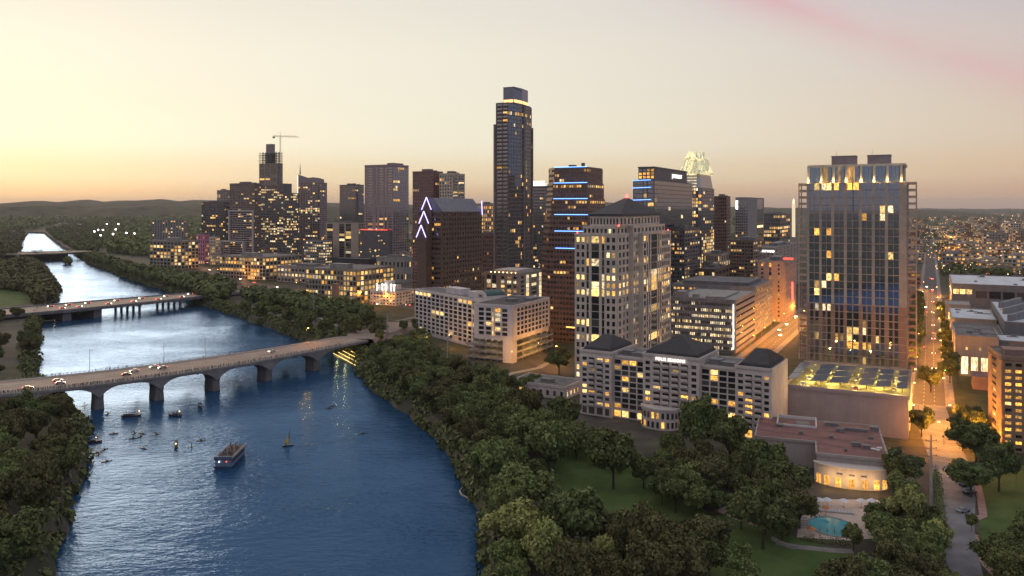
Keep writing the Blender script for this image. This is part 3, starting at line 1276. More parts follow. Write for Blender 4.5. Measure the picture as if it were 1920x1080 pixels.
wood([(1385, 940), (1460, 930), (1490, 975), (1440, 1010), (1390, 985)], 6, 8, 11, ['dark', 'rust'], 'dark tree between the pink path and the pool', 'clump beside the pool', 5, anchor=((1520, 960), 'the pool'))
wood([(1640, 1060), (1560, 1090), (1820, 1095), (1780, 1040), (1700, 1030)], 6.5, 8, 12, ['dark', 'mid', 'rust'], 'dark tree at the bottom edge below the pool', 'belt below the pool', 14, anchor=((1570, 1020), 'the pool'))
wood([(1650, 950), (1680, 915), (1720, 915), (1752, 960), (1770, 1030), (1680, 1040), (1640, 1010)], 6, 7, 11, ['mid', 'pale', 'dark'], 'green tree in the belt between the pool terrace and the lane', 'belt along the lane', 16, anchor=((1746, 952), 'the tall power pole'))
wood([(1855, 1010), (1930, 980), (1930, 1090), (1860, 1090)], 6.5, 8, 12, ['dark', 'mid'], 'dark tree in the bottom corner beyond the red path', 'corner beyond the red path', 8, anchor=((1840, 990), 'the red path'))
wood([(1790, 760), (1850, 770), (1852, 830), (1800, 850)], 6.5, 8, 12, ['dark'], 'dark tree in the clump across the lane from the parking podium', 'clump across the lane', 8, anchor=((1870, 800), 'the brick block'))
wood([(-60, 790), (60, 770), (105, 750), (120, 790), (130, 860), (110, 920), (70, 1000), (50, 1090), (-60, 1090)], 5.6, 10, 15, ['rust', 'mid', 'rust', 'dark'],
     'brown green tree on the south bank below the near bridge', 'south bank wood below the bridge', 30, anchor=((90, 760), 'the near bridge'), zc=12, tall=(1.0, 1.25))
wood([(-40, 590), (40, 585), (70, 600), (60, 640), (55, 690), (30, 700), (-40, 700)], 7, 9, 13, ['dark', 'rust'], 'dark tree on the south bank between the two road bridges', 'south bank between the bridges', 14, anchor=((60, 700), 'the near bridge'), zc=13)
wood([(395, 562), (480, 570), (560, 585), (640, 590), (700, 600), (690, 615), (640, 635), (590, 628), (540, 612), (470, 590), (410, 575)], 9, 12, 16, ['dark', 'mid', 'dark'],
     'dark tree on the north bank between the two road bridges', 'north bank between the bridges', 26, anchor=((420, 560), 'the second bridge'), small=True)
wood([(690, 590), (770, 590), (830, 625), (800, 660), (740, 640), (700, 625)], 7.5, 8, 12, ['dark', 'mid'], 'dark tree beside the bridge head in front of the white hotel', 'clump at the bridge head', 14, anchor=((700, 630), 'the bridge end'), small=True)
wood([(800, 640), (870, 680), (930, 700), (1010, 700), (1000, 720), (900, 712), (830, 690)], 7, 7, 11, ['dark', 'mid'], 'small dark tree at the foot of the white hotel parking decks', 'row below the white hotel', 14, anchor=((961, 681), 'the hotel corner shaft'), small=True)


wood([(1085, 806), (1130, 812), (1205, 838), (1205, 858), (1085, 832)], 5.5, 6, 9, ['dark', 'mid'], 'x', 'row before the long hotel', 8, anchor=((1080, 790), 'the pale pavilion'))


def street_trees(p0, s0, s1, step, off, label, group, d=(8, 11)):
    s = s0
    i = 0
    while s < s1:
        x, y = p0.x + UX * s + UY * off, p0.y + UY * s - UX * off
        tree(x + rng.uniform(-1, 1), y + rng.uniform(-1, 1), rng.uniform(*d), 'dark', ordn(i) + ' ' + label, group, small=True, tall=rng.uniform(1.0, 1.25))
        s += step * rng.uniform(0.8, 1.25)
        i += 1


street_trees(A0, 66, 420, 19, -9.5, 'street tree up the glass tower side of the long street', 'street trees beside the glass tower', (12, 15))
street_trees(A0, 60, 400, 30, 10.5, 'street tree up the exhibition hall side of the long street', 'street trees beside the exhibition hall', (9, 13))
print('TREES', N_TREES[0])

# ---- far woods: masses nobody could count
def far_wood(px, n, lo, hi, mat, label, zc=10.0, quads=34, z0=GZ, keep_river=True):
    poly = [tuple(gp(x, y, zc)[:2]) for x, y in px]
    # sample evenly in the picture so near trees do not run short
    ax0, ax1 = min(p[0] for p in px), max(p[0] for p in px)
    ay0, ay1 = min(p[1] for p in px), max(p[1] for p in px)
    g = np.random.default_rng(len(px) * 31 + n)
    V = []
    cnt = 0
    for _ in range(n * 30):
        if cnt >= n:
            break
        q = (g.uniform(ax0, ax1), g.uniform(ay0, ay1))
        if not inside(q, px):
            continue
        p = gp(q[0], q[1], zc)
        if keep_river and inside((p.x, p.y), RIVER) or near_road(p.x, p.y, [tuple(v) for v in DRIVE], 12):
            continue
        cnt += 1
        r = g.uniform(lo, hi) * 0.5 * max(1.0, p.y / 2600.0)
        k = quads
        d = g.normal(size=(k, 3))
        d /= np.linalg.norm(d, axis=1)[:, None]
        P = np.array((p.x, p.y, z0 + r * 1.25)) + d * np.array((r, r, r * 0.95)) * g.uniform(0.75, 1.08, size=(k, 1))
        nr = d + g.normal(size=(k, 3)) * 0.4
        nr /= np.linalg.norm(nr, axis=1)[:, None]
        a = np.cross(nr, g.normal(size=(k, 3)))
        a /= np.linalg.norm(a, axis=1)[:, None]
        b = np.cross(nr, a)
        s = r * g.uniform(0.28, 0.5, size=(k, 1))
        V.append(np.stack([P - a * s, P + b * s, P + a * s, P - b * s], axis=1).reshape(-1, 3))
    V = np.concatenate(V)
    m = len(V) // 4
    me = bpy.data.meshes.new('treeline')
    me.vertices.add(4 * m)
    me.vertices.foreach_set('co', V.ravel())
    me.loops.add(4 * m)
    me.loops.foreach_set('vertex_index', np.arange(4 * m, dtype=np.int32))
    me.polygons.add(m)
    me.polygons.foreach_set('loop_start', np.arange(0, 4 * m, 4, dtype=np.int32))
    me.polygons.foreach_set('loop_total', np.full(m, 4, dtype=np.int32))
    at_ = me.attributes.new('rnd', 'FLOAT', 'FACE')
    at_.data.foreach_set('value', g.random(m))
    me.materials.append(mat)
    me.update(calc_edges=True)
    o = link('treeline', me)
    return tag(o, label, 'trees', kind='stuff')


far_wood([(150, 478), (180, 482), (260, 505), (330, 520), (400, 528), (440, 540), (420, 556), (370, 566), (345, 552), (290, 535), (240, 521), (200, 505), (165, 492)], 420, 9, 14, LEAF['dark'],
         'dark wooded north bank beyond the second bridge', quads=60)
far_wood([(-20, 500), (40, 488), (75, 505), (92, 530), (100, 555), (70, 570), (60, 545), (-20, 535)], 260, 9, 14, LEAF['rust'], 'dark wooded south bank beyond the second bridge', quads=60)
far_wood([(-20, 440), (48, 436), (40, 462), (30, 480), (-20, 485)], 260, 10, 15, LEAF['rust'], 'brown green woods on the south bank by the far bridge', quads=40)
far_wood([(88, 430), (140, 424), (190, 430), (200, 445), (180, 470), (150, 470), (118, 455), (92, 440)], 320, 10, 15, LEAF['dark'], 'dark wooded point where the river bends', quads=40)
far_wood([(-20, 396), (380, 394), (380, 470), (290, 480), (200, 470), (200, 430), (130, 418), (60, 430), (-20, 436)], 2600, 13, 22, LEAF['mid'], 'wooded suburbs rolling away to the western hills', quads=22)
far_wood([(390, 400), (1480, 400), (1480, 470), (390, 470)], 1200, 13, 22, LEAF['dark'], 'treetops among the blocks behind the towers', quads=20)
far_wood([(1500, 398), (1930, 398), (1930, 470), (1700, 480)], 420, 9, 14, LEAF['dark'], 'treetops among the low blocks toward the eastern horizon', quads=20)
far_wood([(110, 478), (130, 478), (130, 492), (110, 492)], 1, 14, 16, LEAF['dark'], 'small bush covered islet by the far bridge pier', quads=120, z0=-2, keep_river=False)
far_wood([(480, 545), (560, 556), (700, 582), (690, 596), (600, 585), (500, 566), (440, 552)], 160, 8, 11, LEAF['dark'], 'low dark shrubs and trees along the riverside drive', quads=60)
# ================================================================== building kit
GL_J = glass('window_glass', (0.02, 0.023, 0.028), 1.9)
GL_S = glass('room_glass', (0.018, 0.02, 0.026), 1.8, joined=False)
GL_BLUE = glass('blue_curtain_glass', (0.016, 0.026, 0.04), 3.2, 0.04, wobble=0.012, tint=0.5)
GL_BLUES = glass('tower_pane_glass', (0.026, 0.05, 0.085), 3.8, 0.04, joined=False, wobble=0.0, tint=0.4)
GL_BROWN = glass('bronze_glass', (0.02, 0.013, 0.01), 2.0, 0.08)
LITS = [lit('lit_room_warm', (1.0, 0.68, 0.26), 1.45), lit('lit_room_amber', (1.0, 0.52, 0.12), 1.35), lit('lit_room_white', (1.0, 0.88, 0.6), 1.5), lit('lit_room_dim', (0.9, 0.6, 0.26), 0.6)]
LITS_S = [lit('lit_pane_warm', (1.0, 0.70, 0.27), 2.2, False), lit('lit_pane_amber', (1.0, 0.5, 0.11), 2.0, False), lit('lit_pane_white', (1.0, 0.84, 0.5), 2.1, False), lit('lit_pane_dim', (0.9, 0.6, 0.26), 0.55, False)]
ROOF = paint('flat_roof', (0.16, 0.15, 0.15), 0.9, 0.35, 0.25)
PLANT = paint('roof_plant_metal', (0.2, 0.19, 0.19), 0.7, 0.3, 0.4, streaks=0.3)
SLATE = paint('slate_roof', (0.035, 0.033, 0.036), 0.7, 0.3, 0.5, bump=0.3)
BLUE_NEON = glow('blue_neon', (0.12, 0.3, 1.0), 5.0)
RED_LAMP = glow('red_beacon', (1.0, 0.06, 0.05), 7.0)
WARM_LAMP = glow('warm_lamp', (1.0, 0.62, 0.22), 12.0)
WHITE_LAMP = glow('white_lamp', (1.0, 0.9, 0.75), 12.0)


def lamp_light(parent, loc, watts, color, radius=0.3):
    l = bpy.data.lights.new('lamp_light', 'POINT')
    l.energy = watts
    l.color = color
    l.shadow_soft_size = radius
    o = bpy.data.objects.new('lamp_light', l)
    COL.objects.link(o)
    o.parent = parent
    o.location = loc
    KIDS.setdefault(parent.name, []).append(o)
    return o


def unit_box(name, mat):
    mb = MB()
    mb.box(-0.5, 0.5, -0.5, 0.5, -0.5, 0.5)
    return mb.mesh(name, mat)


PANES = {}


def pane_mesh(mat):
    if mat.name not in PANES:
        PANES[mat.name] = unit_box('pane', mat)
    return PANES[mat.name]


def solve_px(C, px, dx, dy):
    k = (px - 960.0) / FPX
    return (k * C[1] - C[0]) / (dx - k * dy)


class Bld:
    """A building whose nearest corner is seen at pixel cx, its front running left to xl and its flank away to xr.
    Local axes: x to the right along the front (front is y = 0), y away from the lake, origin at that corner."""

    def __init__(self, name, label, cx, xl, xr, Y, rot=TH, W=None, D=None, cat='building', z0=GZ, group=None):
        C = at(cx, Y)
        ex, ey = (math.cos(rot), -math.sin(rot)), (math.sin(rot), math.cos(rot))
        self.W = W if W else solve_px(C, xl, -ex[0], -ex[1])
        self.D = D if D else solve_px(C, xr, ey[0], ey[1])
        self.C, self.Y, self.rot, self.ex, self.ey = C, Y, rot, ex, ey
        self.root = thing(name, label, cat, (C.x, C.y, z0), -rot, group)
        self.z0 = z0
        self.wall, self.glz = MB(), MB()
        self.extra = {}
        AVOID.append([(C.x + ex[0] * a + ey[0] * b, C.y + ex[1] * a + ey[1] * b) for a, b in ((-self.W, 0), (0, 0), (0, self.D), (-self.W, self.D))])

    def z(self, py, Y=None):
        """height above the building's own base of picture row py at the corner's distance"""
        return zt(py, Y or self.Y) - self.z0

    def fx(self, px):
        """local x on the front of picture column px"""
        return -solve_px(self.C, px, -self.ex[0], -self.ex[1])

    def sy(self, px, x=0.0):
        """local y on a flank at local x"""
        C = (self.C[0] + self.ex[0] * x, self.C[1] + self.ex[1] * x)
        return solve_px(C, px, self.ey[0], self.ey[1])

    def Yat(self, x, y):
        return self.C[1] + self.ex[1] * x + self.ey[1] * y

    def world(self, x, y, z=0.0):
        return Vector((self.C.x + self.ex[0] * x + self.ey[0] * y, self.C.y + self.ex[1] * x + self.ey[1] * y, self.z0 + z))

    def rect(self, x0=None, x1=0.0, y0=0.0, y1=None):
        x0 = -self.W if x0 is None else x0
        y1 = self.D if y1 is None else y1
        return [(x0, y0), (x1, y0), (x1, y1), (x0, y1)]

    def core(self, poly, z0, z1):
        self.wall.prism(poly, z0, z1)

    def facade(self, p0, p1, z0, z1, cols, rows, ww=0.6, wh=0.6, d=0.35, litp=0.1, rows_lit=None, single=False, vo=0.5,
               pal=(5, 2, 2, 3), glassi=None, cols_lit=None, skip=None, trim=True, corr=0.4):
        """A wall with real openings: piers and spandrels stand d proud of the glass plane; a pane in each opening."""
        p0, p1 = Vector(p0[:2]), Vector(p1[:2])
        L = (p1 - p0).length
        u = (p1 - p0) / L
        nrm = Vector((u.y, -u.x))
        if isinstance(cols, int):
            cw = 1.0 / cols
            cols = [((i + 0.5 - ww / 2) * cw, (i + 0.5 + ww / 2) * cw, 'w') for i in range(cols)]
        rh = (z1 - z0) / rows
        wb = self.wall

        def slab(a, b, za, zb, dd=d, back=0.0):
            if b - a < 0.02 or zb - za < 0.02:
                return
            c = p0 + u * (a + b) / 2 + nrm * (dd + back) / 2
            wb.obox(c, u, nrm, b - a, dd - back, za, zb)
        if trim:
            edge = 0.0
            for a, b, t in cols:
                slab(edge, a * L, z0, z1)
                edge = b * L
            slab(edge, L, z0, z1)
        rowp = {}
        for j in range(rows):
            rowp[j] = (rows_lit or {}).get(j, litp * (0.35 + 1.3 * rng.random()))
        state = {}
        for j in range(rows):
            run = None
            for ci in range(len(cols)):
                pr = cols_lit[ci] if (cols_lit and ci in cols_lit) else rowp[j]
                if run is not None and rng.random() < corr and not (cols_lit and ci in cols_lit):
                    on = run
                else:
                    on = rng.random() < pr
                run = on
                state[ci, j] = on
        for ci, (a, b, t) in enumerate(cols):
            a, b = a * L, b * L
            if trim and t in ('w', 'b'):
                prev = z0
                for j in range(rows):
                    w0 = z0 + rh * (j + (1 - wh) * vo)
                    slab(a, b, prev, w0, d * 0.94)
                    prev = w0 + rh * wh
                slab(a, b, prev, z1, d * 0.94)
            for j in range(rows):
                if skip and skip(ci, j):
                    continue
                hgt = wh if t in ('w', 'b') else 0.9
                w0 = z0 + rh * (j + ((1 - hgt) * vo if t in ('w', 'b') else 0.05))
                w1 = w0 + rh * hgt
                if t == 'b' and trim:       # balcony slab with a solid front
                    c = p0 + u * (a + b) / 2 + nrm * (d + 0.55)
                    wb.obox(c, u, nrm, b - a, 1.1, w0 - 0.25, w0 - 0.02)
                    c2 = p0 + u * (a + b) / 2 + nrm * (d + 1.07)
                    wb.obox(c2, u, nrm, b - a, 0.06, w0 - 0.02, w0 + 0.85)
                on = state[ci, j]
                k = -1
                if on:
                    k = rng.choices((0, 1, 2, 3), pal)[0]
                if single:
                    mat = LITS_S[k] if k >= 0 else (glassi or GL_S)
                    o = link('window', pane_mesh(mat), self.root)
                    c = p0 + u * (a + b) / 2 + nrm * 0.05
                    o.location = (c.x, c.y, (w0 + w1) / 2)
                    o.rotation_euler = (0, 0, math.atan2(u.y, u.x))
                    o.scale = (b - a - 0.03, 0.1, w1 - w0 - 0.03)
                else:
                    g = self.glz
                    g.mat = k + 1
                    q0, q1 = p0 + u * a + nrm * 0.06, p0 + u * b + nrm * 0.06
                    g.add([(q0.x, q0.y, w0), (q1.x, q1.y, w0), (q1.x, q1.y, w1), (q0.x, q0.y, w1)], [(0, 1, 2, 3)])

    def parapet(self, poly, z, h=1.1, t=0.4):
        n = len(poly)
        for i in range(n):
            a, b = Vector(poly[i][:2]), Vector(poly[(i + 1) % n][:2])
            u = (b - a).normalized()
            nr = Vector((u.y, -u.x))
            self.wall.obox((a + b) / 2 + nr * 0.22, u, nr, (b - a).length + 0.44, t, z - 0.5, z + h)

    def roof(self, poly, z, mat=None, name='roof'):
        mb = MB()
        mb.prism(poly, z + 0.02, z + 0.25)
        return mb.build(name, mat or ROOF, self.root)

    def plant(self, boxes, mat=None, name='roof_plant'):
        for x0, x1, y0, y1, z0, z1 in boxes:
            mb = MB()
            mb.box(x0, x1, y0, y1, z0, z1)
            w = x1 - x0
            for k in range(max(1, int(w / 1.6))):           # louvre ribs
                xx = x0 + 0.5 + k * 1.6
                if xx + 0.25 < x1:
                    mb.box(xx, xx + 0.25, y0 - 0.12, y0, z0 + 0.2, z1 - 0.2)
            mb.box(x0 - 0.15, x1 + 0.15, y0 - 0.15, y1 + 0.15, z1, z1 + 0.22)
            mb.build(name, mat or PLANT, self.root)

    def strip(self, a, b, mat, r=0.22, name='neon_strip'):
        mb = MB()
        mb.bar(a, b, r, 4)
        return mb.build(name, mat, self.root)

    def done(self, wallmat, glassmat=None):
        if self.wall.f:
            self.wall.build('wall', wallmat, self.root)
        if self.glz.f:
            self.glz.build('window_panes', [glassmat or GL_J] + LITS, self.root, kind='stuff')
        return self.root


def letters(text, size, mat, parent, loc, rz, name='lettering', extrude=0.12, align='CENTER', squeeze=1.0):
    cu = bpy.data.curves.new(name, 'FONT')
    cu.body = text
    cu.size = size
    cu.align_x = align
    cu.extrude = extrude
    cu.offset = size * 0.006
    cu.resolution_u = 2
    t = bpy.data.objects.new('text_source', cu)
    COL.objects.link(t)
    dg = bpy.context.evaluated_depsgraph_get()
    me = bpy.data.meshes.new_from_object(t.evaluated_get(dg))
    bpy.data.objects.remove(t)
    bpy.data.curves.remove(cu)
    me.materials.clear()
    me.materials.append(mat)
    o = link(name, me, parent, loc=loc)
    o.rotation_euler = (R(90), 0, rz)
    o.scale = (squeeze, 1, 1)
    return o


def simple(name, label, cx, xl, xr, ytop, Y, wall, rows, cf, cr, ww=0.6, wh=0.6, litp=0.1, rot=TH, D=None, W=None, glassmat=None, plant=True,
           rows_lit=None, group=None, d=0.35, pal=(5, 2, 2, 2), base=0.0, left=False, vo=0.5, step=None, wname=None):
    b = Bld(name, label, cx, xl, xr, Y, rot, W=W, D=D, group=group)
    zt_ = b.z(ytop)
    P = b.rect()
    b.core(P, 0, zt_)
    b.facade(P[0], P[1], base, zt_ - 0.8, cf, rows, ww, wh, d, litp, rows_lit, pal=pal, vo=vo)
    b.facade(P[1], P[2], base, zt_ - 0.8, cr, rows, ww, wh, d, litp, rows_lit, pal=pal, vo=vo)
    if left:
        b.facade(P[3], P[0], base, zt_ - 0.8, cr, rows, ww, wh, d, litp, rows_lit, pal=pal, vo=vo)
    b.parapet(P, zt_, 0.9)
    b.roof(P, zt_)
    if plant:
        w, dd = b.W, b.D
        b.plant([(-w * 0.7, -w * 0.3, dd * 0.3, dd * 0.65, zt_, zt_ + 3.2), (-w * 0.25, -w * 0.12, dd * 0.55, dd * 0.7, zt_, zt_ + 1.8)])
    b.done(wall, glassmat)
    return b
# ================================================================== the towers
BEIGE = paint('beige_stone', (0.56, 0.48, 0.40), 0.8, 0.14, 0.2, streaks=0.25)
WHITE = paint('white_stucco', (0.62, 0.575, 0.57), 0.8, 0.14, 0.15, streaks=0.3)
HOTELW = paint('pale_limestone', (0.58, 0.50, 0.45), 0.8, 0.14, 0.2, streaks=0.2)
BROWN = paint('brown_granite', (0.15, 0.088, 0.072), 0.55, 0.2, 0.3)
UMBER = paint('umber_granite', (0.125, 0.083, 0.062), 0.55, 0.2, 0.3)
DGREY = paint('dark_grey_panel', (0.12, 0.112, 0.118), 0.6, 0.2, 0.3)
TANP = paint('tan_pier', (0.43, 0.345, 0.28), 0.75, 0.18, 0.3, streaks=0.2)
TOWP = paint('tower_pier', (0.38, 0.335, 0.30), 0.75, 0.18, 0.3, streaks=0.2)
ROSEB = paint('rose_brick', (0.28, 0.175, 0.14), 0.8, 0.18, 0.4)
GREYC = paint('grey_concrete', (0.27, 0.255, 0.25), 0.85, 0.25, 0.25, streaks=0.35)
MAUVE = paint('mauve_panel', (0.3, 0.235, 0.235), 0.75, 0.2, 0.25)
STEEL = paint('painted_steel', (0.22, 0.21, 0.21), 0.5, 0.25, 0.8)

# ---- beige stepped office tower with a pyramid roof
b = Bld('office_tower', 'beige stone office tower with stepped corners and dark pyramid roof', 1158, 1078, 1258, 430)
W = b.W
d1 = b.sy(1179)
d2 = b.sy(1197, 2.4)
d3 = b.sy(1257, 4.8)
P = [(-W, 0), (0, 0), (0, d1), (2.4, d1), (2.4, d2), (4.8, d2), (4.8, d3), (-W, d3)]
zm = b.z(441)
b.core(P, 0, zm)
FC = [(0.045, 0.113, 'w'), (0.163, 0.232, 'w'), (0.283, 0.335, 's'), (0.40, 0.575, 'S'), (0.64, 0.70, 's'), (0.752, 0.822, 'w'), (0.876, 0.948, 'w')]
RC = [(0.03, 0.10, 'w'), (0.13, 0.165, 's'), (0.20, 0.235, 's'), (0.275, 0.485, 'S'), (0.525, 0.56, 's'), (0.595, 0.63, 's'),
      (0.665, 0.72, 'w'), (0.75, 0.80, 'w'), (0.825, 0.875, 'w'), (0.9, 0.95, 'w')]
NR = 19
rl = {k: 0.18 for k in range(NR)}
rl.update({18: 0.5, 16: 0.45, 17: .2, 15: 0.25, 14: 0.15, 13: 0.75, 12: 0.95, 11: 0.75, 10: 0.08, 9: 0.12, 8: 0.4, 7: 0.12})
b.facade(P[0], P[1], 0.5, zm - 0.6, FC, NR, wh=0.62, litp=0.1, rows_lit=rl, single=True, pal=(6, 1, 3, 1))
rr = dict(rl)
rr.update({18: 0.25, 16: 0.2})
b.facade(P[1], P[2], 0.5, zm - 0.6, 3, NR, 0.56, 0.62, litp=0.08, rows_lit=rr, single=False, pal=(6, 1, 3, 1))
b.facade(P[3], P[4], 0.5, zm - 0.6, 3, NR, 0.56, 0.62, litp=0.08, rows_lit=rr, single=False, pal=(6, 1, 3, 1))
b.facade(P[5], P[6], 0.5, zm - 0.6, RC, NR, wh=0.62, litp=0.06, rows_lit=rr, single=False, pal=(6, 1, 3, 1))
b.parapet(P, zm, 0.7)
# two set-back storeys
z1 = zm + 4.3
Q = [(-W + 4.2, 2.0), (-1.5, 2.0), (-1.5, d1 + 1.5), (1.8, d1 + 1.5), (1.8, d3 - 3), (-W + 4.2, d3 - 3)]
b.core(Q, zm - 0.3, z1)
b.facade(Q[0], Q[1], zm + 0.3, z1 - 0.3, 8, 1, 0.55, 0.62, rows_lit={0: 0.35}, single=True)
b.facade(Q[1], Q[2], zm + 0.3, z1 - 0.3, 3, 1, 0.55, 0.62, rows_lit={0: 0.1})
b.facade(Q[3], Q[4], zm + 0.3, z1 - 0.3, 9, 1, 0.55, 0.62, rows_lit={0: 0.1})
b.parapet(Q, z1, 0.5)
z2 = b.z(405)
Q2 = [(-W + 7.2, 4.5), (-2.0, 4.5), (-2.0, d3 - 6), (-W + 7.2, d3 - 6)]
Q2 = [(-W + 7.2, 4.5), (-0.8, 4.5), (-0.8, d3 - 6), (-W + 7.2, d3 - 6)]
b.core(Q2, z1 - 0.3, z2)
b.facade(Q2[0], Q2[1], z1 + 0.3, z2 - 0.3, 9, 1, 0.5, 0.6, rows_lit={0: 0.12}, single=True)
b.facade(Q2[1], Q2[2], z1 + 0.3, z2 - 0.3, 12, 1, 0.5, 0.6, rows_lit={0: 0.08})
b.roof(P, zm, BEIGE, 'terrace')
mb = MB()
x0, x1, y0, y1 = -W + 6.2, 0.4, 3.6, d3 - 5
xc, yc = (x0 + x1) / 2, (y0 + y1) / 2
mb.taper([(x0, y0), (x1, y0), (x1, y1), (x0, y1)], z2, [(x0 + .3, y0 + .3), (x1 - .3, y0 + .3), (x1 - .3, y1 - .3), (x0 + .3, y1 - .3)], z2 + 1.0)
mb.taper([(x0 + .3, y0 + .3), (x1 - .3, y0 + .3), (x1 - .3, y1 - .3), (x0 + .3, y1 - .3)], z2 + 1.01,
         [(xc - .7, yc - .7), (xc + .7, yc - .7), (xc + .7, yc + .7), (xc - .7, yc + .7)], b.z(371, b.Yat(xc, yc)))
rf = mb.build('pyramid_roof', SLATE, b.root)
mb = MB()
mb.lathe((xc, yc, b.z(371, b.Yat(xc, yc))), [(0.9, 0), (0.9, 1.2), (0.2, 2.2)], 8)
mb.build('beacon_lamp', RED_LAMP, b.root)
for (x, y, z) in ((-W + 1, 1, zm + 1.2), (-0.5, 3.2, z1 + 1.0), (4.2, d3 - 3, zm + 1.2)):
    mb = MB()
    mb.lathe((x, y, z - 0.6), [(0.35, 0), (0.45, 0.5), (0.1, 0.9)], 8)
    mb.build('beacon_lamp', RED_LAMP, b.root)
b.done(BEIGE)

# ---- long hotel with three hipped roofs
HROT = R(32.0)
b = Bld('hotel', 'long pale hotel with three dark hipped roofs and a lit sign', 1447, 1088, 1477, 320, rot=HROT)
hotel = b
W, D = b.W, b.D
zr = b.z(694)            # eaves
ROWS = 10
secs = [(1088, 1147, 'A', 4), (1147, 1206, 'R', 4), (1206, 1311, 'C', 6), (1311, 1379, 'R', 4), (1379, 1447, 'A', 4)]
zb = 4.6
for px0, px1, kind, nc in secs:
    xa, xb = b.fx(px0), b.fx(px1)
    if px0 == 1088:
        xa = -W
    if px1 == 1447:
        xb = 0.0
    yy = 0.0 if kind != 'R' else 2.2
    top = zr if kind != 'R' else zr - 1.6
    if kind == 'C':
        top = zr + 1.2
    b.core([(xa, yy), (xb, yy), (xb, D if kind != 'R' else D - 2), (xa, D if kind != 'R' else D - 2)], 0, top)
    if kind == 'A':
        cols = [(0.08, 0.22, 'w'), (0.28, 0.47, 'b'), (0.54, 0.73, 'b'), (0.80, 0.93, 'w')]
    elif kind == 'C':
        cols = [(0.045, 0.13, 'w'), (0.19, 0.315, 'b'), (0.355, 0.48, 'b'), (0.52, 0.645, 'b'), (0.685, 0.81, 'b'), (0.87, 0.955, 'w')]
    else:
        cols = [(0.03, 0.235, 'w'), (0.275, 0.48, 'w'), (0.52, 0.725, 'w'), (0.765, 0.97, 'w')]
    fz = top - (1.0 if kind == 'R' else 2.2)
    pl = 0.23
    b.facade((xa, yy), (xb, yy), zb, fz, cols, ROWS - 1 if kind != 'R' else ROWS - 1, wh=0.58 if kind != 'R' else 0.8, d=0.4, litp=pl, single=True, pal=(3, 9, 0, 2), corr=0.08)
    # tall lit windows on the ground storey
    b.facade((xa, yy), (xb, yy), 0.3, zb, [(a, c, 'w') for a, c, t in cols], 1, wh=0.7, d=0.4, rows_lit={0: 0.75}, single=True, pal=(2, 6, 0, 1))
    b.parapet([(xa, yy), (xb, yy), (xb, D - 2), (xa, D - 2)], top, 0.6)
    b.roof([(xa + .5, yy + .5), (xb - .5, yy + .5), (xb - .5, D - 2.5), (xa + .5, D - 2.5)], top + 0.02)
    if kind != 'R':
        x0, x1, y0, y1 = xa - 0.4 + (1.5 if kind == 'A' else 1.0), xb + 0.4 - 1.5, 0.9, D - 1.5
        xc, yc = (x0 + x1) / 2, (y0 + y1) / 2
        hh = 6.0 if kind == 'C' else 4.6
        rl_ = abs((x1 - x0) - (y1 - y0)) / 2 * 0.35
        mb = MB()
        mb.taper([(x0, y0), (x1, y0), (x1, y1), (x0, y1)], top + 0.3, [(x0 + .5, y0 + .5), (x1 - .5, y0 + .5), (x1 - .5, y1 - .5), (x0 + .5, y1 - .5)], top + 1.5)
        mb.taper([(x0 + .5, y0 + .5), (x1 - .5, y0 + .5), (x1 - .5, y1 - .5), (x0 + .5, y1 - .5)], top + 1.51,
                 [(xc - rl_ - .4, yc - .5), (xc + rl_ + .4, yc - .5), (xc + rl_ + .4, yc + .5), (xc - rl_ - .4, yc + .5)], top + 1.5 + hh)
        mb.build('hipped_roof', SLATE, b.root)
    else:
        b.plant([(xa + 2, xa + 7, 7, 12, top + .2, top + 2.0), (xb - 8, xb - 2, 6, 10, top + .2, top + 1.5)])
    if kind == 'C':
        letters('FOUR SEASONS', 1.9, glow('sign_white', (1.0, 0.93, 0.9), 1.6), b.root, ((xa + xb) / 2, -0.62, top - 2.0), 0)
# string courses
mb = MB()
mb.box(-W - .1, 0.1, -0.62, -0.42, zb - 0.25, zb + 0.2)
mb.build('string_course', HOTELW, b.root)
b.done(HOTELW)
# curved bay in front of the middle
bx = b.fx(1240)
bay = thing('hotel_bay', 'low curved bay with tall windows in front of the long hotel', 'building', b.world(bx, -0.6), -HROT)
arc = [(math.cos(a) * 8.5, -math.sin(a) * 6.5) for a in np.linspace(0, math.pi, 13)]
mb = MB()
mb.prism([(p[0], p[1]) for p in arc][::-1], 0, 8.2)
mb.prism([(p[0] * 1.05, p[1] * 1.06) for p in arc][::-1], 8.21, 9.0)
mb.build('wall', HOTELW, bay)
for k in range(12):
    a0 = math.pi * (k + 0.5) / 12
    for zz in (1.0, 4.9):
        o = link('window', pane_mesh(LITS_S[1] if rng.random() < 0.3 else GL_S), bay)
        o.location = (math.cos(a0) * 8.48, -math.sin(a0) * 6.48, zz + 1.2)
        o.rotation_euler = (0, 0, math.atan2(math.cos(a0) * 6.5, math.sin(a0) * 8.5))
        o.scale = (1.0, 0.35, 2.4)

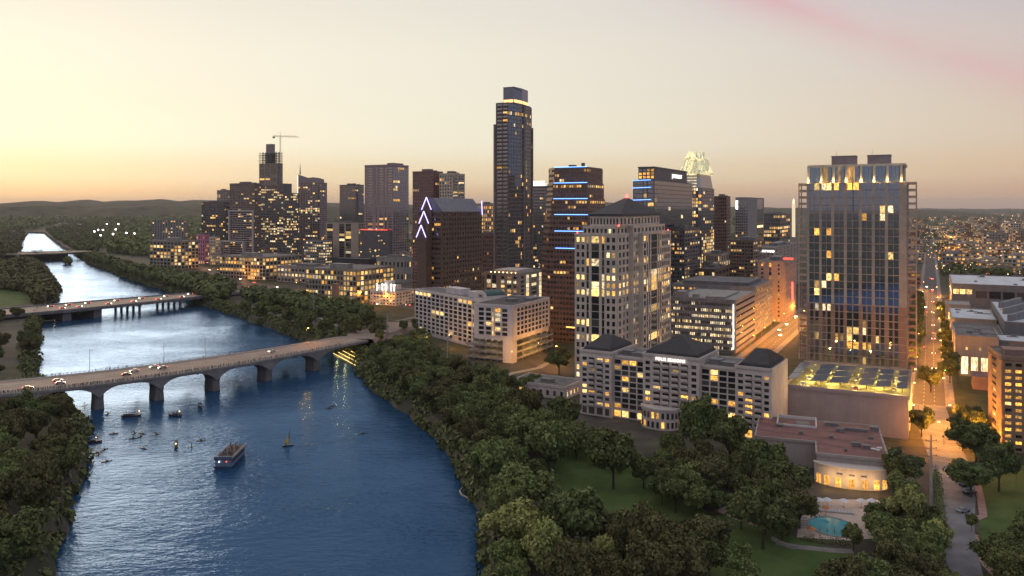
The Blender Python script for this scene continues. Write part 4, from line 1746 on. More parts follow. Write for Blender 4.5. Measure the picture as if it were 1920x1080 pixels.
# ---- glass tower on a parking podium (far right)
b = Bld('apartment_tower', 'tall blue glass apartment tower with tan piers and lit crown', 1700, 1514, 1712, 380)
tower = b
W, D = b.W, 26.0
zp = 18.0            # top of the podium above ground
zT = b.z(341)
zC = b.z(308)
P = b.rect(y1=D)
b.core(P, zp - 1, zT)
xs = [0, .1295, .259, .389, .541, .675, .807, .945]
pier = 0.024
cols = []
bays = [(0.02, 0.125), (0.15, 0.25), (0.28, 0.38), (0.41, 0.53), (0.56, 0.66), (0.69, 0.79), (0.82, 0.925)]
nU = 16
zmid = b.z(576)
upper, lower = [], []
for i, (a0, a1) in enumerate(bays):
    m = (a0 + a1) / 2
    upper += [(a0, m - 0.002, 'S'), (m + 0.002, a1, 'S')]
b.facade(P[0], P[1], zmid, zT, upper, nU, d=0.5, litp=0.05, single=True, pal=(4, 3, 2, 1), glassi=GL_BLUES, corr=0.3,
         rows_lit={15: 0.1, 12: 0.04, 13: 0.02, 14: 0.02, 11: .1, 10: 0.06, 9: 0.14, 8: .05, 7: .08, 6: 0.06, 3: .06, 1: 0.12, 0: 0.12})
for i, (a0, a1) in enumerate(bays):
    if i == 3:
        lower += [(a0, (a0 + a1) / 2 - 0.003, 'S'), ((a0 + a1) / 2 + 0.003, a1, 'S')]
    else:
        w_ = (a1 - a0)
        lower += [(a0 + 0.01, a0 + w_ * 0.42, 'S'), (a0 + w_ * 0.6, a1 - 0.006, 'S')]
b.wall.mat = 1
b.facade(P[0], P[1], zp, zmid - 0.3, lower, 8, d=0.5, litp=0.12, single=False, pal=(4, 3, 1, 2))
b.wall.mat = 0
b.facade(P[1], P[2], zp, zT, 5, 28, 0.7, 0.7, litp=0.08, pal=(4, 2, 3, 1))
b.facade(P[3], P[0], zp, zT, 5, 28, 0.7, 0.7, litp=0.08, pal=(4, 2, 3, 1))
# floor lines every second storey
rh = (zT - zmid) / nU
for j in range(0, nU + 1, 2):
    mb = MB()
    mb.box(-W - 0.3, 0.3, -0.62, -0.5, zmid + rh * j - 0.14, zmid + rh * j + 0.14)
    mb.build('floor_band', TANP, b.root)
for j in range(1, 8):
    mb = MB()
    zz = zp + (zmid - zp) * j / 8
    mb.box(-W, 0.0, -0.6, -0.5, zz - 0.1, zz + 0.1)
    mb.build('floor_band', TANP, b.root)
# central mast
mb = MB()
mb.lathe((-W * (1 - 0.47), -1.0, zp), [(0.32, 0), (0.32, zT + 3 - zp)], 8)
mb.build('mast', GREYC, b.root)
# balcony stacks at both ends
for side, x0, x1 in (('l', -W - 4.2, -W - 0.5), ('r', 0.5, 4.2)):
    for j in range(28):
        zz = zp + (zT - 1.0 - zp) * j / 27
        mb = MB()
        mb.box(x0, x1, 0.4, 9.0, zz - 0.15, zz + 0.1)
        mb.box(x0, x1, 0.4, 0.5, zz + 0.1, zz + 1.0)
        mb.build('balcony', TANP if j > 11 else ROSEB, b.root)
    xe = x0 + 0.15 if side == 'l' else x1 - 0.15
    for yy in (0.25, 8.8):
        mb = MB()
        mb.box(xe - 0.25, xe + 0.25, yy - 0.25, yy + 0.25, zp, zT)
        mb.build('balcony_post', TANP, b.root)
# lit crown: glass screen between uplit fins
b.core([(-W + 1.0, 0.8), (-1.0, 0.8), (-1.0, D - 1), (-W + 1.0, D - 1)], zT, zC - 0.5)
fins = [0.0, .135, .265, .395, .545, .675, .805, .94, 1.0]
for i in range(len(bays)):
    a0, a1 = bays[i]
    for k in range(3):
        o = link('window', pane_mesh(LITS_S[3] if (i in (1, 2, 3) and rng.random() < .55) else GL_BLUES), b.root)
        w_ = (a1 - a0) * W / 3
        o.location = (-W + a0 * W + w_ * (k + .5), 0.7, (zT + zC) / 2)
        o.scale = (w_ - .1, 0.12, zC - zT - 0.6)
UPLIT = glow('uplight', (1.0, 0.62, 0.16), 14.0)
finm = paint('fin_white', (0.6, 0.55, 0.45), 0.7, 0.1, 0.5)
for f in fins[:-1]:
    x = -W + f * W + 0.4
    mb = MB()
    mb.box(x - 0.45, x + 0.45, -0.5, 0.72, zT + 0.8, zC + 0.2)
    mb.build('fin', finm, b.root)
    mb = MB()
    mb.box(x - 0.35, x + 0.35, -1.25, -0.75, zT + 0.1, zT + 0.5)
    mb.build('uplight', UPLIT, b.root)
    lamp_light(b.root, (x, -1.15, zT + 1.0), 420, (1.0, 0.66, 0.2), 0.2)
    mb = MB()
    mb.box(x - 0.4, x + 0.4, -1.35, 0.7, zT - 0.3, zT + 0.08)
    mb.build('uplight_bracket', TANP, b.root)
mb = MB()
mb.box(-W + .3, -0.3, 0.3, D - .3, zC - 0.5, zC + 0.6)
mb.build('crown_cornice', finm, b.root)
z3 = b.z(289)
for pxa, pxb in ((1557, 1603), (1625, 1669)):
    xa, xb = b.fx(pxa), b.fx(pxb)
    mb = MB()
    mb.box(xa, xb, 5, 15, zC + 0.6, z3)
    mb.box(xa - .2, xb + .2, 4.8, 15.2, z3, z3 + .4)
    mb.bar((xa + 2, 8, z3), (xa + 2, 8, z3 + 3.0), 0.08)
    mb.build('penthouse', MAUVE, b.root)
b.wall.build('wall', [TOWP, ROSEB], b.root)
b.glz.build('window_panes', [GL_BLUE] + LITS, b.root, kind='stuff')

# podium with a lit parking roof under solar canopies
pb = Bld('parking_podium', 'pink walled parking podium with solar canopies over its lit roof deck', 1703, 1474, 1710, 324)
W = pb.W
Dp = 60
zp = zt(742, 324) - GZ
PW = paint('pink_render', (0.42, 0.33, 0.30), 0.85, 0.12, 0.2, streaks=0.15)
P = pb.rect(y1=Dp)
pb.core(P, 0, zp - 1.2)
pb.parapet(P, zp - 1.2, 1.2, 0.5)
mb = MB()
mb.prism([(-W + .3, .3), (-.3, .3), (-.3, Dp - .3), (-W + .3, Dp - .3)], zp - 1.18, zp - 1.1)
DECKM = paint('lit_deck_concrete', (0.5, 0.42, 0.2), 0.8, 0.2, 0.2)  # yellow lamplight put into the deck colour
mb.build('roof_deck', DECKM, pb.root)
CANO = paint('solar_panel', (0.10, 0.125, 0.17), 0.3, 0.2, 0.4)
for k, (fa, fb_) in enumerate(((0.0, 0.09), (0.20, 0.335), (0.36, 0.52), (0.60, 0.72), (0.74, 0.86), (0.905, 0.99))):
    xa, xb = -W + fa * W, -W + fb_ * W
    for yy in (4, 18, 32):
        mb = MB()
        mb.v += [(xa, yy, zp + 1.5), (xb, yy, zp + 2.1), (xb, yy + 12.5, zp + 2.1), (xa, yy + 12.5, zp + 1.5),
                 (xa, yy, zp + 1.7), (xb, yy, zp + 2.3), (xb, yy + 12.5, zp + 2.3), (xa, yy + 12.5, zp + 1.7)]
        for f in ((3, 2, 1, 0), (4, 5, 6, 7), (0, 1, 5, 4), (1, 2, 6, 5), (2, 3, 7, 6), (3, 0, 4, 7)):
            mb.face(f)
        cn = mb.build('solar_canopy', CANO, pb.root)
        mb = MB()
        mb.box((xa + xb) / 2 - .15, (xa + xb) / 2 + .15, yy + 6, yy + 6.3, zp - 1.1, zp + 1.75)
        mb.build('canopy_post', GREYC, cn)
DECKL = glow('deck_lamp', (1.0, 0.78, 0.28), 1.8)
for k, fx_ in enumerate((0.14, 0.345, 0.56, 0.73, 0.885)):
    for yy in (2.5, 16, 30, 44):
        mb = MB()
        x = -W + fx_ * W
        mb.box(x - .5, x + .5, yy - .12, yy + .12, zp + 1.1, zp + 1.2)
        lp_ = mb.build('deck_lamp', DECKL, pb.root)
        mb = MB()
        mb.box(x - .08, x + .08, yy + .5, yy + .62, zp - 1.1, zp + 1.2)
        mb.build('lamp_post', GREYC, pb.root)
        if yy < 40:
            lamp_light(pb.root, (x + 1.2, yy - 2.2, zp + 1.2), 1300, (1.0, 0.72, 0.2), 0.4)
# storey lamps on the street flank
for k in range(10):
    for zz in (3, 7, 11):
        mb = MB()
        mb.box(0.3, 0.5, 4 + 5.4 * k, 5.4 + 5.4 * k, zz, zz + 0.9)
        mb.build('wall_lamp', glow('podium_side_lamp', (1.0, 0.5, 0.12), 2.0), pb.root)
pb.done(PW)

# ---- white hotel in two wings over parking decks
b = Bld('hotel', 'white hotel wing with arched room bays above open parking decks', 961, 889, 1029, 484)
W, D = b.W, b.D
P = b.rect()
zr = b.z(575)
zlow = b.z(637)
b.core(P, zlow - 1, zr)
b.facade(P[0], P[1], zlow + 1.5, zr - 1.2, [(0.13, 0.27, 'w'), (0.32, 0.46, 'w'), (0.485, 0.52, 's'), (0.56, 0.70, 'w'), (0.74, 0.88, 'w')], 6, wh=0.72, d=0.6, litp=0.05,
         single=True, cols_lit={2: 0.95}, pal=(3, 3, 1, 1))
b.facade(P[1], P[2], zlow + 1.5, zr - 1.2, [(0.1 + 0.0985 * k, 0.1 + 0.0985 * k + 0.078, 'w') for k in range(9)], 6, wh=0.72, d=0.6, litp=0.03, single=True)
b.parapet(P, zr, 0.8)
b.roof(P, zr, paint('tar_roof', (0.085, 0.075, 0.078), 0.9, 0.3, 0.2))
b.plant([(-W * .6, -W * .35, D * .4, D * .5, zr + .2, zr + 1.8), (-W * .3, -W * .1, D * .6, D * .75, zr + .2, zr + 1.4)])
# corner shaft down to the street and parking decks
mb = MB()
mb.box(-6.5, 0.3, -0.3, 5.2, 0, zlow - 1.02)
mb.build('corner_shaft', WHITE, b.root)
for j in range(3):
    zz = 1.6 + j * (zlow - 2.6) / 3
    mb = MB()
    mb.box(-W - 6, -6.52, -0.5, D - 1, zz - 0.3, zz + .0)
    mb.box(-W - 6, -6.52, -0.62, -0.5, zz - 0.3, zz + 1.0)
    mb.box(-6.5, 0.0, 5.22, D + 7, zz - .3, zz)
    mb.box(0.0, 0.12, 5.22, D + 7, zz - .3, zz + 1.0)
    mb.build('parking_deck', PALE, b.root)
    for k in range(6):
        mb = MB()
        mb.box(-W - 4 + k * (W - 4) / 5, -W - 3.2 + k * (W - 4) / 5, 5, 5.4, zz + 2.6, zz + 2.75)
        mb.build('deck_lamp', DECKL, b.root)
        mb = MB()
        mb.box(-2.5, -2.1, 8 + k * (D - 6) / 5, 9 + k * (D - 6) / 5, zz + 2.6, zz + 2.75)
        mb.build('deck_lamp', DECKL, b.root)
    lamp_light(b.root, (-W * .5 - 4, 4, zz + 2.4), 420, (1.0, 0.78, 0.3), 1.0)
    lamp_light(b.root, (-3, D * .7, zz + 2.4), 420, (1.0, 0.78, 0.3), 1.0)
for k in range(7):
    mb = MB()
    xx = -W - 5 + k * (W - 2) / 6
    mb.box(xx, xx + .5, 0.3, 0.8, 0, zlow - 1)
    mb.build('deck_column', GREYC, b.root)
    mb = MB()
    yy = 6 + k * (D) / 6
    mb.box(-0.9, -0.4, yy, yy + .5, 0, zlow - 1)
    mb.build('deck_column', GREYC, b.root)
mb = MB()
mb.box(-W - 6, -9, 11, D, 0, zlow - 1.3)
mb.build('deck_back_wall', DGREY, b.root)
b.done(WHITE)
b = Bld('hotel', 'long white hotel slab with a grid of dark room bays', 905, 779, 915, 530, rot=R(55), D=20)
W, D = b.W, b.D
P = b.rect()
zr = zt(566, 526) - GZ
b.core(P, 0, zr)
b.facade(P[0], P[1], 2.0, zr - 0.8, 15, 10, 0.8, 0.76, d=0.6, litp=0.07, single=True, rows_lit={9: 0.25, 7: 0.12, 0: .3, 1: .25}, pal=(5, 3, 1, 1))
b.parapet(P, zr, 0.7)
b.roof(P, zr)
b.plant([(-W * .62, -W * .40, 6, 14, zr + .2, zr + 4.2), (-W * .28, -W * .14, 5, 12, zr + .2, zr + 4.0)], WHITE, 'stair_head')
# barrel vaulted block with the sign
mb = MB()
prof = [(math.cos(a) * 7.5, 3.0 + math.sin(a) * 3.4) for a in np.linspace(0, math.pi, 11)]
sec = [(-7.5, 0)] + [(p[0], p[1]) for p in prof[::-1]] + [(7.5, 0)]
n = len(sec)
for yy in (2.0, 17.0):
    mb.v += [(-W * .06 + p[0], yy, zr + .2 + p[1]) for p in sec]
mb.face(tuple(range(n - 1, -1, -1)))
mb.face(tuple(range(n, 2 * n)))
for i in range(n):
    mb.mat = 1 if 1 <= i < n - 2 else 0
    mb.face((i, (i + 1) % n, n + (i + 1) % n, n + i))
vault = mb.build('vaulted_roof_block', [WHITE, paint('green_copper', (0.05, 0.1, 0.09), 0.6, 0.3, 0.5)], b.root)
SIGN = paint('sign_black', (0.03, 0.03, 0.03), 0.6, 0.1, 1.0)
letters('LINE', 2.0, SIGN, b.root, (-W * .06, 1.9, zr + 2.2), 0, squeeze=0.85)
mb = MB()
xq = -W * .06
for (x0, x1, z0_, z1_) in ((-2.9, 2.9, 1.6, 1.75), (-2.9, 2.9, 4.2, 4.35), (-2.9, -2.75, 1.75, 4.2), (2.75, 2.9, 1.75, 4.2)):
    mb.box(xq + x0, xq + x1, 1.85, 1.98, zr + z0_, zr + z1_)
mb.build('sign_frame', SIGN, b.root)
b.done(WHITE)

# ---- brown stepped tower with blue light lines
b = Bld('office_tower', 'brown granite tower with blue neon lines on its stepped bays', 1100, 1040, 1112, 560, D=30)
W, D = b.W, b.D
steps = [(313, 0.0, 0.0), (343, 1.6, 0.02), (373, 3.2, 0.04), (403, 4.8, 0.10), (434, 6.4, 0.14), (466, 8.0, 0.2)]
zl = 0.0
left = 8.0
tops = [b.z(y) for y, _, _ in steps]
for i in range(len(steps) - 1, -1, -1):
    y_, out, f = steps[i]
    zt0 = tops[i]
    zb0 = 0.0 if i == len(steps) - 1 else tops[i + 1]
    xl, xr = -W - 0.4 * i, 0.9 * i
    Pn = [(xl, -out), (xr, -out), (xr, D), (xl - 8.5, D), (xl - 8.5, 9 - out)]
    b.core(Pn, zb0, zt0 - 0.02)
    nr = max(2, round((zt0 - zb0) / 3.75))
    rows_l = {nr - 1: 0.3, 0: .15} if i in (0, 1) else None
    if i == 1:
        rows_l = {nr - 1: 0.85}
    if i == 2:
        rows_l = {nr - 1: 0.6}
    b.facade(Pn[0], Pn[1], zb0 + .3, zt0 - .5, 13, nr, 0.78, 0.5, 0.4, 0.07, rows_l, pal=(5, 3, 1, 2))
    b.facade(Pn[1], Pn[2], zb0 + .3, zt0 - .5, 8, nr, 0.78, 0.5, 0.4, 0.05, rows_l, pal=(5, 3, 1, 2))
    b.facade(Pn[4], Pn[0], zb0 + .3, zt0 - .5, 6, nr, 0.78, 0.5, 0.4, 0.05, pal=(5, 3, 1, 2))
    b.roof(Pn, zt0 - .02, BROWN, 'terrace')
    b.strip((xl + f * W + .3 * i, -out - .5, zt0 + .25), (xr + .4, -out - .5, zt0 + .25), BLUE_NEON, 0.24)
    b.strip((xl - 8.8, 9.5 - out, zt0 - 1), (xl - 7.0, 7.4 - out, zt0 - 1), BLUE_NEON, 0.24)
b.plant([(-W * .7, -W * .55, 8, 14, tops[0], tops[0] + 2.0), (-W * .3, -W * .22, 8, 10, tops[0], tops[0] + 3.2)], DGREY)
b.strip((-W + 2, -7.3, 11), (-4, -8.6, 11), glow('lobby_strip', (1.0, 0.5, 0.1), 3.0), 0.5, 'lobby_light')
b.done(BROWN, GL_BROWN)

# ---- umber tower with three neon gables
b = Bld('office_tower', 'umber office tower with sloped roof and three neon gables', 830, 783, 903, 640)
W, D = b.W, b.D
P = b.rect()
ze = b.z(397)
b.core(P, 0, ze)
NR = 23
fl = {k: 0.12 for k in range(NR)}
for k in (2, 3, 4, 5, 6, 19, 20, 21, 22, 18):
    fl[k] = 0.5
b.facade(P[0], P[1], 0.4, ze - .4, [(0.06, 0.16, 'w'), (0.2, 0.30, 'w'), (0.42, 0.66, 'w'), (0.67, 0.93, 'w')], NR, wh=0.5, litp=0.15, rows_lit=fl, pal=(3, 6, 0, 1))
b.facade(P[1], P[2], 0.4, ze - .4, 15, NR, 0.5, 0.52, litp=0.05, pal=(4, 4, 1, 2))
zg = b.z(371)
mb = MB()
xm = -W * 0.5
mb.v += [(-W - .3, -.3, ze), (.5, -.3, ze), (.5, D + .3, ze), (-W - .3, D + .3, ze), (xm - 3, 0, zg), (xm + 3, 0, zg), (xm + 3, D, zg), (xm - 3, D, zg)]
for f in ((3, 2, 1, 0), (4, 5, 6, 7), (0, 1, 5, 4), (1, 2, 6, 5), (2, 3, 7, 6), (3, 0, 4, 7)):
    mb.face(f)
mb.build('sloped_roof', paint('zinc_roof', (0.17, 0.17, 0.19), 0.45, 0.2, 0.3), b.root)
NEON = glow('white_blue_neon', (0.42, 0.36, 1.0), 3.6)
for k, (ax, ay, lx, ly, rx, ry) in enumerate(((800, 370, 791, 393, 809, 393), (795, 396, 786, 419, 804, 419), (790, 422, 781, 445, 799, 445))):
    out = 2.0 + 3.4 * k
    Yf = b.Yat(b.fx(ax), -out)

    def loc(px, py, out=out):
        C = b.world(0, -out)
        x = -solve_px((C.x, C.y), px, -b.ex[0], -b.ex[1])
        Yq = b.Yat(x, -out)
        return (x, -out, zt(py, Yq) - b.z0)
    A, Lq, Rq = loc(ax, ay), loc(lx, ly), loc(rx, ry)
    mb = MB()           # the gabled bay itself
    mb.v += [(Lq[0], -out, Lq[2]), (Rq[0], -out, Rq[2]), (A[0], -out, A[2]), (Lq[0], 3, Lq[2]), (Rq[0], 3, Rq[2]), (A[0], 3, A[2])]
    for f in ((0, 1, 2), (5, 4, 3), (0, 3, 4, 1), (1, 4, 5, 2), (2, 5, 3, 0)):
        mb.face(f)
    mb.box(Lq[0] + .3, Rq[0] - .3, -out + .1, 1.0, 0 if k == 2 else Lq[2] - 12, Lq[2] - .02)
    mb.build('gabled_bay', UMBER, b.root)
    for E in (Lq, Rq):
        b.strip((A[0], -out - .4, A[2]), (E[0], -out - .4, E[2]), NEON, 0.34)
b.strip((0.7, D * .98, ze + 9), (0.7, D * 1.0, ze - 3), NEON, 0.3)
b.done(UMBER, GL_BROWN)

# ---- the tallest tower
b = Bld('residential_tower', 'slender tallest tower with rounded glass flank and lit cap', 953, 930, 999, 740)
W, D = b.W, b.D
ztop = b.z(192)
zsh = b.z(232)
bulge = [(0, 0), (2.6, 9), (4.2, 20), (4.4, 31), (3.0, 42), (0, 50)]
sc = D / 53.0
bul = [(p[0], p[1] * sc) for p in bulge]
P = [(-W, 0)] + bul + [(-W, bul[-1][1])]
b.core(P, 0, ztop)
NRS = 52
b.facade(P[0], P[1], 2, ztop - .5, [(0.08, 0.5, 'b'), (0.58, 0.94, 'b')], NRS, wh=0.7, d=0.3, litp=0.05, pal=(5, 3, 1, 3))
widths = [(P[k], P[k + 1]) for k in range(1, 6)]
for k, (p, q) in enumerate(widths):
    rl_ = {j: (0.30 if 8 < j < 22 and k == 1 else 0.05) for j in range(NRS)}
    rl_[49] = 0.6
    rl_[46] = 0.4
    b.facade(p, q, 2, ztop - .5, 4 if k != 1 else 5, NRS, 0.84, 0.78, 0.3, 0.05, rl_, pal=(6, 3, 1, 2))
b.roof(P, ztop)
# shoulders, fins and cap
for (x0, y0, hh) in ((-W - 1.0, -0.6, zsh), (4.6, 24 * sc, zsh + 20), (2.2, bul[-1][1] - 3, zsh)):
    mb = MB()
    mb.box(x0 - .9, x0 + .9, y0 - .9, y0 + .9, 0, hh)
    mb.build('corner_fin', paint('tower_concrete', (0.23, 0.19, 0.18), 0.8, 0.2, 0.2), b.root)
zc = b.z(160)
CP = [(-W + 3, 9 * sc), (1.2, 9 * sc), (2.6, 24 * sc), (1.0, 40 * sc), (-W + 3, 40 * sc)]
cw = MB()
cw.prism(CP, ztop + .3, zc)
cw.build('cap', paint('cap_screen', (0.19, 0.2, 0.25), 0.25, 0.15, 0.3, metallic=0.3), b.root)
for i, (p, q) in enumerate(((CP[1], CP[2]), (CP[2], CP[3]), (CP[0], CP[1]))):
    mb = MB()
    a_, c_ = Vector(p), Vector(q)
    u = (c_ - a_).normalized()
    nr = Vector((u.y, -u.x))
    mb.obox((a_ + c_) / 2 + nr * .25, u, nr, (c_ - a_).length * .9, .3, ztop + 1.2, ztop + 3.8)
    mb.build('cap_light', glow('cap_light', (1.0, 0.58, 0.2), 1.8), b.root)
mb = MB()
mb.v += [(CP[0][0] - .5, CP[0][1] - .5, zc), (CP[1][0] + .5, CP[1][1] - .5, zc - .5), (CP[2][0] + .5, CP[2][1], zc - 3), (CP[0][0] - .5, CP[2][1], zc - 1)]
mb.face((0, 1, 2, 3))
mb.build('cap_roof', DGREY, b.root)
b.done(paint('tower_slab', (0.19, 0.155, 0.15), 0.75, 0.2, 0.3), GL_BLUE)

# ---- office block with lit strips at its foot
b = Bld('office_block', 'pale office block with bright vertical stair lights below the tallest tower', 972, 908, 1019, 690)
W, D = b.W, b.D
P = b.rect()
zr = b.z(515)
b.core(P, 0, zr)
b.facade(P[0], P[1], 1, zr - 1, [(0.08, 0.2, 'S'), (0.24, 0.36, 'S'), (0.5, 0.6, 'w'), (0.68, 0.8, 'w'), (0.86, 0.95, 'w')], 9, wh=0.6, litp=0.25, cols_lit={2: 0.9}, pal=(1, 0, 6, 2))
b.facade(P[1], P[2], 1, zr - 1, [(0.08, 0.2, 'w'), (0.28, 0.4, 'S'), (0.5, 0.7, 'w'), (0.8, 0.93, 'S')], 9, wh=0.6, litp=0.3, cols_lit={1: 1.0, 3: 1.0}, pal=(1, 0, 9, 0))
b.parapet(P, zr)
b.roof(P, zr)
b.plant([(-W * .8, -W * .1, 6, D * .7, zr + .2, zr + 3)], HOTELW, 'roof_storey')
for k in range(7):
    mb = MB()
    mb.lathe((-W * (.1 + .12 * k), 1.2, zr + 1.0), [(.3, 0), (.4, .4), (.1, .7)], 6)
    mb.build('roof_lamp', WARM_LAMP, b.root)
b.done(TANP)

# ---- hotel tower with the long lit sign
b = Bld('hotel_tower', 'dark blue glass hotel tower with a lit sign on top', 1227, 1187, 1298, 690)
W, D = b.W, b.D
P = b.rect()
zr = b.z(337)
b.core(P, 0, zr)
b.facade(P[0], P[1], 1, zr - .5, [(0.04, 0.45, 'w'), (0.5, 0.64, 's'), (0.7, 0.96, 'w')], 31, wh=0.8, d=0.2, litp=0.05, cols_lit={1: 0.45}, pal=(5, 3, 1, 2))
b.facade(P[1], P[2], 1, zr - .5, 18, 31, 0.93, 0.86, 0.14, 0.012, pal=(5, 2, 3, 3))
b.roof(P, zr)
Q = [(b.fx(1195), 3), (-1.0, 3), (-1.0, b.sy(1288, -1)), (b.fx(1195), b.sy(1288, -1))]
zs = b.z(313)
b.core(Q, zr, zs)
b.facade(Q[0], Q[1], zr + 1, zs - 1, 4, 3, 0.7, 0.7, 0.3, 0.3, pal=(1, 4, 0, 3))
b.parapet(Q, zs, 0.6)
# letters face along the flank
o = letters('JW MARRIOTT', 5.0, glow('hotel_sign', (1.0, 0.95, 0.85), 1.4), b.root, (-0.35, b.sy(1269, -1) - 1, zs - 7.5), R(90), 'sign_lettering', 0.2)
for (pxl, py) in ((1195, 351), (1195, 374), (1196, 337)):
    b.strip((-W - .3, -.5, b.z(py + 1)), (-3, -.5, b.z(py)), BLUE_NEON, 0.25)
b.done(DGREY, GL_BLUE)
# ---- crystal crowned tower
b = Bld('office_tower', 'glass tower with a brightly lit crystal crown of folded points', 1314, 1271, 1340, 840)
W, D = b.W, b.D
FLAN = D
P = [(-W, 3), (-W + 3, 0), (-3, 0), (0, 3), (0, D - 3), (-3, D), (-W, D)]
ze = b.z(352)
b.core(P, 0, ze)
NR = 33
rl_ = {k: 0.3 for k in range(NR)}
for k in range(26, 32):
    rl_[k] = 0.5
b.facade(P[0], P[1], 1, ze, 1, NR, 0.8, 0.8, .2, .2)
b.facade(P[1], P[2], 1, ze, 8, NR, 0.8, 0.75, .25, .2, rl_, pal=(5, 1, 4, 2))
b.facade(P[2], P[3], 1, ze, 1, NR, 0.8, 0.8, .2, .2)
b.facade(P[3], P[4], 1, ze, 8, NR, 0.8, 0.75, .25, .2, {k: (0.7 if 10 < k < 20 else 0.15) for k in range(NR)}, pal=(5, 1, 4, 2))
CRG = lit('crystal_glow', (1.0, 0.96, 0.6), 1.25)
xc, yc = -W / 2, D / 2


def crown_tier(z0_, z1_, hw, hd, tip, flare, mat, name):
    """a ring of folded glass gables rising to points"""
    pts = []
    N = 4
    base = []
    for sx, sy in ((-1, -1), (1, -1), (1, 1), (-1, 1)):
        base.append((xc + sx * hw, yc + sy * hd))
    for i in range(4):
        a_, c_ = Vector(base[i]), Vector(base[(i + 1) % 4])
        m_ = (a_ + c_) / 2
        ctr = Vector((xc, yc))
        for (p, q) in ((a_, m_), (m_, c_)):
            mm = (p + q) / 2
            topp = mm.lerp(ctr, tip)
            mb = MB()
            out = (mm - ctr).normalized() * flare
            mb.v += [(p.x, p.y, z0_), (q.x, q.y, z0_), (mm.x + out.x, mm.y + out.y, (z0_ * .75 + z1_ * .25)), (topp.x, topp.y, z1_), (ctr.x, ctr.y, z0_)]
            for f in ((0, 1, 2), (0, 2, 3), (2, 1, 3), (1, 4, 3), (4, 0, 3), (0, 4, 1)):
                mb.face(f)
            mb.build(name, mat, b.root)


z1_ = b.z(318)
mb = MB()
mb.taper([(xc - W * .45, yc - D * .45), (xc + W * .45, yc - D * .45), (xc + W * .45, yc + D * .45), (xc - W * .45, yc + D * .45)], ze,
         [(xc - W * .36, yc - D * .36), (xc + W * .36, yc - D * .36), (xc + W * .36, yc + D * .36), (xc - W * .36, yc + D * .36)], z1_)
mb.build('upper_storeys', [GL_BLUE], b.root)
for k in range(6):
    zz = ze + (z1_ - ze) * (k + .3) / 6
    f_ = .455 - .09 * (k + .3) / 6
    mb = MB()
    mb.box(xc - W * f_ * .62, xc + W * f_ * .62, yc - D * f_ - .35, yc - D * f_ + .4, zz, zz + 1.3)
    mb.build('lit_floor', LITS[2], b.root)
zq = b.z(296)
mb = MB()


def ring8(hw, hd):
    return [(xc + math.cos(a) * hw * k, yc + math.sin(a) * hd * k) for a, k in ((2 * math.pi * (i + .5) / 16, 1.0 if i % 2 else .84) for i in range(16))]


mb.taper(ring8(W * .56, D * .56), z1_ - 1, ring8(W * .36, D * .36), zq)
mb.build('crystal_body', CRG, b.root)
for i in range(8):                       # ribs of the folded glass
    a = 2 * math.pi * (i * 2 + 1.5) / 16
    mb = MB()
    mb.bar((xc + math.cos(a) * W * .57, yc + math.sin(a) * D * .57, z1_ - 1), (xc + math.cos(a) * W * .37, yc + math.sin(a) * D * .37, zq + 2), .35, 4)
    mb.build('crown_rib', finm, b.root)
crown_tier(zq - 1, b.z(279), W * .34, D * .34, 0.25, 0.6, CRG, 'crystal_point')
crown_tier(z1_ - 4, b.z(306), W * .5, D * .5, 0.12, 1.4, CRG, 'crystal_gable')
b.done(DGREY, GL_BLUE)
# ================================================================== western cluster
simple('apartment_block', 'pale striped mid-rise block farthest left of the tower cluster', 345, 285, 352, 413, 1750, GREYC, 17, 12, 5, 0.5, 0.7, 0.1)
simple('office_tower', 'plain dark grey glass office block at the left end of the cluster', 418, 378, 430, 379, 1520, DGREY, 27, 12, 6, 0.85, 0.7, 0.07, glassmat=GL_J)
simple('apartment_tower', 'slim far tower with a red sign peeping over the dark glass block', 426, 407, 432, 357, 1800, MAUVE, 34, 6, 4, 0.55, 0.6, 0.05)
b = simple('apartment_tower', 'brown banded apartment tower with white framed balcony grid', 478, 431, 491, 344, 1330, paint('cocoa_panel', (0.21, 0.155, 0.145), 0.7, 0.2, 0.3), 36, 9, 6, 0.8, 0.55, 0.1)
FRM = paint('white_frame', (0.5, 0.46, 0.45), 0.8, 0.15, 0.3)
for (pxa, pxb, yt, out) in ((428, 474, 394, 3.5), (412, 456, 452, 7.0)):      # the pale portal frames
    C_ = b.world(0, -out)
    xa, xb = (-solve_px((C_.x, C_.y), q, -b.ex[0], -b.ex[1]) for q in (pxa, pxb))
    ztp = b.z(yt)
    fr = MB()
    fr.box(xa, xa + 2.2, -out, -0.5, 0, ztp)
    fr.box(xb - 2.2, xb, -out, -0.5, 0, ztp)
    fr.box(xa + 2.2, xb - 2.2, -out, -0.5, ztp - 2.4, ztp - .02)
    n_ = int(ztp / 3.6)
    for k in range(n_):
        fr.box(xa + 2.3, xb - 2.3, -out + .6, -0.5, 3.6 * k + 1.5, 3.6 * k + 2.3)
    fr.build('portal_frame', FRM, b.root)
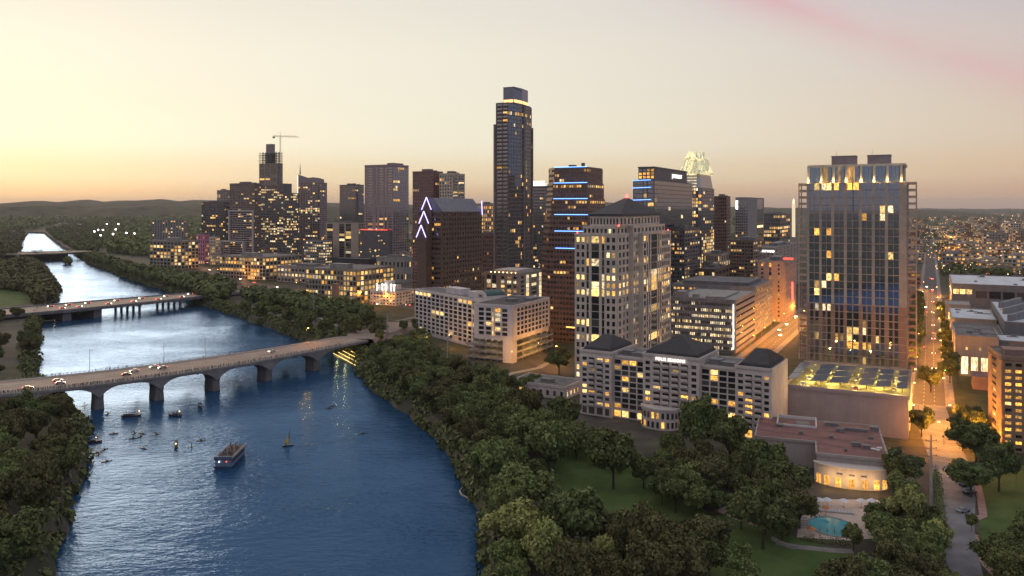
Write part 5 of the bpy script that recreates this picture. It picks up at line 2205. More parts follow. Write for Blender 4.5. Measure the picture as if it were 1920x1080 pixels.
# unfinished offset tower with a crane
b = Bld('tower_under_construction', 'unfinished stepped tower with open floors at the top', 519, 486, 530, 1550)
W, D = b.W, b.D
za, zb_ = b.z(306), b.z(284)
P = b.rect()
b.core(P, 0, za)
b.facade(P[0], P[1], 1, za, [(0.03, 0.3, 'S'), (0.36, 0.62, 'S'), (0.68, 0.97, 'S')], 50, d=.2, litp=0.02)
b.facade(P[1], P[2], 1, za, 5, 50, 0.7, 0.7, .2, 0.02)
nf = 7
for k in range(nf):
    zz = za + (zb_ - za) * k / nf
    mb = MB()
    ins = -1.5 if k % 3 else 0.0
    mb.box(-W + ins, -ins * .5, ins, D, zz, zz + .5)
    mb.build('floor_slab', GREYC, b.root)
    for i in range(6):
        for j in range(3):
            mb = MB()
            x = -W + 1 + i * (W - 2) / 5
            y = 1 + j * (D - 2) / 2
            mb.box(x - .4, x + .4, y - .4, y + .4, zz + .5, zz + (zb_ - za) / nf)
            mb.build('column', GREYC, b.root)
mb = MB()
mb.box(-W * .68, -W * .35, D * .2, D * .75, za, b.z(269))
mb.build('lift_core', MAUVE, b.root)
b.done(MAUVE, GL_J)
cr = thing('tower_crane', 'yellow tower crane standing beside the unfinished tower', 'crane', b.world(1.5, D * .5), R(20))
YEL = paint('crane_yellow', (0.45, 0.33, 0.12), 0.6, 0.2, 0.5)
zc = b.z(256)
for nm, z0_, z1_ in (('mast', 0, zc),):
    mb = MB()
    for sx in (-1, 1):
        for sy in (-1, 1):
            mb.bar((sx, sy, 0), (sx, sy, zc), .3)
    k = 0
    while k * 4 < zc - 4:
        s_ = 1 if k % 2 else -1
        for a_, c_ in (((-1, -1), (1, -1)), ((1, -1), (1, 1)), ((1, 1), (-1, 1)), ((-1, 1), (-1, -1))):
            mb.bar((a_[0], a_[1], k * 4), (c_[0], c_[1], k * 4 + 4), .18)
        k += 1
    mb.build('mast', YEL, cr)
mb = MB()
for y in (-.8, .8):
    mb.bar((-14, y, zc), (36, y, zc + .5), .35)
mb.bar((-14, 0, zc + 2.2), (30, 0, zc + 2.4), .3)
for k in range(16):
    mb.bar((-14 + k * 3, -.8, zc), (-12.5 + k * 3, 0, zc + 2.3), .15)
    mb.bar((-12.5 + k * 3, 0, zc + 2.3), (-11 + k * 3, .8, zc), .15)
mb.build('jib', YEL, cr)
mb = MB()
mb.bar((0, 0, zc), (0, 0, zc + 9), .4)
mb.bar((0, 0, zc + 9), (28, 0, zc + 2.4), .1)
mb.bar((0, 0, zc + 9), (-13, 0, zc + 2.2), .1)
mb.build('apex', YEL, cr)
mb = MB()
mb.box(-14.5, -10, -1.2, 1.2, zc - 3, zc - .4)
mb.build('counterweight', GREYC, cr)
# terraced glass office
b = Bld('office_tower', 'broad glass office block with stepped top and lit floors', 545, 490, 561, 1250)
W, D = b.W, b.D
for (xa, xb, yt, ybase) in ((490, 520, 348, 500), (520, 531, 344, 500), (531, 545, 362, 500)):
    x0, x1 = b.fx(xa), b.fx(xb) if xb != 545 else 0.0
    z_ = b.z(yt)
    b.core([(x0, 0), (x1, 0), (x1, D), (x0, D)], 0, z_)
    n_ = int(z_ / 3.9)
    rl_ = {k: (0.55 if 12 < k < 20 or k == n_ - 2 else 0.22) for k in range(n_)}
    b.facade((x0, 0), (x1, 0), 0.5, z_ - .3, max(3, int((x1 - x0) / 3.6)), n_, 0.88, 0.55, .25, .2, rl_, pal=(4, 0, 5, 3))
    if xb == 545:
        b.facade((x1, 0), (x1, D), 0.5, z_ - .3, 7, n_, 0.88, 0.55, .25, .2, rl_, pal=(4, 0, 5, 3))
    b.roof([(x0, 0), (x1, 0), (x1, D), (x0, D)], z_)
b.done(DGREY, GL_J)
# curved condominium tower with a spire
b = Bld('condominium_tower', 'condominium tower with a light lined edge and green spire', 600, 559, 613, 1320)
W, D = b.W, b.D
ztp = b.z(342)
P = b.rect()
b.core(P, 0, ztp)
b.facade(P[0], P[1], 1, ztp, 9, 42, 0.72, 0.7, .25, 0.08, {k: (0.6 if 25 < k < 29 else .1) for k in range(42)}, pal=(4, 1, 5, 3))
b.facade(P[1], P[2], 1, ztp, 5, 42, 0.6, 0.7, .25, 0.06)
mb = MB()                                   # curved sail on the roof
sail = [(-W, b.z(326)), (-W * .8, b.z(329)), (-W * .55, b.z(333)), (-W * .3, b.z(332)), (0, b.z(334))]
for k in range(4):
    mb.v += [(sail[k][0], -.3, ztp), (sail[k + 1][0], -.3, ztp), (sail[k + 1][0], -.3, sail[k + 1][1]), (sail[k][0], -.3, sail[k][1]),
             (sail[k][0], D * .6, ztp), (sail[k + 1][0], D * .6, ztp), (sail[k + 1][0], D * .6, sail[k + 1][1] - 2), (sail[k][0], D * .6, sail[k][1] - 2)]
    o_ = 8 * k
    for f in ((0, 1, 2, 3), (7, 6, 5, 4), (3, 2, 6, 7), (0, 3, 7, 4), (1, 5, 6, 2)):
        mb.face([o_ + i for i in f])
mb.build('roof_sail', MAUVE, b.root)
mb = MB()
zs = b.z(326)
mb.bar((-W + 2.5, 2, zs), (-W + 2.5, 2, b.z(305)), 1.1, 6, 0.3)
mb.bar((-W + 1.5, 2, zs), (-W + 2.5, 2, b.z(312)), .35)
mb.bar((-W + 4, 2, zs), (-W + 2.5, 2, b.z(312)), .35)
mb.build('spire', paint('spire_green', (0.18, 0.3, 0.17), 0.5, 0.2, .5), b.root)
b.strip((-W - .4, -.6, 60), (-W - .4, -.6, b.z(328)), glow('edge_light', (1.0, .93, .75), 1.6), .5, 'edge_light')
b.done(MAUVE, GL_J)
simple('office_tower', 'slim grey blue tower standing apart between two groups', 672, 637, 682, 347, 1450, DGREY, 38, 9, 4, 0.75, 0.75, 0.04, glassmat=GL_BLUE, rows_lit=None)
b = simple('office_block', 'mid-height block with pale fins below the slim grey tower', 672, 611, 684, 419, 1190, TANP, 19, [(0.04, .22, 'S'), (.42, .58, 'S'), (.62, .78, 'S')], 4, 0.6, 0.7, 0.2)
simple('parking_garage', 'pale lit garage block at the foot of the spired tower', 610, 570, 622, 452, 1180, GREYC, 11, 10, 4, 0.75, 0.5, 0.55, plant=False, pal=(2, 0, 6, 2))
# big two tone tower
b = Bld('hotel_tower', 'large square tower with pink panels and dark balcony slots', 737, 684, 766, 1130)
W, D = b.W, b.D
ztp = b.z(310)
P = b.rect()
b.core(P, 0, ztp)
NR = 40
b.facade(P[0], P[1], 1, ztp - 2, [(0.05, 0.10, 'w'), (.12, .28, 'w'), (.40, .44, 's'), (.52, .66, 'w'), (.72, .78, 's'), (.82, .97, 'w')], NR, wh=0.62, d=.4, litp=0.05, pal=(4, 3, 2, 3))
b.facade(P[1], P[2], 1, ztp - 2, 7, NR, 0.85, 0.8, .2, 0.04, pal=(4, 3, 2, 3))
b.parapet(P, ztp, 1.5)
b.roof(P, ztp)
b.plant([(-W * .25, -1, 3, D * .7, ztp, ztp + 3.5)], MAUVE)
mb = MB()
mb.box(-W - 1, -2, -9, -.5, 0, b.z(432))
b.strip((-W, -9.4, b.z(431)), (-3, -9.4, b.z(431)), glow('red_strip', (1.0, .08, .05), 2.6), .4, 'red_light_strip')
low = mb.build('podium', DGREY, b.root)
for k in range(26):
    o = link('window', pane_mesh(rng.choice(LITS_S)), b.root)
    o.location = (rng.uniform(-W, -4), -9.05, rng.uniform(4, b.z(440)))
    o.scale = (2.2, .12, 1.6)
b.done(paint('pink_panel', (0.33, 0.245, 0.26), .75, .15, .2), GL_BLUE)
# twin bodied residential tower
simple('residential_tower', 'reddish residential tower with a rounded roof behind the neon gables', 812, 774, 830, 322, 870, paint('red_brown_panel', (0.24, 0.135, 0.125), .75, .2, .3), 38, 9, 5, .55, .6, .06)
simple('residential_tower', 'beige residential tower with wide balconies behind the neon gables', 848, 824, 871, 326, 860, BEIGE, 37, 5, [(.06, .4, 'b'), (.5, .94, 'b')], .6, .6, .08)
simple('office_block', 'golden lit block behind the umber tower', 921, 896, 930, 384, 960, TANP, 20, 7, 3, .6, .6, .65, pal=(3, 7, 0, 1))
simple('office_block', 'dark red block between the umber tower and the tallest tower', 925, 893, 934, 440, 850, BROWN, 15, 8, 3, .6, .5, .06)
b = simple('office_tower', 'glass office tower with a white lit crown behind the blue lined tower', 1022, 1000, 1034, 350, 880, DGREY, 34, 7, 4, .85, .6, .15, glassmat=GL_BLUE, plant=False)
mb = MB()
for k in range(9):
    mb.box(-b.W + k * b.W / 9, -b.W + k * b.W / 9 + b.W / 14, -.2, .3, b.z(350), b.z(339))
mb.build('crown_fins', glow('crown_white', (1.0, .95, .78), 1.8), b.root)
mb = MB()
mb.box(-b.W, -.1, .4, b.D * .8, b.z(350), b.z(343))
mb.build('crown_screen', glow('crown_dim', (1.0, .9, .7), .7), b.root)
simple('office_tower', 'dark brown slab standing behind the crystal crowned tower', 1362, 1338, 1369, 369, 950, BROWN, 28, 7, 3, .7, .5, .03, glassmat=GL_BROWN)
b = simple('office_tower', 'pale grey slab tower with blank side and lit corner sign', 1402, 1379, 1432, 371, 1100, GREYC, 28, 6, [(.55, .95, 'S')], .8, .7, .05, glassmat=GL_BLUE, plant=False)
mb = MB()
mb.box(-b.W + 1, -b.W + 3, -.7, -.4, b.z(392), b.z(376))
mb.build('corner_sign', WHITE_LAMP, b.root)
simple('office_block', 'blue glass block with a red roof sign toward the horizon', 1462, 1427, 1481, 402, 1350, DGREY, 13, 9, 5, .8, .6, .3, glassmat=GL_BLUE)
simple('office_block', 'brown mid-rise with lit floors left of the white hotel signs', 1412, 1370, 1428, 452, 800, paint('brown_panel', (.17, .125, .1), .7, .2, .3), 17, 8, 4, .75, .55, .2)
b = simple('hotel', 'pale hotel block with a lit name along its roof edge', 1452, 1414, 1498, 466, 850, PALE, 14, 5, 7, .35, .45, .06, plant=True)
letters('COURTYARD', 3.2, glow('small_sign', (1.0, .95, .9), 3.0), b.root, (-b.W * .45, -.6, b.z(469) - 2.4), 0, 'sign_lettering', .2)
b = simple('hotel', 'pinkish hotel slab with a red vertical sign beside the street', 1472, 1421, 1492, 492, 657, paint('pink_brick', (.36, .27, .235), .8, .18, .3), 14, [(.12, .2, 'w'), (.42, .5, 's'), (.74, .8, 'w')], 8, .4, .5, .12)
mb = MB()
mb.box(0.4, 1.6, b.D * .55, b.D * .55 + 1.0, b.z(572), b.z(535))
mb.build('vertical_sign', glow('red_sign', (1.0, .07, .05), 4.0), b.root)
mb = MB()
mb.box(-6, 2, b.D * .5, b.D * .5 + .6, b.z(492) + .4, b.z(492) + 2.2)
mb.build('roof_sign', glow('red_sign_dim', (1.0, .1, .06), 1.6), b.root)
simple('office_block', 'small block with pale lit vertical fins below the crystal crowned tower', 1352, 1318, 1369, 478, 780, TANP, 8, 12, 4, .5, .8, .45, pal=(3, 0, 5, 2))
simple('parking_garage', 'dark terraced garage with lit roof edge beside the hotel tower', 1340, 1310, 1372, 506, 740, UMBER, 6, 6, 5, .8, .5, .4)
simple('office_block', 'dark mid-rise with lit windows below the hotel tower', 1283, 1256, 1312, 430, 720, DGREY, 20, 6, 6, .7, .5, .25)
# grey garage block by the street
b = Bld('parking_garage', 'wide pale garage block with rows of white lit openings', 1378, 1259, 1416, 515)
W, D = b.W, b.D
zr = b.z(565)
P = b.rect()
b.core(P, 0, zr)
b.facade(P[0], P[1], 1.2, zr - .6, 34, 8, .7, .45, .4, .5, {0: .3, 7: .1, 1: .7, 2: .7, 3: .75, 4: .7, 5: .8, 6: .7}, pal=(2, 0, 8, 1), cols_lit={33: 0.2})
b.facade(P[1], P[2], 1.2, zr - .6, 1, 8, .94, .4, .4, .1, pal=(0, 2, 2, 3))
b.parapet(P, zr, 1.0)
b.roof(P, zr, PALE)
b.plant([(-W * .95, -W * .8, 4, 12, zr, zr + 4), (-W * .7, -W * .62, 6, 12, zr, zr + 2.4), (-W * .5, -W * .2, 8, D * .8, zr, zr + 1.2)], PALE)
b.strip((-.8, -.8, 3), (-.8, -.8, zr - 2), glow('corner_light', (1.0, .85, .75), 3.0), .35, 'corner_light')
b.done(GREYC)
b = simple('convention_block', 'large flat block with barrel roof behind the garage', 1416, 1262, 1447, 540, 590, GREYC, 9, 20, 12, .6, .4, .3, plant=False, base=2)
mb = MB()
mb.box(-b.W * .9, -b.W * .1, 6, b.D * .8, b.z(540), b.z(540) + 3)
mb.build('roof_storey', ROOF, b.root)

# ================================================================== riverside blocks
def office_low(label, cx, xl, xr, ytop, Y, rows, cf, cr, litp=.6):
    b = simple('office_block', label, cx, xl, xr, ytop, Y, paint('sand_stone', (.3, .26, .21), .8, .2, .3), rows, cf, cr, .72, .68, litp, pal=(5, 2, 1, 2), plant=False)
    b.plant([(-b.W * .62, -b.W * .28, 8, 18, b.z(ytop), b.z(ytop) + 5)], PALE)
    return b


office_low('glazed riverside office block with yellow lit floors, nearer of the pair', 668, 574, 738, 507, 800, 6, 16, 10, .62)
office_low('glazed riverside office block with yellow lit floors, farther of the pair', 498, 412, 566, 483, 1040, 6, 16, 10, .55)
b = office_low('bright glass fronted building beside the wooded bank', 340, 281, 372, 453, 1230, 8, 9, 5, .5)
simple('office_block', 'pink floodlit block behind the bright glass building', 384, 368, 392, 441, 1330, paint('pink_floodlight_wall', (.5, .2, .32), .7, .2, .3), 7, 4, 3, .4, .6, .3)  # pink floodlight is put into the wall colour
simple('office_block', 'cream block with lit windows behind the floodlit yard', 404, 392, 412, 445, 1320, BEIGE, 9, 4, 3, .5, .5, .4)
b = simple('civic_hall', 'white stepped civic hall with terraces beside the riverside drive', 742, 694, 776, 548, 770, WHITE, 4, 8, 6, .6, .45, .3, plant=False, d=.5)
b.plant([(-b.W * .9, -b.W * .3, 6, 22, b.z(548), b.z(548) + 5), (-b.W * .7, -b.W * .5, 10, 20, b.z(548) + 5.3, b.z(548) + 9)], WHITE, 'upper_terrace')
for k in range(5):
    mb = MB()
    mb.lathe((-b.W * (.15 + .17 * k), 4 + 2 * (k % 2), b.z(548) + .3), [(.2, 0), (.2, 5.4), (.7, 5.6), (.5, 6.4)], 6)
    mb.build('terrace_lamp', WHITE_LAMP, b.root)
b = simple('theatre', 'black flat roofed hall behind the riverside offices', 690, 622, 706, 487, 1020, paint('black_metal', (.04, .04, .045), .6, .2, .3), 2, 6, 3, .3, .3, .1, plant=False)
simple('office_block', 'low white roofed hall right of the black hall', 758, 706, 775, 484, 1000, PALE, 2, 7, 4, .5, .4, .3)
simple('office_block', 'low pale block with terrace between the pair of glazed offices', 600, 520, 640, 503, 990, GREYC, 3, 12, 6, .6, .5, .4)
b = simple('pavilion', 'single storey pavilion with a pale flat roof beside the hotel wood', 1060, 958, 1092, 728, 392, HOTELW, 1, 8, 5, .4, .5, .35, plant=False, rot=R(30))
b.plant([(-b.W * .55, -b.W * .35, 6, 10, b.z(728) + .3, b.z(728) + 1.8)])
# small round brick shaft near the bridge head
sh = thing('brick_shaft', 'square brick shaft standing between riverside trees', 'tower', gp(629, 572), -TH)
mb = MB()
mb.box(-2.5, 2.5, -2.5, 2.5, 0, 20)
mb.box(-2.8, 2.8, -2.8, 2.8, 20, 21)
mb.build('shaft', ROSEB, sh)
mb = MB()
mb.box(-1.2, 1.2, -2.62, -2.5, 3, 5.5)
mb.build('door', DGREY, sh)

# ================================================================== red roofed hall, pool side
RED = paint('red_roof', (0.215, 0.105, 0.095), .85, .25, .25)
b = Bld('banquet_hall', 'hall with a flat red roof and a curved lit front facing the pool', 1666, 1532, 1682, 268, rot=R(20), D=44)
hall = b
W, D = b.W, b.D
zr = zt(862, 268) - GZ
P = [(-W, 0), (0, 0), (0, D), (-W - 21, D), (-W - 21, 14), (-W, 14)]
b.core(P, 0, zr - .3)
b.parapet(P, zr - .3, .5, .5)
b.roof([(-W + .3, .3), (-.3, .3), (-.3, D - .3), (-W - 20.7, D - .3), (-W - 20.7, 14.3), (-W + .3, 14.3)], zr - .3, RED, 'red_roof')
for (x, y, w_, d_, h_) in ((-W * .48, 12, 3.0, 1.6, 1.2), (-W * .32, 10.5, 2.4, 1.5, 1.0), (-W * .55, 33, 8, .8, .9), (-W * .68, 30, 2.6, 1.6, 1.1), (-W - 14, 30, 2, 2, .6), (-3, 36, 3, 2.4, 1.2), (-W * .8, 20, 1.2, 1.2, .8), (-W * .2, 24, 1.6, 1.0, .6), (-W * .6, 5, .8, .8, .7), (-W - 6, 22, 1.4, 1.4, .9), (-W * .85, 38, 5, 1.2, 1.0)):
    b.plant([(x, x + w_, y, y + d_, zr, zr + h_)], PLANT, 'roof_unit')
DISH = paint('dish_white', (.6, .6, .6), .5, .1, .5)
for x, y in ((-4.2, 6), (-3.0, 5.3), (-2.2, 8)):
    mb = MB()
    mb.lathe((x, y, zr + .2), [(.12, 0), (.12, .8), (.3, .85), (.9, 1.35), (.95, 1.4), (.25, .95)], 12)
    mb.build('satellite_dish', DISH, b.root)
# curved lit front
cx_ = -W * .52
arc = [(cx_ + math.cos(a) * W * .52, -math.sin(a) * 5.2 - .02) for a in np.linspace(0, math.pi, 19)]
mb = MB()
mb.prism(arc[::-1], 0, 6.6)
mb.prism([(cx_ + (p[0] - cx_) * 1.03, p[1] * 1.06 - .03) for p in arc][::-1], 6.61, 7.1)
mb.build('curved_front', HOTELW, b.root)
for k in range(7):
    a_ = math.pi * (0.5 + (k - 3) * .115)
    o = link('window', pane_mesh(LITS_S[1]), b.root)
    o.location = (cx_ + math.cos(a_) * W * .52, -math.sin(a_) * 5.2 - .05, 1.9)
    o.rotation_euler = (0, 0, math.atan2(math.cos(a_) * 5.2, math.sin(a_) * W * .52))
    o.scale = (1.7, .3, 3.0)
    mb = MB()
    mb.box(-.06, .06, -.2, .06, -1.5, 1.5)
    f_ = mb.build('window_mullion', DGREY, b.root)
    f_.location = o.location
    f_.rotation_euler = o.rotation_euler
for k in range(3):  # added lights without fittings, to brighten the terrace before the lit windows
    lamp_light(b.root, (cx_ + (k - 1) * W * .3, -8.5, 3.2), 700, (1.0, .6, .22), .5)
for k in (2, 3, 4):
    a_ = math.pi * (0.5 + (k - 3) * .105)
    mb = MB()
    mb.box(-.9, .9, -.12, .1, -.25, .25)
    f_ = mb.build('vent', DGREY, b.root)
    f_.location = (cx_ + math.cos(a_) * W * .52, -math.sin(a_) * 5.2 - .05, 4.7)
    f_.rotation_euler = (0, 0, math.atan2(math.cos(a_) * 5.2, math.sin(a_) * W * .52))
b.done(paint('tan_render', (.40, .335, .30), .85, .12, .2, streaks=.2))
# loading court between hotel and podium
b = Bld('service_court', 'open topped white service court beside the hotel end wall', 1532, 1456, 1540, 306, rot=R(20), D=14)
W, D = b.W, b.D
zr = b.z(800)
for (x0, x1, y0, y1) in ((-W, 0, 0, .5), (-W, 0, D - .5, D), (-W, -W + .5, .5, D - .5), (-.5, 0, .5, D - .5)):
    b.wall.box(x0, x1, y0, y1, 0, zr)
b.wall.box(-W + .5, -.5, .5, D - .5, 0, zr - 3)
b.plant([(-W * .5, -W * .2, 4, 9, zr - 2.98, zr - .8)])
b.done(WHITE)

# ================================================================== east side
EX = paint('exhibition_stone', (.36, .31, .27), .85, .15, .2, streaks=.2)
WROOF = paint('white_membrane', (.55, .57, .6), .8, .2, .1)
GREYM = paint('grey_cladding', (.19, .185, .19), .7, .2, .2)
LEFTC = A0 + Vector((UY, -UX)) * 16.0       # building line on the right of the street


def right_bld(name, label, Yn, off, W_, D_, H_, wallm, roofm, z0=GZ):
    """a block on the right of the long street: origin at its near left corner"""
    s = (Yn - A0.y) / UY
    p = (A0.x + UX * s + UY * off, A0.y + UY * s - UX * off)
    root = thing(name, label, 'building', (p[0], p[1], z0), -TH)
    mb = MB()
    mb.box(0, W_, 0, D_, 0, H_)
    for (x0, x1, y0, y1) in ((-.2, W_ + .2, -.2, .3), (-.2, W_ + .2, D_ - .3, D_ + .2), (-.2, .3, .3, D_ - .3), (W_ - .3, W_ + .2, .3, D_ - .3)):
        mb.box(x0, x1, y0, y1, H_ - .5, H_ + .8)
    mb.build('wall', wallm, root)
    mb = MB()
    mb.box(.4, W_ - .4, .4, D_ - .4, H_ + .02, H_ + .2)
    mb.build('roof', roofm, root)
    return root


def panes_on(root, spots, mat):
    """each spot: centre x, y, z, width, height, facing angle"""
    for x, y, z, w_, h_, a_ in spots:
        o = link('window', pane_mesh(mat), root)
        o.location = (x, y, z)
        o.rotation_euler = (0, 0, a_)
        o.scale = (w_, .2, h_)


YB = 456.0
def roof_bits(root, W_, D_, H_, n, label_mat=PLANT):
    for k in range(n):
        mb = MB()
        x, y = rng.uniform(3, W_ - 6), rng.uniform(3, D_ - 5)
        mb.box(x, x + rng.uniform(1.5, 4), y, y + rng.uniform(1.2, 3), H_ + .2, H_ + rng.uniform(.8, 2.0))
        if k % 3 == 0:
            mb.bar((x - 2, y - 1, H_ + .5), (x + rng.uniform(4, 9), y - 1, H_ + .5), .25, 6)
        mb.build('roof_unit', label_mat, root)


r_ = right_bld('exhibition_pavilion', 'tan corner pavilion with three tall lit windows beside the long street', YB, 13, 21, 36, 22, EX, ROOF)
panes_on(r_, [(4.5 + k * 4.8, -.05, 6, 3.2, 9.5, 0) for k in range(3)], LITS_S[2])
panes_on(r_, [(5.5 + k * 6.5, -.05, 15.5, .9, 1.4, 0) for k in range(2)], LITS_S[0])
panes_on(r_, [(-.05, 5 + k * 7, 8, 2.5, 7, R(90)) for k in range(4)], LITS_S[1])
roof_bits(r_, 21, 36, 22, 5)
r_ = right_bld('exhibition_hall', 'low white roofed strip of the exhibition hall beside the tan pavilion', YB + 10, 35, 130, 26, 19, GREYM, WROOF)
panes_on(r_, [(16 + k * 10, -.05, 12, 6, 2.4, 0) for k in range(4)], LITS_S[0])
roof_bits(r_, 110, 26, 19, 8)
r_ = right_bld('exhibition_hall', 'great exhibition hall with a broad white membrane roof and grey walls', YB + 44, 40, 150, 120, 25, GREYM, WROOF)
roof_bits(r_, 120, 120, 25, 16)
for k in range(3):                            # slanting dark upstands on the white roof
    mb = MB()
    y0 = 8 + k * 36
    mb.v += [(2, y0, 25.1), (16, y0 + 28, 25.1), (16, y0 + 28, 30.5), (2, y0, 29.0), (4, y0 - 1, 25.1), (18, y0 + 27, 25.1), (18, y0 + 27, 30.5), (4, y0 - 1, 29.0)]
    for f in ((0, 1, 2, 3), (7, 6, 5, 4), (3, 2, 6, 7), (0, 3, 7, 4), (1, 5, 6, 2)):
        mb.face(f)
    mb.build('roof_upstand', GREYM, r_)
r2 = right_bld('exhibition_hall', 'stepped grey roofed block of the exhibition hall beside the street trees', YB + 42, 13, 26, 40, 18, EX, ROOF)
roof_bits(r2, 26, 40, 18, 5)
r2 = right_bld('exhibition_hall', 'low pale roofed exhibition wing beside the street trees', YB + 86, 13, 26, 62, 20, EX, WROOF)
roof_bits(r2, 26, 62, 20, 4)
r2 = right_bld('exhibition_hall', 'small lit entrance block at the corner of the far hall', YB + 160, 11, 16, 30, 20, EX, PALE)
panes_on(r2, [(3 + k * 4.5, -.05, 12, 3, 5, 0) for k in range(3)], LITS_S[0])
r2 = right_bld('exhibition_hall', 'far exhibition hall with a broad white roof and dark glass wall', YB + 245, 17, 200, 110, 28, GREYM, WROOF)
panes_on(r2, [(22 + k * 10, -.05, 20, 8.5, 6, 0) for k in range(9)], GL_S)
panes_on(r2, [(-.05, 8 + k * 9, 20, 6, 5, R(90)) for k in range(7)], LITS_S[2])
panes_on(r2, [(3 + k * 5, -.05, 22, 4, 4, 0) for k in range(3)], LITS_S[0])
roof_bits(r2, 150, 110, 28, 14)
# red market shed in front of the pavilion
r_ = right_bld('market_shed', 'low shed with a dark red roof before the tan pavilion', YB - 32, 20, 34, 16, 6, ROSEB, RED)
# brick apartment block at the right edge
b = Bld('apartment_block', 'brick apartment block with orange lit balconies at the right edge', 1880, 1850, 1990, 306, rot=R(20), W=45, D=24)
P = [(0, 0), (45, 0), (45, 24), (0, 24)]
zr = b.z(672)
b.core(P, 0, zr)
b.facade(P[0], P[1], 1, zr - 1, 13, 14, .62, .5, .8, .8, single=True, pal=(1, 8, 0, 2))
b.facade(P[3], P[0], 1, zr - 1, [(.3, .62, 'w')], 14, wh=.5, litp=.12, single=True, pal=(3, 3, 0, 3))
b.parapet(P, zr, 1)
b.roof(P, zr)
b.plant([(2, 12, 6, 14, zr, zr + 2.4)], ROSEB)
b.done(paint('orange_brick', (.3, .19, .125), .85, .2, .4))
# ================================================================== vehicles
CARP = {'white': paint('car_white', (.6, .6, .6), .3, .05, 1), 'silver': paint('car_silver', (.35, .36, .38), .3, .05, 1, metallic=.5), 'black': paint('car_black', (.02, .02, .024), .25, .05, 1),
        'red': paint('car_red', (.3, .03, .03), .3, .05, 1), 'blue': paint('car_blue', (.05, .08, .18), .3, .05, 1), 'gold': paint('car_gold', (.42, .28, .12), .3, .05, 1)}
TYRE = paint('tyre_rubber', (.02, .02, .02), .9, .1, 2)
CGL = glass('car_glass', (.015, .017, .02), 1.8, joined=False, wobble=0)
HEADL = glow('headlamp', (1.0, .85, .6), 14.0)
TAILL = glow('tail_lamp', (1.0, .06, .03), 9.0)


def car_meshes(colour):
    body = MB()
    prof = [(-2.2, .35), (-2.25, .75), (-2.1, .95), (-1.75, 1.0), (-1.25, 1.42), (.35, 1.45), (1.05, 1.02), (1.95, .88), (2.22, .7), (2.25, .35)]
    n = len(prof)
    for y, k in ((-.88, 1.0), (.88, 1.0)):
        for x, z in prof:
            yy = y * (.82 if z > 1.2 else 1.0)
            body.v.append((x, yy, z))
    for i in range(n):
        body.face((i, (i + 1) % n, n + (i + 1) % n, n + i))
    body.face(tuple(range(n - 1, -1, -1)))
    body.face(tuple(range(n, 2 * n)))
    gl = MB()
    for s in (-1, 1):
        y0, y1 = s * .905, s * .755
        gl.add([(-1.6, y0, 1.02), (.9, y0, 1.02), (.3, y1, 1.38), (-1.18, y1, 1.38)], [(0, 1, 2, 3) if s < 0 else (3, 2, 1, 0)])
    gl.add([(.42, -.7, 1.43), (1.0, -.82, 1.07), (1.0, .82, 1.07), (.42, .7, 1.43)], [(0, 1, 2, 3)])
    gl.add([(-1.3, .7, 1.42), (-1.72, .82, 1.04), (-1.72, -.82, 1.04), (-1.3, -.7, 1.42)], [(0, 1, 2, 3)])
    return body.mesh('body', CARP[colour]), gl.mesh('glazing', CGL)


wh = MB()
prev = None
wh.v = [(math.cos(2 * math.pi * k / 12) * .33, s * .11, .33 + math.sin(2 * math.pi * k / 12) * .33) for s in (-1, 1) for k in range(12)]
for k in range(12):
    wh.face((k, (k + 1) % 12, 12 + (k + 1) % 12, 12 + k))
wh.face(tuple(range(12)))
wh.face(tuple(range(23, 11, -1)))
WHEEL = wh.mesh('wheel', TYRE)


def lamp_mesh(mat, s=1.0):
    mb = MB()
    mb.box(-.06 * s, .06 * s, -.2 * s, .2 * s, -.09 * s, .09 * s)
    return mb.mesh('lamp', mat)


HLM, TLM = lamp_mesh(HEADL), lamp_mesh(TAILL)
HLB, TLB = lamp_mesh(HEADL, 2.2), lamp_mesh(TAILL, 1.8)
CARM = {c: car_meshes(c) for c in CARP}


def car(p, z, ang, colour, label, group=None, lights=True, big=False):
    root = thing('car', label, 'car', (p[0], p[1], z), ang, group)
    bm, gm = CARM[colour]
    link('body', bm, root)
    link('glazing', gm, root)
    for x in (-1.4, 1.4):
        for y in (-.82, .82):
            link('wheel', WHEEL, root, loc=(x, y, 0))
    if lights:
        for y in (-.62, .62):
            link('headlight', HLB if big else HLM, root, loc=(2.22, y, .68))
            link('tail_light', TLB if big else TLM, root, loc=(-2.25, y, .8))
    return root


def on_deck(D, px, f, rev=False):
    t = D.t_of_px(px)
    for _ in range(2):
        p = D.pt(t, f)
        err = px - (960 + p.x / p.y * FPX)
        t = max(0, min(1, t + err / 760.0))
    d = D.dirn(t)
    a = math.atan2(d.y, d.x) + (math.pi if rev else 0)
    return D.pt(t, f), a


for px, f, rev, c, lab in ((52, .24, False, 'gold', 'golden car farthest left on the near bridge'), (108, .55, False, 'white', 'white car with glowing tail lights near the left end of the bridge'),
                           (113, .34, False, 'silver', 'silver car beside the white car at the left of the bridge'), (237, .42, False, 'black', 'dark car with a red tail light on the near bridge'),
                           (252, .62, True, 'white', 'white car passing the dark car on the near bridge'), (289, .74, True, 'white', 'pale car nearest the far kerb of the bridge'),
                           (305, .58, True, 'silver', 'silver car in the middle lane of the near bridge'), (510, .58, True, 'white', 'white car alone near the city end of the bridge')):
    p, a = on_deck(D1, px, f, rev)
    car(p, D1.z + .055, a, c, lab)
for k, px in enumerate((98, 118, 132, 150, 168, 205, 222, 252, 268, 298, 314, 342, 358, 388)):
    rev = k % 2 == 0
    p, a = on_deck(D2, px, .7 if rev else .3, rev)
    car(p, D2.z + .065, a, rng.choice(list(CARP)), ordn(k) + ' car from the left on the second bridge', 'cars on the second bridge', big=True)
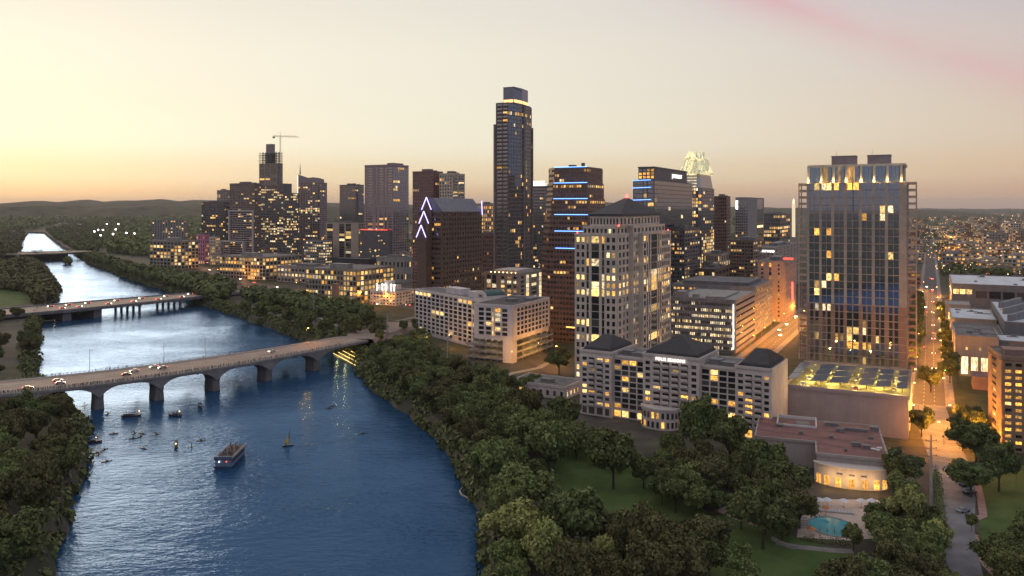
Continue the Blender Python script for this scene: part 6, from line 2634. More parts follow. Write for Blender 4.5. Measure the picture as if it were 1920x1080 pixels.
for k, (px, py, c, lab) in enumerate(((1811, 912, 'black', 'black car parked farthest up the lakeside lane'), (1818, 926, 'black', 'dark car parked second on the lakeside lane'), (1806, 960, 'silver', 'grey car parked lowest on the lakeside lane'),
                                      (1784, 790, 'black', 'dark car at the head of the orange lane'))):
    car(gp(px, py), GZ + .055, R(20), c, lab, lights=False)


def street_cars(p0, s_list, off, rev, label, group):
    for i, s in enumerate(s_list):
        p = (p0.x + UX * s + UY * off, p0.y + UY * s - UX * off)
        car(p, GZ + .025, math.atan2(UY, UX) + (math.pi if rev else 0), rng.choice(list(CARP)), (ordn(i) + ' ' + label) if group else label, group, big=True)


street_cars(A0, (55, 95, 150, 215, 290, 380, 470, 600, 760), 2.4, False, 'car with red tail lights driving up the long street', 'cars going up the long street')
street_cars(A0, (80, 240, 420, 640), -3.6, True, 'car with headlights coming down the long street', 'cars coming down the long street')
street_cars(B0, (28,), 0.5, True, 'car with headlights on the orange street between garage and glass tower', None)
street_cars(B0, (55, 90, 140), -4.5, True, 'car parked along the orange street by the pink hotel', 'cars by the pink hotel')
for k in range(16):
    i = 2 + k * 0.5
    a, b = Vector(DRIVE[int(i)]), Vector(DRIVE[min(int(i) + 1, len(DRIVE) - 1)])
    t = i - int(i)
    p = a.lerp(b, t)
    d = (b - a).normalized()
    s = Vector((-d.y, d.x)) * rng.choice((-4, 4))
    car(p + s, GZ + .04, math.atan2(d.y, d.x) + (math.pi if k % 2 else 0), rng.choice(list(CARP)), ordn(k) + ' car along the riverside drive, counted from the white hotel', 'cars on the riverside drive', big=True)
for k, (fx_, yy) in enumerate(((.13, 6), (.15, 20), (.57, 8), (.555, 26), (.88, 12), (.89, 30))):
    p = pb.world(-pb.W * (1 - fx_), yy)
    car(p, GZ + zp - 1.08, R(90) - TH, rng.choice(list(CARP)), ordn(k) + ' car parked on the lit podium roof between canopies, from the left', 'cars on the podium roof', lights=False)

# ================================================================== people
SKIN = paint('skin', (.42, .28, .21), .6, .1, 3)
CLOTH = [paint('dark_cloth', (.03, .03, .04), .9, .3, 4), paint('navy_cloth', (.04, .05, .09), .9, .3, 4), paint('pale_cloth', (.35, .33, .32), .9, .2, 4), paint('red_cloth', (.22, .05, .05), .9, .2, 4), paint('denim', (.05, .07, .12), .9, .2, 4)]
HAIR = paint('dark_hair', (.025, .018, .014), .8, .2, 5)


def body_mesh(name, joints, edges, mats):
    """one continuous figure grown round a skeleton; joints: (x, y, z, radius x, radius y)"""
    me = bpy.data.meshes.new(name)
    me.from_pydata([j[:3] for j in joints], edges, [])
    o = bpy.data.objects.new(name, me)
    COL.objects.link(o)
    md = o.modifiers.new('skin', 'SKIN')
    md.use_smooth_shade = True
    for v, j in zip(me.skin_vertices[0].data, joints):
        v.radius = (j[3], j[4])
    me.skin_vertices[0].data[0].use_root = True
    sb = o.modifiers.new('sub', 'SUBSURF')
    sb.levels = 1
    dg = bpy.context.evaluated_depsgraph_get()
    out = bpy.data.meshes.new_from_object(o.evaluated_get(dg))
    bpy.data.objects.remove(o)
    out.materials.clear()
    for m in mats:
        out.materials.append(m)
    return out


STAND_J = [(0, 0, .95, .15, .11), (0, 0, 1.2, .14, .10), (0, .01, 1.42, .17, .10), (0, .02, 1.53, .06, .06), (0, .03, 1.60, .085, .095), (0, .035, 1.72, .085, .10),
           (-.2, 0, 1.41, .06, .06), (-.25, .03, 1.15, .045, .045), (-.2, .2, 1.05, .035, .035), (-.18, .28, 1.06, .04, .03),
           (.2, 0, 1.41, .06, .06), (.25, .03, 1.15, .045, .045), (.2, .2, 1.05, .035, .035), (.18, .28, 1.06, .04, .03),
           (-.1, 0, .86, .10, .10), (-.1, .02, .48, .065, .07), (-.1, -.02, .09, .045, .05), (-.1, .12, .04, .045, .035),
           (.1, 0, .86, .10, .10), (.11, .03, .48, .065, .07), (.12, 0, .09, .045, .05), (.12, .14, .04, .045, .035)]
STAND_E = [(0, 1), (1, 2), (2, 3), (3, 4), (4, 5), (2, 6), (6, 7), (7, 8), (8, 9), (2, 10), (10, 11), (11, 12), (12, 13), (0, 14), (14, 15), (15, 16), (16, 17), (0, 18), (18, 19), (19, 20), (20, 21)]
SIT_J = [(0, 0, .12, .16, .12), (0, -.02, .4, .14, .10), (0, 0, .62, .17, .10), (0, .01, .73, .06, .06), (0, .02, .80, .085, .095), (0, .03, .92, .085, .10),
         (-.2, 0, .61, .06, .06), (-.3, .15, .42, .045, .045), (-.32, .36, .46, .035, .035), (-.32, .42, .47, .04, .03),
         (.2, 0, .61, .06, .06), (.3, .15, .42, .045, .045), (.32, .36, .46, .035, .035), (.32, .42, .47, .04, .03),
         (-.1, .1, .12, .09, .09), (-.12, .48, .2, .065, .07), (-.12, .85, .08, .045, .05), (-.12, .9, .14, .04, .035),
         (.1, .1, .12, .09, .09), (.12, .48, .2, .065, .07), (.12, .85, .08, .045, .05), (.12, .9, .14, .04, .035)]


def clothed(name, J, shirt, trousers, zs, zn, zh):
    me = body_mesh(name, J, STAND_E, [shirt, trousers, SKIN, HAIR])
    for p in me.polygons:
        z = p.center.z
        if z > zh or (z > zn + .05 and p.center.y < -.02):
            p.material_index = 3
        elif z > zn:
            p.material_index = 2
        elif abs(p.center.x) > .19 and z < zs + .3 and p.center.y > .1:
            p.material_index = 2
        elif z < zs:
            p.material_index = 1
    return me


PEOPLE = [clothed('person', STAND_J, CLOTH[a], CLOTH[b], .92, 1.49, 1.70) for a, b in ((0, 4), (1, 0), (2, 4), (3, 0), (0, 0), (2, 0), (1, 4))]
SEATED = [clothed('person', SIT_J, CLOTH[a], CLOTH[b], .16, .69, .90) for a, b in ((0, 0), (1, 0), (3, 4), (2, 0))]


def person(p, z, ang, label, group=None, seated=False, mesh=None, s=None):
    me = mesh or rng.choice(SEATED if seated else PEOPLE)
    o = link('person', me)
    o.location = (p[0], p[1], z)
    o.rotation_euler = (0, 0, ang)
    k = s or rng.uniform(.93, 1.06)
    o.scale = (k, k, k)
    return tag(o, label, 'person', group)


L1 = D1.len[-1]
t = D1.t_of_px(-10)
n_people = 0
t_end = D1.t_of_px(640)
while t < t_end and n_people < 205:
    f = rng.choice((.018, .022, .03, .045))
    p = D1.pt(t, f)
    d = D1.dirn(t)
    a = math.atan2(d.y, d.x) + math.pi + rng.uniform(-.5, .5)        # facing the open lake
    dense = 1.0 if t < D1.t_of_px(330) else 0.75
    person(p, D1.z + .17, a, 'person in the row along the near railing of the crowded bridge', 'crowd along the near railing')
    n_people += 1
    t += rng.uniform(.35, 1.5) / dense / L1
for px in (81, 97, 99, 104, 109, 112, 114, 180, 200, 203, 206, 208, 217, 222, 237, 238, 268, 300, 340, 382, 430, 470):
    p, a = on_deck(D1, px, .965)
    person(p, D1.z + .17, a + R(90), 'person standing at the far railing of the near bridge', 'people at the far railing')

# ================================================================== boats
HULL = paint('hull_blue_white', (.09, .14, .23), .45, .2, .5)
HULLD = paint('hull_dark', (.03, .035, .05), .5, .2, .5)
DECKW = paint('boat_deck', (.04, .024, .028), .7, .3, 1)
CANV = paint('canvas_dark', (.05, .055, .075), .8, .2, 1)


def hull(mb, L, Wd, h, bow=.25, z0=-.3):
    pts = [(-L / 2, -Wd / 2), (L / 2 - L * bow, -Wd / 2), (L / 2 - L * bow * .4, -Wd * .32), (L / 2, 0), (L / 2 - L * bow * .4, Wd * .32), (L / 2 - L * bow, Wd / 2), (-L / 2, Wd / 2)]
    low = [(x * .94, y * .8) for x, y in pts]
    n = len(pts)
    o = len(mb.v)
    mb.v += [(x, y, z0) for x, y in low] + [(x, y, h) for x, y in pts]
    for i in range(n):
        mb.face((o + i, o + (i + 1) % n, o + n + (i + 1) % n, o + n + i))
    mb.face(tuple(o + n + i for i in range(n)))
    mb.face(tuple(o + i for i in range(n - 1, -1, -1)))


# the two deck tour boat
p0, p1 = gp(417, 880, 0), gp(449, 848, 0)
mid_ = (p0 + p1) / 2
ang = math.atan2(p1.y - p0.y, p1.x - p0.x)
Lf = (p1 - p0).length * 1.0
ft = thing('tour_boat', 'large two deck tour boat crowded with passengers on its upper deck', 'boat', (mid_.x, mid_.y, 0), ang)
Wf = 7.2
mb = MB()
hull(mb, Lf, Wf, 1.1, .16)
mb.build('hull', HULL, ft)
mb = MB()
mb.box(-Lf * .46, Lf * .36, -Wf * .42, Wf * .42, 1.12, 3.4)
mb.build('cabin', paint('cabin_white', (.13, .19, .28), .5, .15, .5), ft)
mb = MB()
mb.box(-Lf * .47, Lf * .42, -Wf * .5, Wf * .5, 3.42, 3.65)
mb.build('upper_deck', DECKW, ft)
for k in range(10):
    for s in (-1, 1):
        o = link('window', pane_mesh(GL_S), ft)
        o.location = (-Lf * .41 + k * Lf * .08, s * Wf * .425, 2.4)
        o.scale = (Lf * .065, .1, 1.1)
for s in (-1, 1):
    mb = MB()
    y = s * Wf * .48
    mb.bar((-Lf * .46, y, 4.7), (Lf * .41, y, 4.7), .06)
    mb.bar((-Lf * .46, y, 4.2), (Lf * .41, y, 4.2), .05)
    for k in range(14):
        x = -Lf * .46 + k * Lf * .87 / 13
        mb.bar((x, y, 3.65), (x, y, 4.7), .05)
    mb.build('railing', paint('rail_white', (.5, .52, .55), .5, .1, 1), ft)
mb = MB()
mb.box(-Lf * .475, -Lf * .46, -Wf * .48, Wf * .48, 3.66, 4.7)
mb.build('stern_screen', HULL, ft)
for y in (-1.4, 1.4):
    mb = MB()
    mb.lathe((-Lf * .485, y, 2.6), [(.2, 0), (.3, .2), (.1, .45)], 8)
    mb.build('stern_lamp', glow('stern_white', (1, .95, .9), 3.0) if y > 0 else glow('stern_red', (1, .1, .06), 2.0), ft)
ux_, uy_ = math.cos(ang), math.sin(ang)
for k in range(34):
    lx, ly = rng.uniform(-Lf * .38, Lf * .36), rng.uniform(-Wf * .4, Wf * .4)
    person((mid_.x + ux_ * lx - uy_ * ly, mid_.y + uy_ * lx + ux_ * ly), 3.66, rng.uniform(0, 6.28), 'passenger standing on the upper deck of the large tour boat', 'passengers on the large tour boat', mesh=PEOPLE[rng.choice((0, 1, 4, 6))])


def tour_boat(px, py, L, ang, label, lamp=None, canopy=True, riders=5, rider_label=None):
    p = gp(px, py, 0)
    root = thing('tour_boat', label, 'boat', (p.x, p.y, 0), ang)
    mb = MB()
    hull(mb, L, L * .3, .8)
    mb.build('hull', HULLD, root)
    if canopy:
        mb = MB()
        mb.taper([(-L * .42, -L * .15), (L * .22, -L * .15), (L * .22, L * .15), (-L * .42, L * .15)], 2.5, [(-L * .38, -L * .1), (L * .18, -L * .1), (L * .18, L * .1), (-L * .38, L * .1)], 2.85)
        mb.build('canopy', CANV, root)
        for x in (-L * .4, L * .2):
            for y in (-L * .14, L * .14):
                mb = MB()
                mb.bar((x, y, .8), (x, y, 2.5), .05)
                mb.build('canopy_post', RAILM, root)
    else:
        mb = MB()
        for s in (-1, 1):
            mb.bar((-L * .45, s * L * .14, 1.6), (L * .3, s * L * .14, 1.6), .06)
        for k in range(6):
            for s in (-1, 1):
                mb.bar((-L * .45 + k * L * .15, s * L * .14, .8), (-L * .45 + k * L * .15, s * L * .14, 1.6), .05)
        mb.build('railing', RAILM, root)
    mb = MB()
    mb.box(-L * .4, L * .1, -L * .06, L * .06, .81, 1.15)
    mb.build('bench', DECKW, root)
    if lamp:
        mb = MB()
        mb.lathe((lamp * L, 0, 2.1 if canopy else 2.4), [(.12, 0), (.24, .2), (.1, .42)], 8)
        mb.build('lamp', glow('boat_lamp', (1.0, .62, .25), 5.0), root)
        mb = MB()
        mb.bar((lamp * L, .1, .8), (lamp * L, .1, 2.4), .05)
        mb.build('lamp_post', RAILM, root)
        lamp_light(root, (lamp * L, 0, 2.0), 60, (1.0, .6, .2), .2)
    for k in range(riders):
        lx, ly = -L * .36 + k * L * .6 / max(1, riders), L * .1 * (1 if k % 2 else -1)
        person((p.x + math.cos(ang) * lx - math.sin(ang) * ly, p.y + math.sin(ang) * lx + math.cos(ang) * ly), .8, ang - R(90), rider_label or ('person aboard the ' + label), 'riders of the ' + label, mesh=None)
    return root


tour_boat(247, 781, 9.0, R(8), 'long open boat between the first two bridge piers', .38, False, 9, 'person aboard the long open boat between the piers')
tour_boat(327, 780, 7.5, R(160), 'open boat with a stern lamp beside the second pier', -.4, False, 5, 'person aboard the open boat beside the second pier')
tour_boat(376, 766, 4.4, R(-50), 'small canopied boat below the third pier', None, True, 2, 'person in the small canopied boat below the third pier')
tour_boat(177, 830, 6.0, R(30), 'canopied boat with a glowing amber lamp near the south trees', .1, True, 3, 'person in the boat with the amber lamp')
tour_boat(330, 840, 4.6, R(-70), 'small canopied boat with a bow lamp amid the kayaks', .4, True, 2, 'person in the small boat amid the kayaks')
tour_boat(96, 606, 14.0, R(60), 'lit boat moored at the south bank under the second bridge', .2, True, 0)
KAY = [paint('kayak_blue', (.025, .04, .07), .4, .1, 1), paint('kayak_dark', (.015, .017, .02), .4, .1, 1), paint('kayak_green', (.015, .06, .045), .4, .1, 1)]
kspots = [(213, 813, 10), (252, 812, 95), (250, 822, 5), (267, 813, -20), (264, 818, 80), (293, 815, 60), (270, 841, -30), (182, 849, 20), (196, 843, 70), (200, 865, 40), (185, 852, 100), (377, 826, 5), (617, 766, 15), (624, 761, 40), (680, 813, 10), (202, 776, 95)]
for k, (px, py, a) in enumerate(kspots):
    p = gp(px, py, 0)
    an = R(a)
    lab = ['kayak near the amber lamp boat', 'kayak in the loose pack in mid river', 'kayak alone toward the far side of the lake'][0 if px < 215 and py > 820 else (2 if px > 400 else 1)]
    root = thing('kayak', lab, 'kayak', (p.x, p.y, 0), an, lab.replace('kayak', 'kayaks'))
    mb = MB()
    hull(mb, 3.9, .85, .22, .4, -.1)
    mb.build('hull', KAY[k % 3], root)
    mb = MB()
    mb.bar((.25, -1.1, .75), (.35, 1.1, .95), .03)
    mb.box(.28, .34, -1.4, -1.05, .62, .82)
    mb.box(.3, .36, 1.05, 1.4, .84, 1.05)
    mb.build('paddle', KAY[1], root)
    person((p.x - math.cos(an) * .3, p.y - math.sin(an) * .3), .13, an - R(90), 'person paddling a ' + lab, 'paddlers of ' + lab, seated=True, s=1.15)
for k, (px, py) in enumerate(((159, 760), (359, 838))):
    p = gp(px, py, 0)
    root = thing('paddle_board', ('paddle board left of the first pier', 'green paddle board amid the kayaks')[k], 'paddle board', (p.x, p.y, 0), R(60))
    mb = MB()
    hull(mb, 3.2, .8, .12, .4, -.05)
    mb.build('board', KAY[2], root)
    person((p.x, p.y), .125, R(-30), ('person standing on the paddle board left of the first pier', 'person standing on the green paddle board')[k])
# sail craft
p = gp(540, 836, 0)
sb_ = thing('sailing_boat', 'small sailing boat with a narrow yellow striped sail', 'boat', (p.x, p.y, 0), R(15))
mb = MB()
hull(mb, 4.6, 1.5, .5)
mb.build('hull', HULLD, sb_)
mb = MB()
mb.bar((.3, 0, .4), (.9, 0, 7.4), .06)
mb.bar((.3, 0, 1.1), (-1.8, 0, 1.2), .05)
mb.build('mast', RAILM, sb_)
mb = MB()
mb.v += [(.35, -.03, 1.2), (-1.6, -.03, 1.3), (.1, -.03, 4.0), (.85, -.03, 7.2), (.35, .03, 1.2), (-1.6, .03, 1.3), (.1, .03, 4.0), (.85, .03, 7.2)]
for f, m_ in (((0, 1, 2), 0), ((0, 2, 3), 1), ((6, 5, 4), 0), ((7, 6, 4), 1)):
    mb.mat = m_
    mb.face(f)
mb.build('sail', [paint('sail_yellow', (.65, .5, .08), .7, .1, 1), paint('sail_rust', (.3, .14, .08), .7, .1, 1)], sb_)
person((p.x - 1.0, p.y - .2), .45, 0, 'person steering the small sailing boat', seated=True)
# floating boom by the bank
pts = [gp(x, y, .12) for x, y in ((896, 906), (880, 909), (868, 914), (862, 921), (866, 928), (876, 933), (892, 940), (908, 949), (916, 953))]
mb = MB()
for a, b in zip(pts, pts[1:]):
    mb.bar(a, b, .28, 6)
tag(mb.build('floating_boom', paint('boom_buff', (.38, .28, .2), .7, .2, 1)), 'thin floating boom curling out from the wooded bank', 'boom')
# lit landing stage under the bridge end
p0, p1 = gp(628, 664, 1.0), gp(676, 690, 1.0)
dk = thing('landing_stage', 'lit landing stage at the water below the city end of the bridge', 'dock', (p0.x, p0.y, 0), math.atan2(p1.y - p0.y, p1.x - p0.x))
Ld = (p1 - p0).length
for k in range(4):
    mb = MB()
    mb.box(0 + k * 3, Ld - k * 2, -1 + k * 2.4, 1.2 + k * 2.4, -.6, .9 + k * 1.1)
    mb.build('step', PALE, dk)
    mb = MB()
    mb.bar((k * 3, -1 + k * 2.4 - .1, 1.7 + k * 1.1), (Ld - k * 2, -1 + k * 2.4 - .1, 1.7 + k * 1.1), .12)
    mb.build('rail_light', glow('rail_light', (1.0, .72, .22), 2.4), dk)
    lamp_light(dk, (Ld * (.2 + .2 * k), -2 + k * 2.4, 3.0 + k), 500, (1.0, .7, .22), .3)
# ================================================================== lamps, poles, pool, background
POLE = paint('galvanised_pole', (.2, .19, .19), .5, .2, 1, metallic=.4)
SODIUM = glow('sodium_lamp', (1.0, .55, .14), 18.0)
SODIUM2 = glow('sodium_lamp_big', (1.0, .55, .14), 16.0)


def lamp_proto(h, head_mat, arm=2.2, off=False):
    root = thing('street_lamp', 'x', 'street lamp')
    mb = MB()
    mb.bar((0, 0, 0), (0, 0, h), .14, 6, .08)
    mb.build('pole', POLE, root)
    mb = MB()
    mb.bar((0, 0, h), (arm, 0, h + .35), .06, 5)
    mb.build('arm', POLE, root)
    mb = MB()
    mb.box(arm - .1, arm + .7, -.18, .18, h + .18, h + .36)
    mb.build('lamp_head', head_mat, root)
    return root


proto_off = lamp_proto(12, paint('lamp_grey', (.3, .3, .3), .5, .1, 1))
proto_on = lamp_proto(9, SODIUM, 1.8)
used_off, used_on = [False], [False]


def place_lamp(proto, used, p, z, ang, label, group=None, watts=0, col=(1.0, .36, .045), h=9):
    if not used[0]:
        o = proto
        o.location, o.rotation_euler = (p[0], p[1], z), (0, 0, ang)
        used[0] = True
        if group:
            o['group'] = group
        o['label'] = label
    else:
        o = dup(proto, (p[0], p[1], z), ang, label=label, group=group)
    if watts:
        lamp_light(o, (2.0, 0, h - .2), watts, col, .35)
    return o


names = ['leftmost', 'second from the left', 'third from the left', 'fourth from the left', 'lit fifth', 'last']
for k, px in enumerate((169, 308, 386, 521, 574, 694)):
    q, a = on_deck(D1, px, .985)
    lab = 'tall street lamp on the far kerb of the near bridge, ' + names[k]
    if k == 4:
        place_lamp(proto_on, used_on, q, D1.z + .15, a - R(90), 'lit orange street lamp near the city end of the near bridge', None, 4000, h=9)
    else:
        place_lamp(proto_off, used_off, q, D1.z + .15, a - R(90), lab)
for k, px in enumerate((90, 168, 178, 250, 262, 322, 394)):
    q, a = on_deck(D2, px, .97)
    place_lamp(proto_off, used_off, q, D2.z + .06, a - R(90), ordn(k) + ' thin lamp pole from the left on the second bridge', 'lamp poles on the second bridge')


def lamps_along(p0, svals, off, rev, label, group, watts):
    for i, s in enumerate(svals):
        q = (p0.x + UX * s + UY * off, p0.y + UY * s - UX * off)
        place_lamp(proto_on, used_on, q, GZ + .15, math.atan2(-UX, UY) + (math.pi if rev else 0), ordn(i) + ' ' + label, group, watts)


lamps_along(A0, (4, 40, 80, 125, 175, 230, 300, 380, 480, 600), -8.5, False, 'orange street lamp on the glass tower side of the long street', 'lamps on the long street', 14000)
lamps_along(A0, (22, 60, 102, 150, 200, 265, 340, 430, 540), 8.5, True, 'orange street lamp on the exhibition side of the long street', 'lamps on the long street, exhibition side', 14000)
lamps_along(B0, (-40, 0, 40, 85, 140), -8.0, False, 'orange street lamp on the street beside the pink hotel', 'lamps beside the pink hotel', 18000)
lamps_along(B0, (20, 62, 110), 8.0, True, 'orange street lamp on the street beside the glass tower', 'lamps beside the glass tower', 18000)
for k, i in enumerate(np.arange(1.2, 10.4, .62)):
    a, b = Vector(DRIVE[int(i)]), Vector(DRIVE[min(int(i) + 1, len(DRIVE) - 1)])
    q = a.lerp(b, i - int(i))
    d = (b - a).normalized()
    s = Vector((-d.y, d.x)) * (9.5 if k % 2 else -9.5)
    place_lamp(proto_on, used_on, q + s, GZ, math.atan2(-s.y, -s.x), ordn(k) + ' orange lamp along the riverside drive, counted from the white hotel', 'lamps along the riverside drive', 8000)
for k, (px, py, lab) in enumerate(((1770, 835, 'orange street lamp at the top of the lakeside lane'), (1722, 800, 'orange street lamp at the podium corner'), (1905, 925, 'amber lamp lighting the lawn at the right edge'),
                                   (1850, 842, 'lamp half hidden in the dark trees by the brick block'), (1790, 800, 'orange lamp under the trees across the lane'))):
    q = gp(px, py)
    place_lamp(proto_on, used_on, q, GZ, R(180), lab, None, 18000)
for k, (px, py) in enumerate(((748, 668), (800, 660), (842, 655), (1010, 672), (960, 690))):
    q = gp(px, py)
    place_lamp(proto_on, used_on, q, GZ, R(90), ordn(k) + ' amber path lamp between the white hotel and the wood', 'path lamps by the white hotel', 4000, (1.0, .6, .2))

# ---- traffic signals
for k, (s, off, c) in enumerate(((62, 3, 'red'), (140, -3, 'red'), (66, 7.6, 'green'), (205, 2, 'red'), (330, -2, 'red'), (335, 3, 'green'), (520, 2, 'red'), (700, 0, 'red'))):
    q = (A0.x + UX * s + UY * (off + 7), A0.y + UY * s - UX * (off + 7))
    root = thing('traffic_signal', ('red' if c == 'red' else 'green') + ' traffic signal over the long street', 'traffic light', (q[0], q[1], GZ), -TH, 'traffic signals showing ' + c + ' on the long street')
    mb = MB()
    mb.bar((0, 0, 0), (0, 0, 6.2), .12, 6)
    mb.bar((0, 0, 6.0), (-7, 0, 6.2), .08, 5)
    mb.build('mast', POLE, root)
    mb = MB()
    mb.box(-7.2, -6.7, -.2, .2, 5.2, 6.6)
    mb.build('housing', SIGN, root)
    mb = MB()
    mb.box(-7.25, -6.65, -.32, -.21, 6.0 if c == 'red' else 5.3, 6.5 if c == 'red' else 5.8)
    mb.build('signal_lamp', RED_LAMP if c == 'red' else glow('green_signal', (.1, 1.0, .3), 7.0), root)

# ---- tall poles with wires
def tall_pole(px, py, ytop, label, arms=()):
    q = gp(px, py)
    h = zt(ytop, q.y) - GZ
    root = thing('utility_pole', label, 'pole', (q.x, q.y, GZ), 0)
    mb = MB()
    mb.bar((0, 0, 0), (0, 0, h), .75 if h > 30 else .5, 10, .4 if h > 30 else .25)
    mb.build('shaft', paint('pole_concrete', (.33, .3, .29), .7, .2, .4, streaks=.3), root)
    for k in range(3):
        mb = MB()
        zz = h - 2 - 2.4 * k
        mb.bar((-1.6, 0, zz), (1.6, 0, zz + .3), .12, 5)
        for s in (-1.6, 1.6):
            mb.lathe((s, 0, zz + .1), [(.12, 0), (.2, .25), (.12, .5)], 6)
        mb.build('cross_arm', POLE, root)
    return Vector((q.x, q.y, GZ + h))


P1 = tall_pole(1746, 952, 815, 'tallest grey power pole beside the lakeside lane')
P2 = tall_pole(839, 718, 628, 'tall grey power pole in the wood before the white hotel')
P3 = tall_pole(726, 640, 590, 'grey power pole beside the bridge head')
P4 = tall_pole(588, 600, 545, 'thin pole among the north bank trees')


def wires(a, b, sag, label):
    mb = MB()
    for k in range(3):
        for s in (-1.5, 1.5):
            prev = None
            for i in range(17):
                t = i / 16
                p = a.lerp(b, t)
                p = Vector((p.x + s, p.y, p.z - 2 - 2.4 * k - sag * 4 * t * (1 - t)))
                if prev is not None:
                    mb.bar(prev, p, .035, 3)
                prev = p
    tag(mb.build('power_lines', RAILM, kind='stuff'), label, 'wires')


wires(P3, P2, 4, 'power lines strung from the bridge head to the pole before the hotel')
wires(P2, P1, 9, 'power lines strung across the hotel garden to the lane pole')
wires(P1, Vector((240, 190, 40)), 4, 'power lines running off from the lane pole to the right')

# ---- pool terrace
TER = paint('terrace_paving', (.52, .41, .34), .85, .15, .5)
pc = gp(1560, 988)
tmb = MB()
tmb.add([tuple(gp(x, y)[:2]) + (GZ + .1,) for x, y in ((1494, 1008), (1590, 1014), (1662, 1008), (1668, 975), (1662, 938), (1520, 936), (1500, 960))], [(0, 1, 2, 3, 4, 5, 6)])
tr = tmb.build('terrace', TER, kind='structure')
pool = thing('swimming_pool', 'oval turquoise swimming pool on the hotel terrace', 'pool', (pc.x, pc.y, GZ + .1), 0)
PWM, nt, bb = new_mat('pool_water')
bb.inputs['Base Color'].default_value = (.03, .24, .28, 1)
bb.inputs['Roughness'].default_value = .08
bb.inputs['Emission Color'].default_value = (.05, .55, .62, 1)
bb.inputs['Emission Strength'].default_value = .04  # faint glow put into the water itself, without a pool lamp
bn = nt.nodes.new('ShaderNodeBump')
bn.inputs['Strength'].default_value = .2
nlink(nt, noise(nt, 1.2, 2), bn.inputs['Height'])
nlink(nt, bn.outputs[0], bb.inputs['Normal'])
el = [(math.cos(a) * 6.3, math.sin(a) * 7.2) for a in np.linspace(0, 2 * math.pi, 41)[:-1]]
mb = MB()
n = len(el)
mb.v = [(x * 1.1, y * 1.1, .0) for x, y in el] + [(x * 1.1, y * 1.1, .18) for x, y in el] + [(x, y, .18) for x, y in el] + [(x, y, -.02) for x, y in el]
for r_ in range(3):
    for i in range(n):
        mb.face((r_ * n + i, r_ * n + (i + 1) % n, (r_ + 1) * n + (i + 1) % n, (r_ + 1) * n + i))
mb.build('coping', PALE, pool)
mb = MB()
mb.v = [(x * .995, y * .995, .08) for x, y in el]
mb.face(tuple(range(n)))
mb.build('water', PWM, pool)


def lounger_mesh():
    mb = MB()
    mb.box(-.32, .32, -.95, .35, .28, .36)
    mb.add([(-.32, .35, .32), (.32, .35, .32), (.32, .95, .72), (-.32, .95, .72), (-.32, .35, .26), (.32, .35, .26), (.32, .97, .66), (-.32, .97, .66)],
           [(0, 1, 2, 3), (7, 6, 5, 4), (0, 4, 5, 1), (1, 5, 6, 2), (2, 6, 7, 3), (3, 7, 4, 0)])
    return mb.mesh('mattress', paint('lounger_cloth', (.45, .45, .46), .8, .15, 2))


LM = lounger_mesh()
lf = MB()
for x in (-.3, .3):
    for y in (-.85, .8):
        lf.bar((x, y, 0), (x, y, .28), .03)
LF = lf.mesh('frame', SIGN)
for k in range(11):
    q = gp(1536 + 6.2 * k, 958 + .6 * k)
    r_ = thing('sun_lounger', ordn(k) + ' grey sun lounger from the left behind the pool', 'sun lounger', (q.x, q.y, GZ + .11), R(4), 'loungers behind the pool')
    link('mattress', LM, r_)
    link('frame', LF, r_)
for k in range(6):
    q = gp(1632 + 1.5 * (k % 2), 978 + 5 * k)
    r_ = thing('sun_lounger', ordn(k) + ' sun lounger down the row right of the pool', 'sun lounger', (q.x, q.y, GZ + .11), R(-88), 'loungers right of the pool')
    link('mattress', LM, r_)
    link('frame', LF, r_)
for k in range(5):
    q = gp(1507, 972 + 4.5 * k)
    r_ = thing('sun_lounger', ordn(k) + ' sun lounger down the row left of the pool', 'sun lounger', (q.x, q.y, GZ + .11), R(85), 'loungers left of the pool')
    link('mattress', LM, r_)
    link('frame', LF, r_)


def parasol(px, py, d, mat, label, group=None):
    q = gp(px, py)
    r_ = thing('parasol', label, 'parasol', (q.x, q.y, GZ + .1), rng.uniform(0, 1), group)
    mb = MB()
    mb.lathe((0, 0, 2.1), [(d / 2, 0), (d * .3, .38), (.06, .75)], 8)
    mb.build('canopy', mat, r_)
    mb = MB()
    mb.bar((0, 0, 0), (0, 0, 2.9), .04, 6)
    mb.lathe((0, 0, 0), [(.35, 0), (.3, .1)], 8)
    mb.build('pole', POLE, r_)


PWHT, PORG = paint('parasol_white', (.7, .7, .72), .8, .08, 2), paint('parasol_orange', (.55, .2, .06), .8, .1, 2)
for k, px in enumerate((1536, 1551, 1582, 1615, 1635)):
    parasol(px, 950 + (2 if k > 1 else 0), 3.0, PWHT, ordn(k) + ' white parasol from the left under the curved lit front', 'white terrace parasols')
parasol(1471, 968, 3.4, PORG, 'orange parasol left of the loungers by the dark tree')
parasol(1521, 1006, 2.6, PORG, 'orange parasol at the near left corner of the pool')
parasol(1548, 966, 2.4, PORG, 'orange parasol behind the pool, among white ones')
for k in range(4):
    q = gp(1537 + 14 * k, 1003 + k)
    o_ = thing('closed_parasol', ordn(k) + ' closed parasol from the left on the near pool edge', 'parasol', (q.x, q.y, GZ + .1), 0, 'closed parasols by the pool')
    mb = MB()
    mb.lathe((0, 0, .8), [(.05, 0), (.22, .2), (.12, 1.2), (.03, 1.5)], 8)
    mb.build('canopy', PORG, o_)
    mb = MB()
    mb.bar((0, 0, 0), (0, 0, .85), .04, 6)
    mb.build('pole', POLE, o_)
q = gp(1651, 985)
pl = thing('planter', 'red round planter at the right of the pool terrace', 'planter', (q.x, q.y, GZ + .1), 0)
mb = MB()
mb.lathe((0, 0, 0), [(2.2, 0), (2.4, .6), (2.1, .6)], 18)
mb.build('rim', RED, pl)
mb = MB()
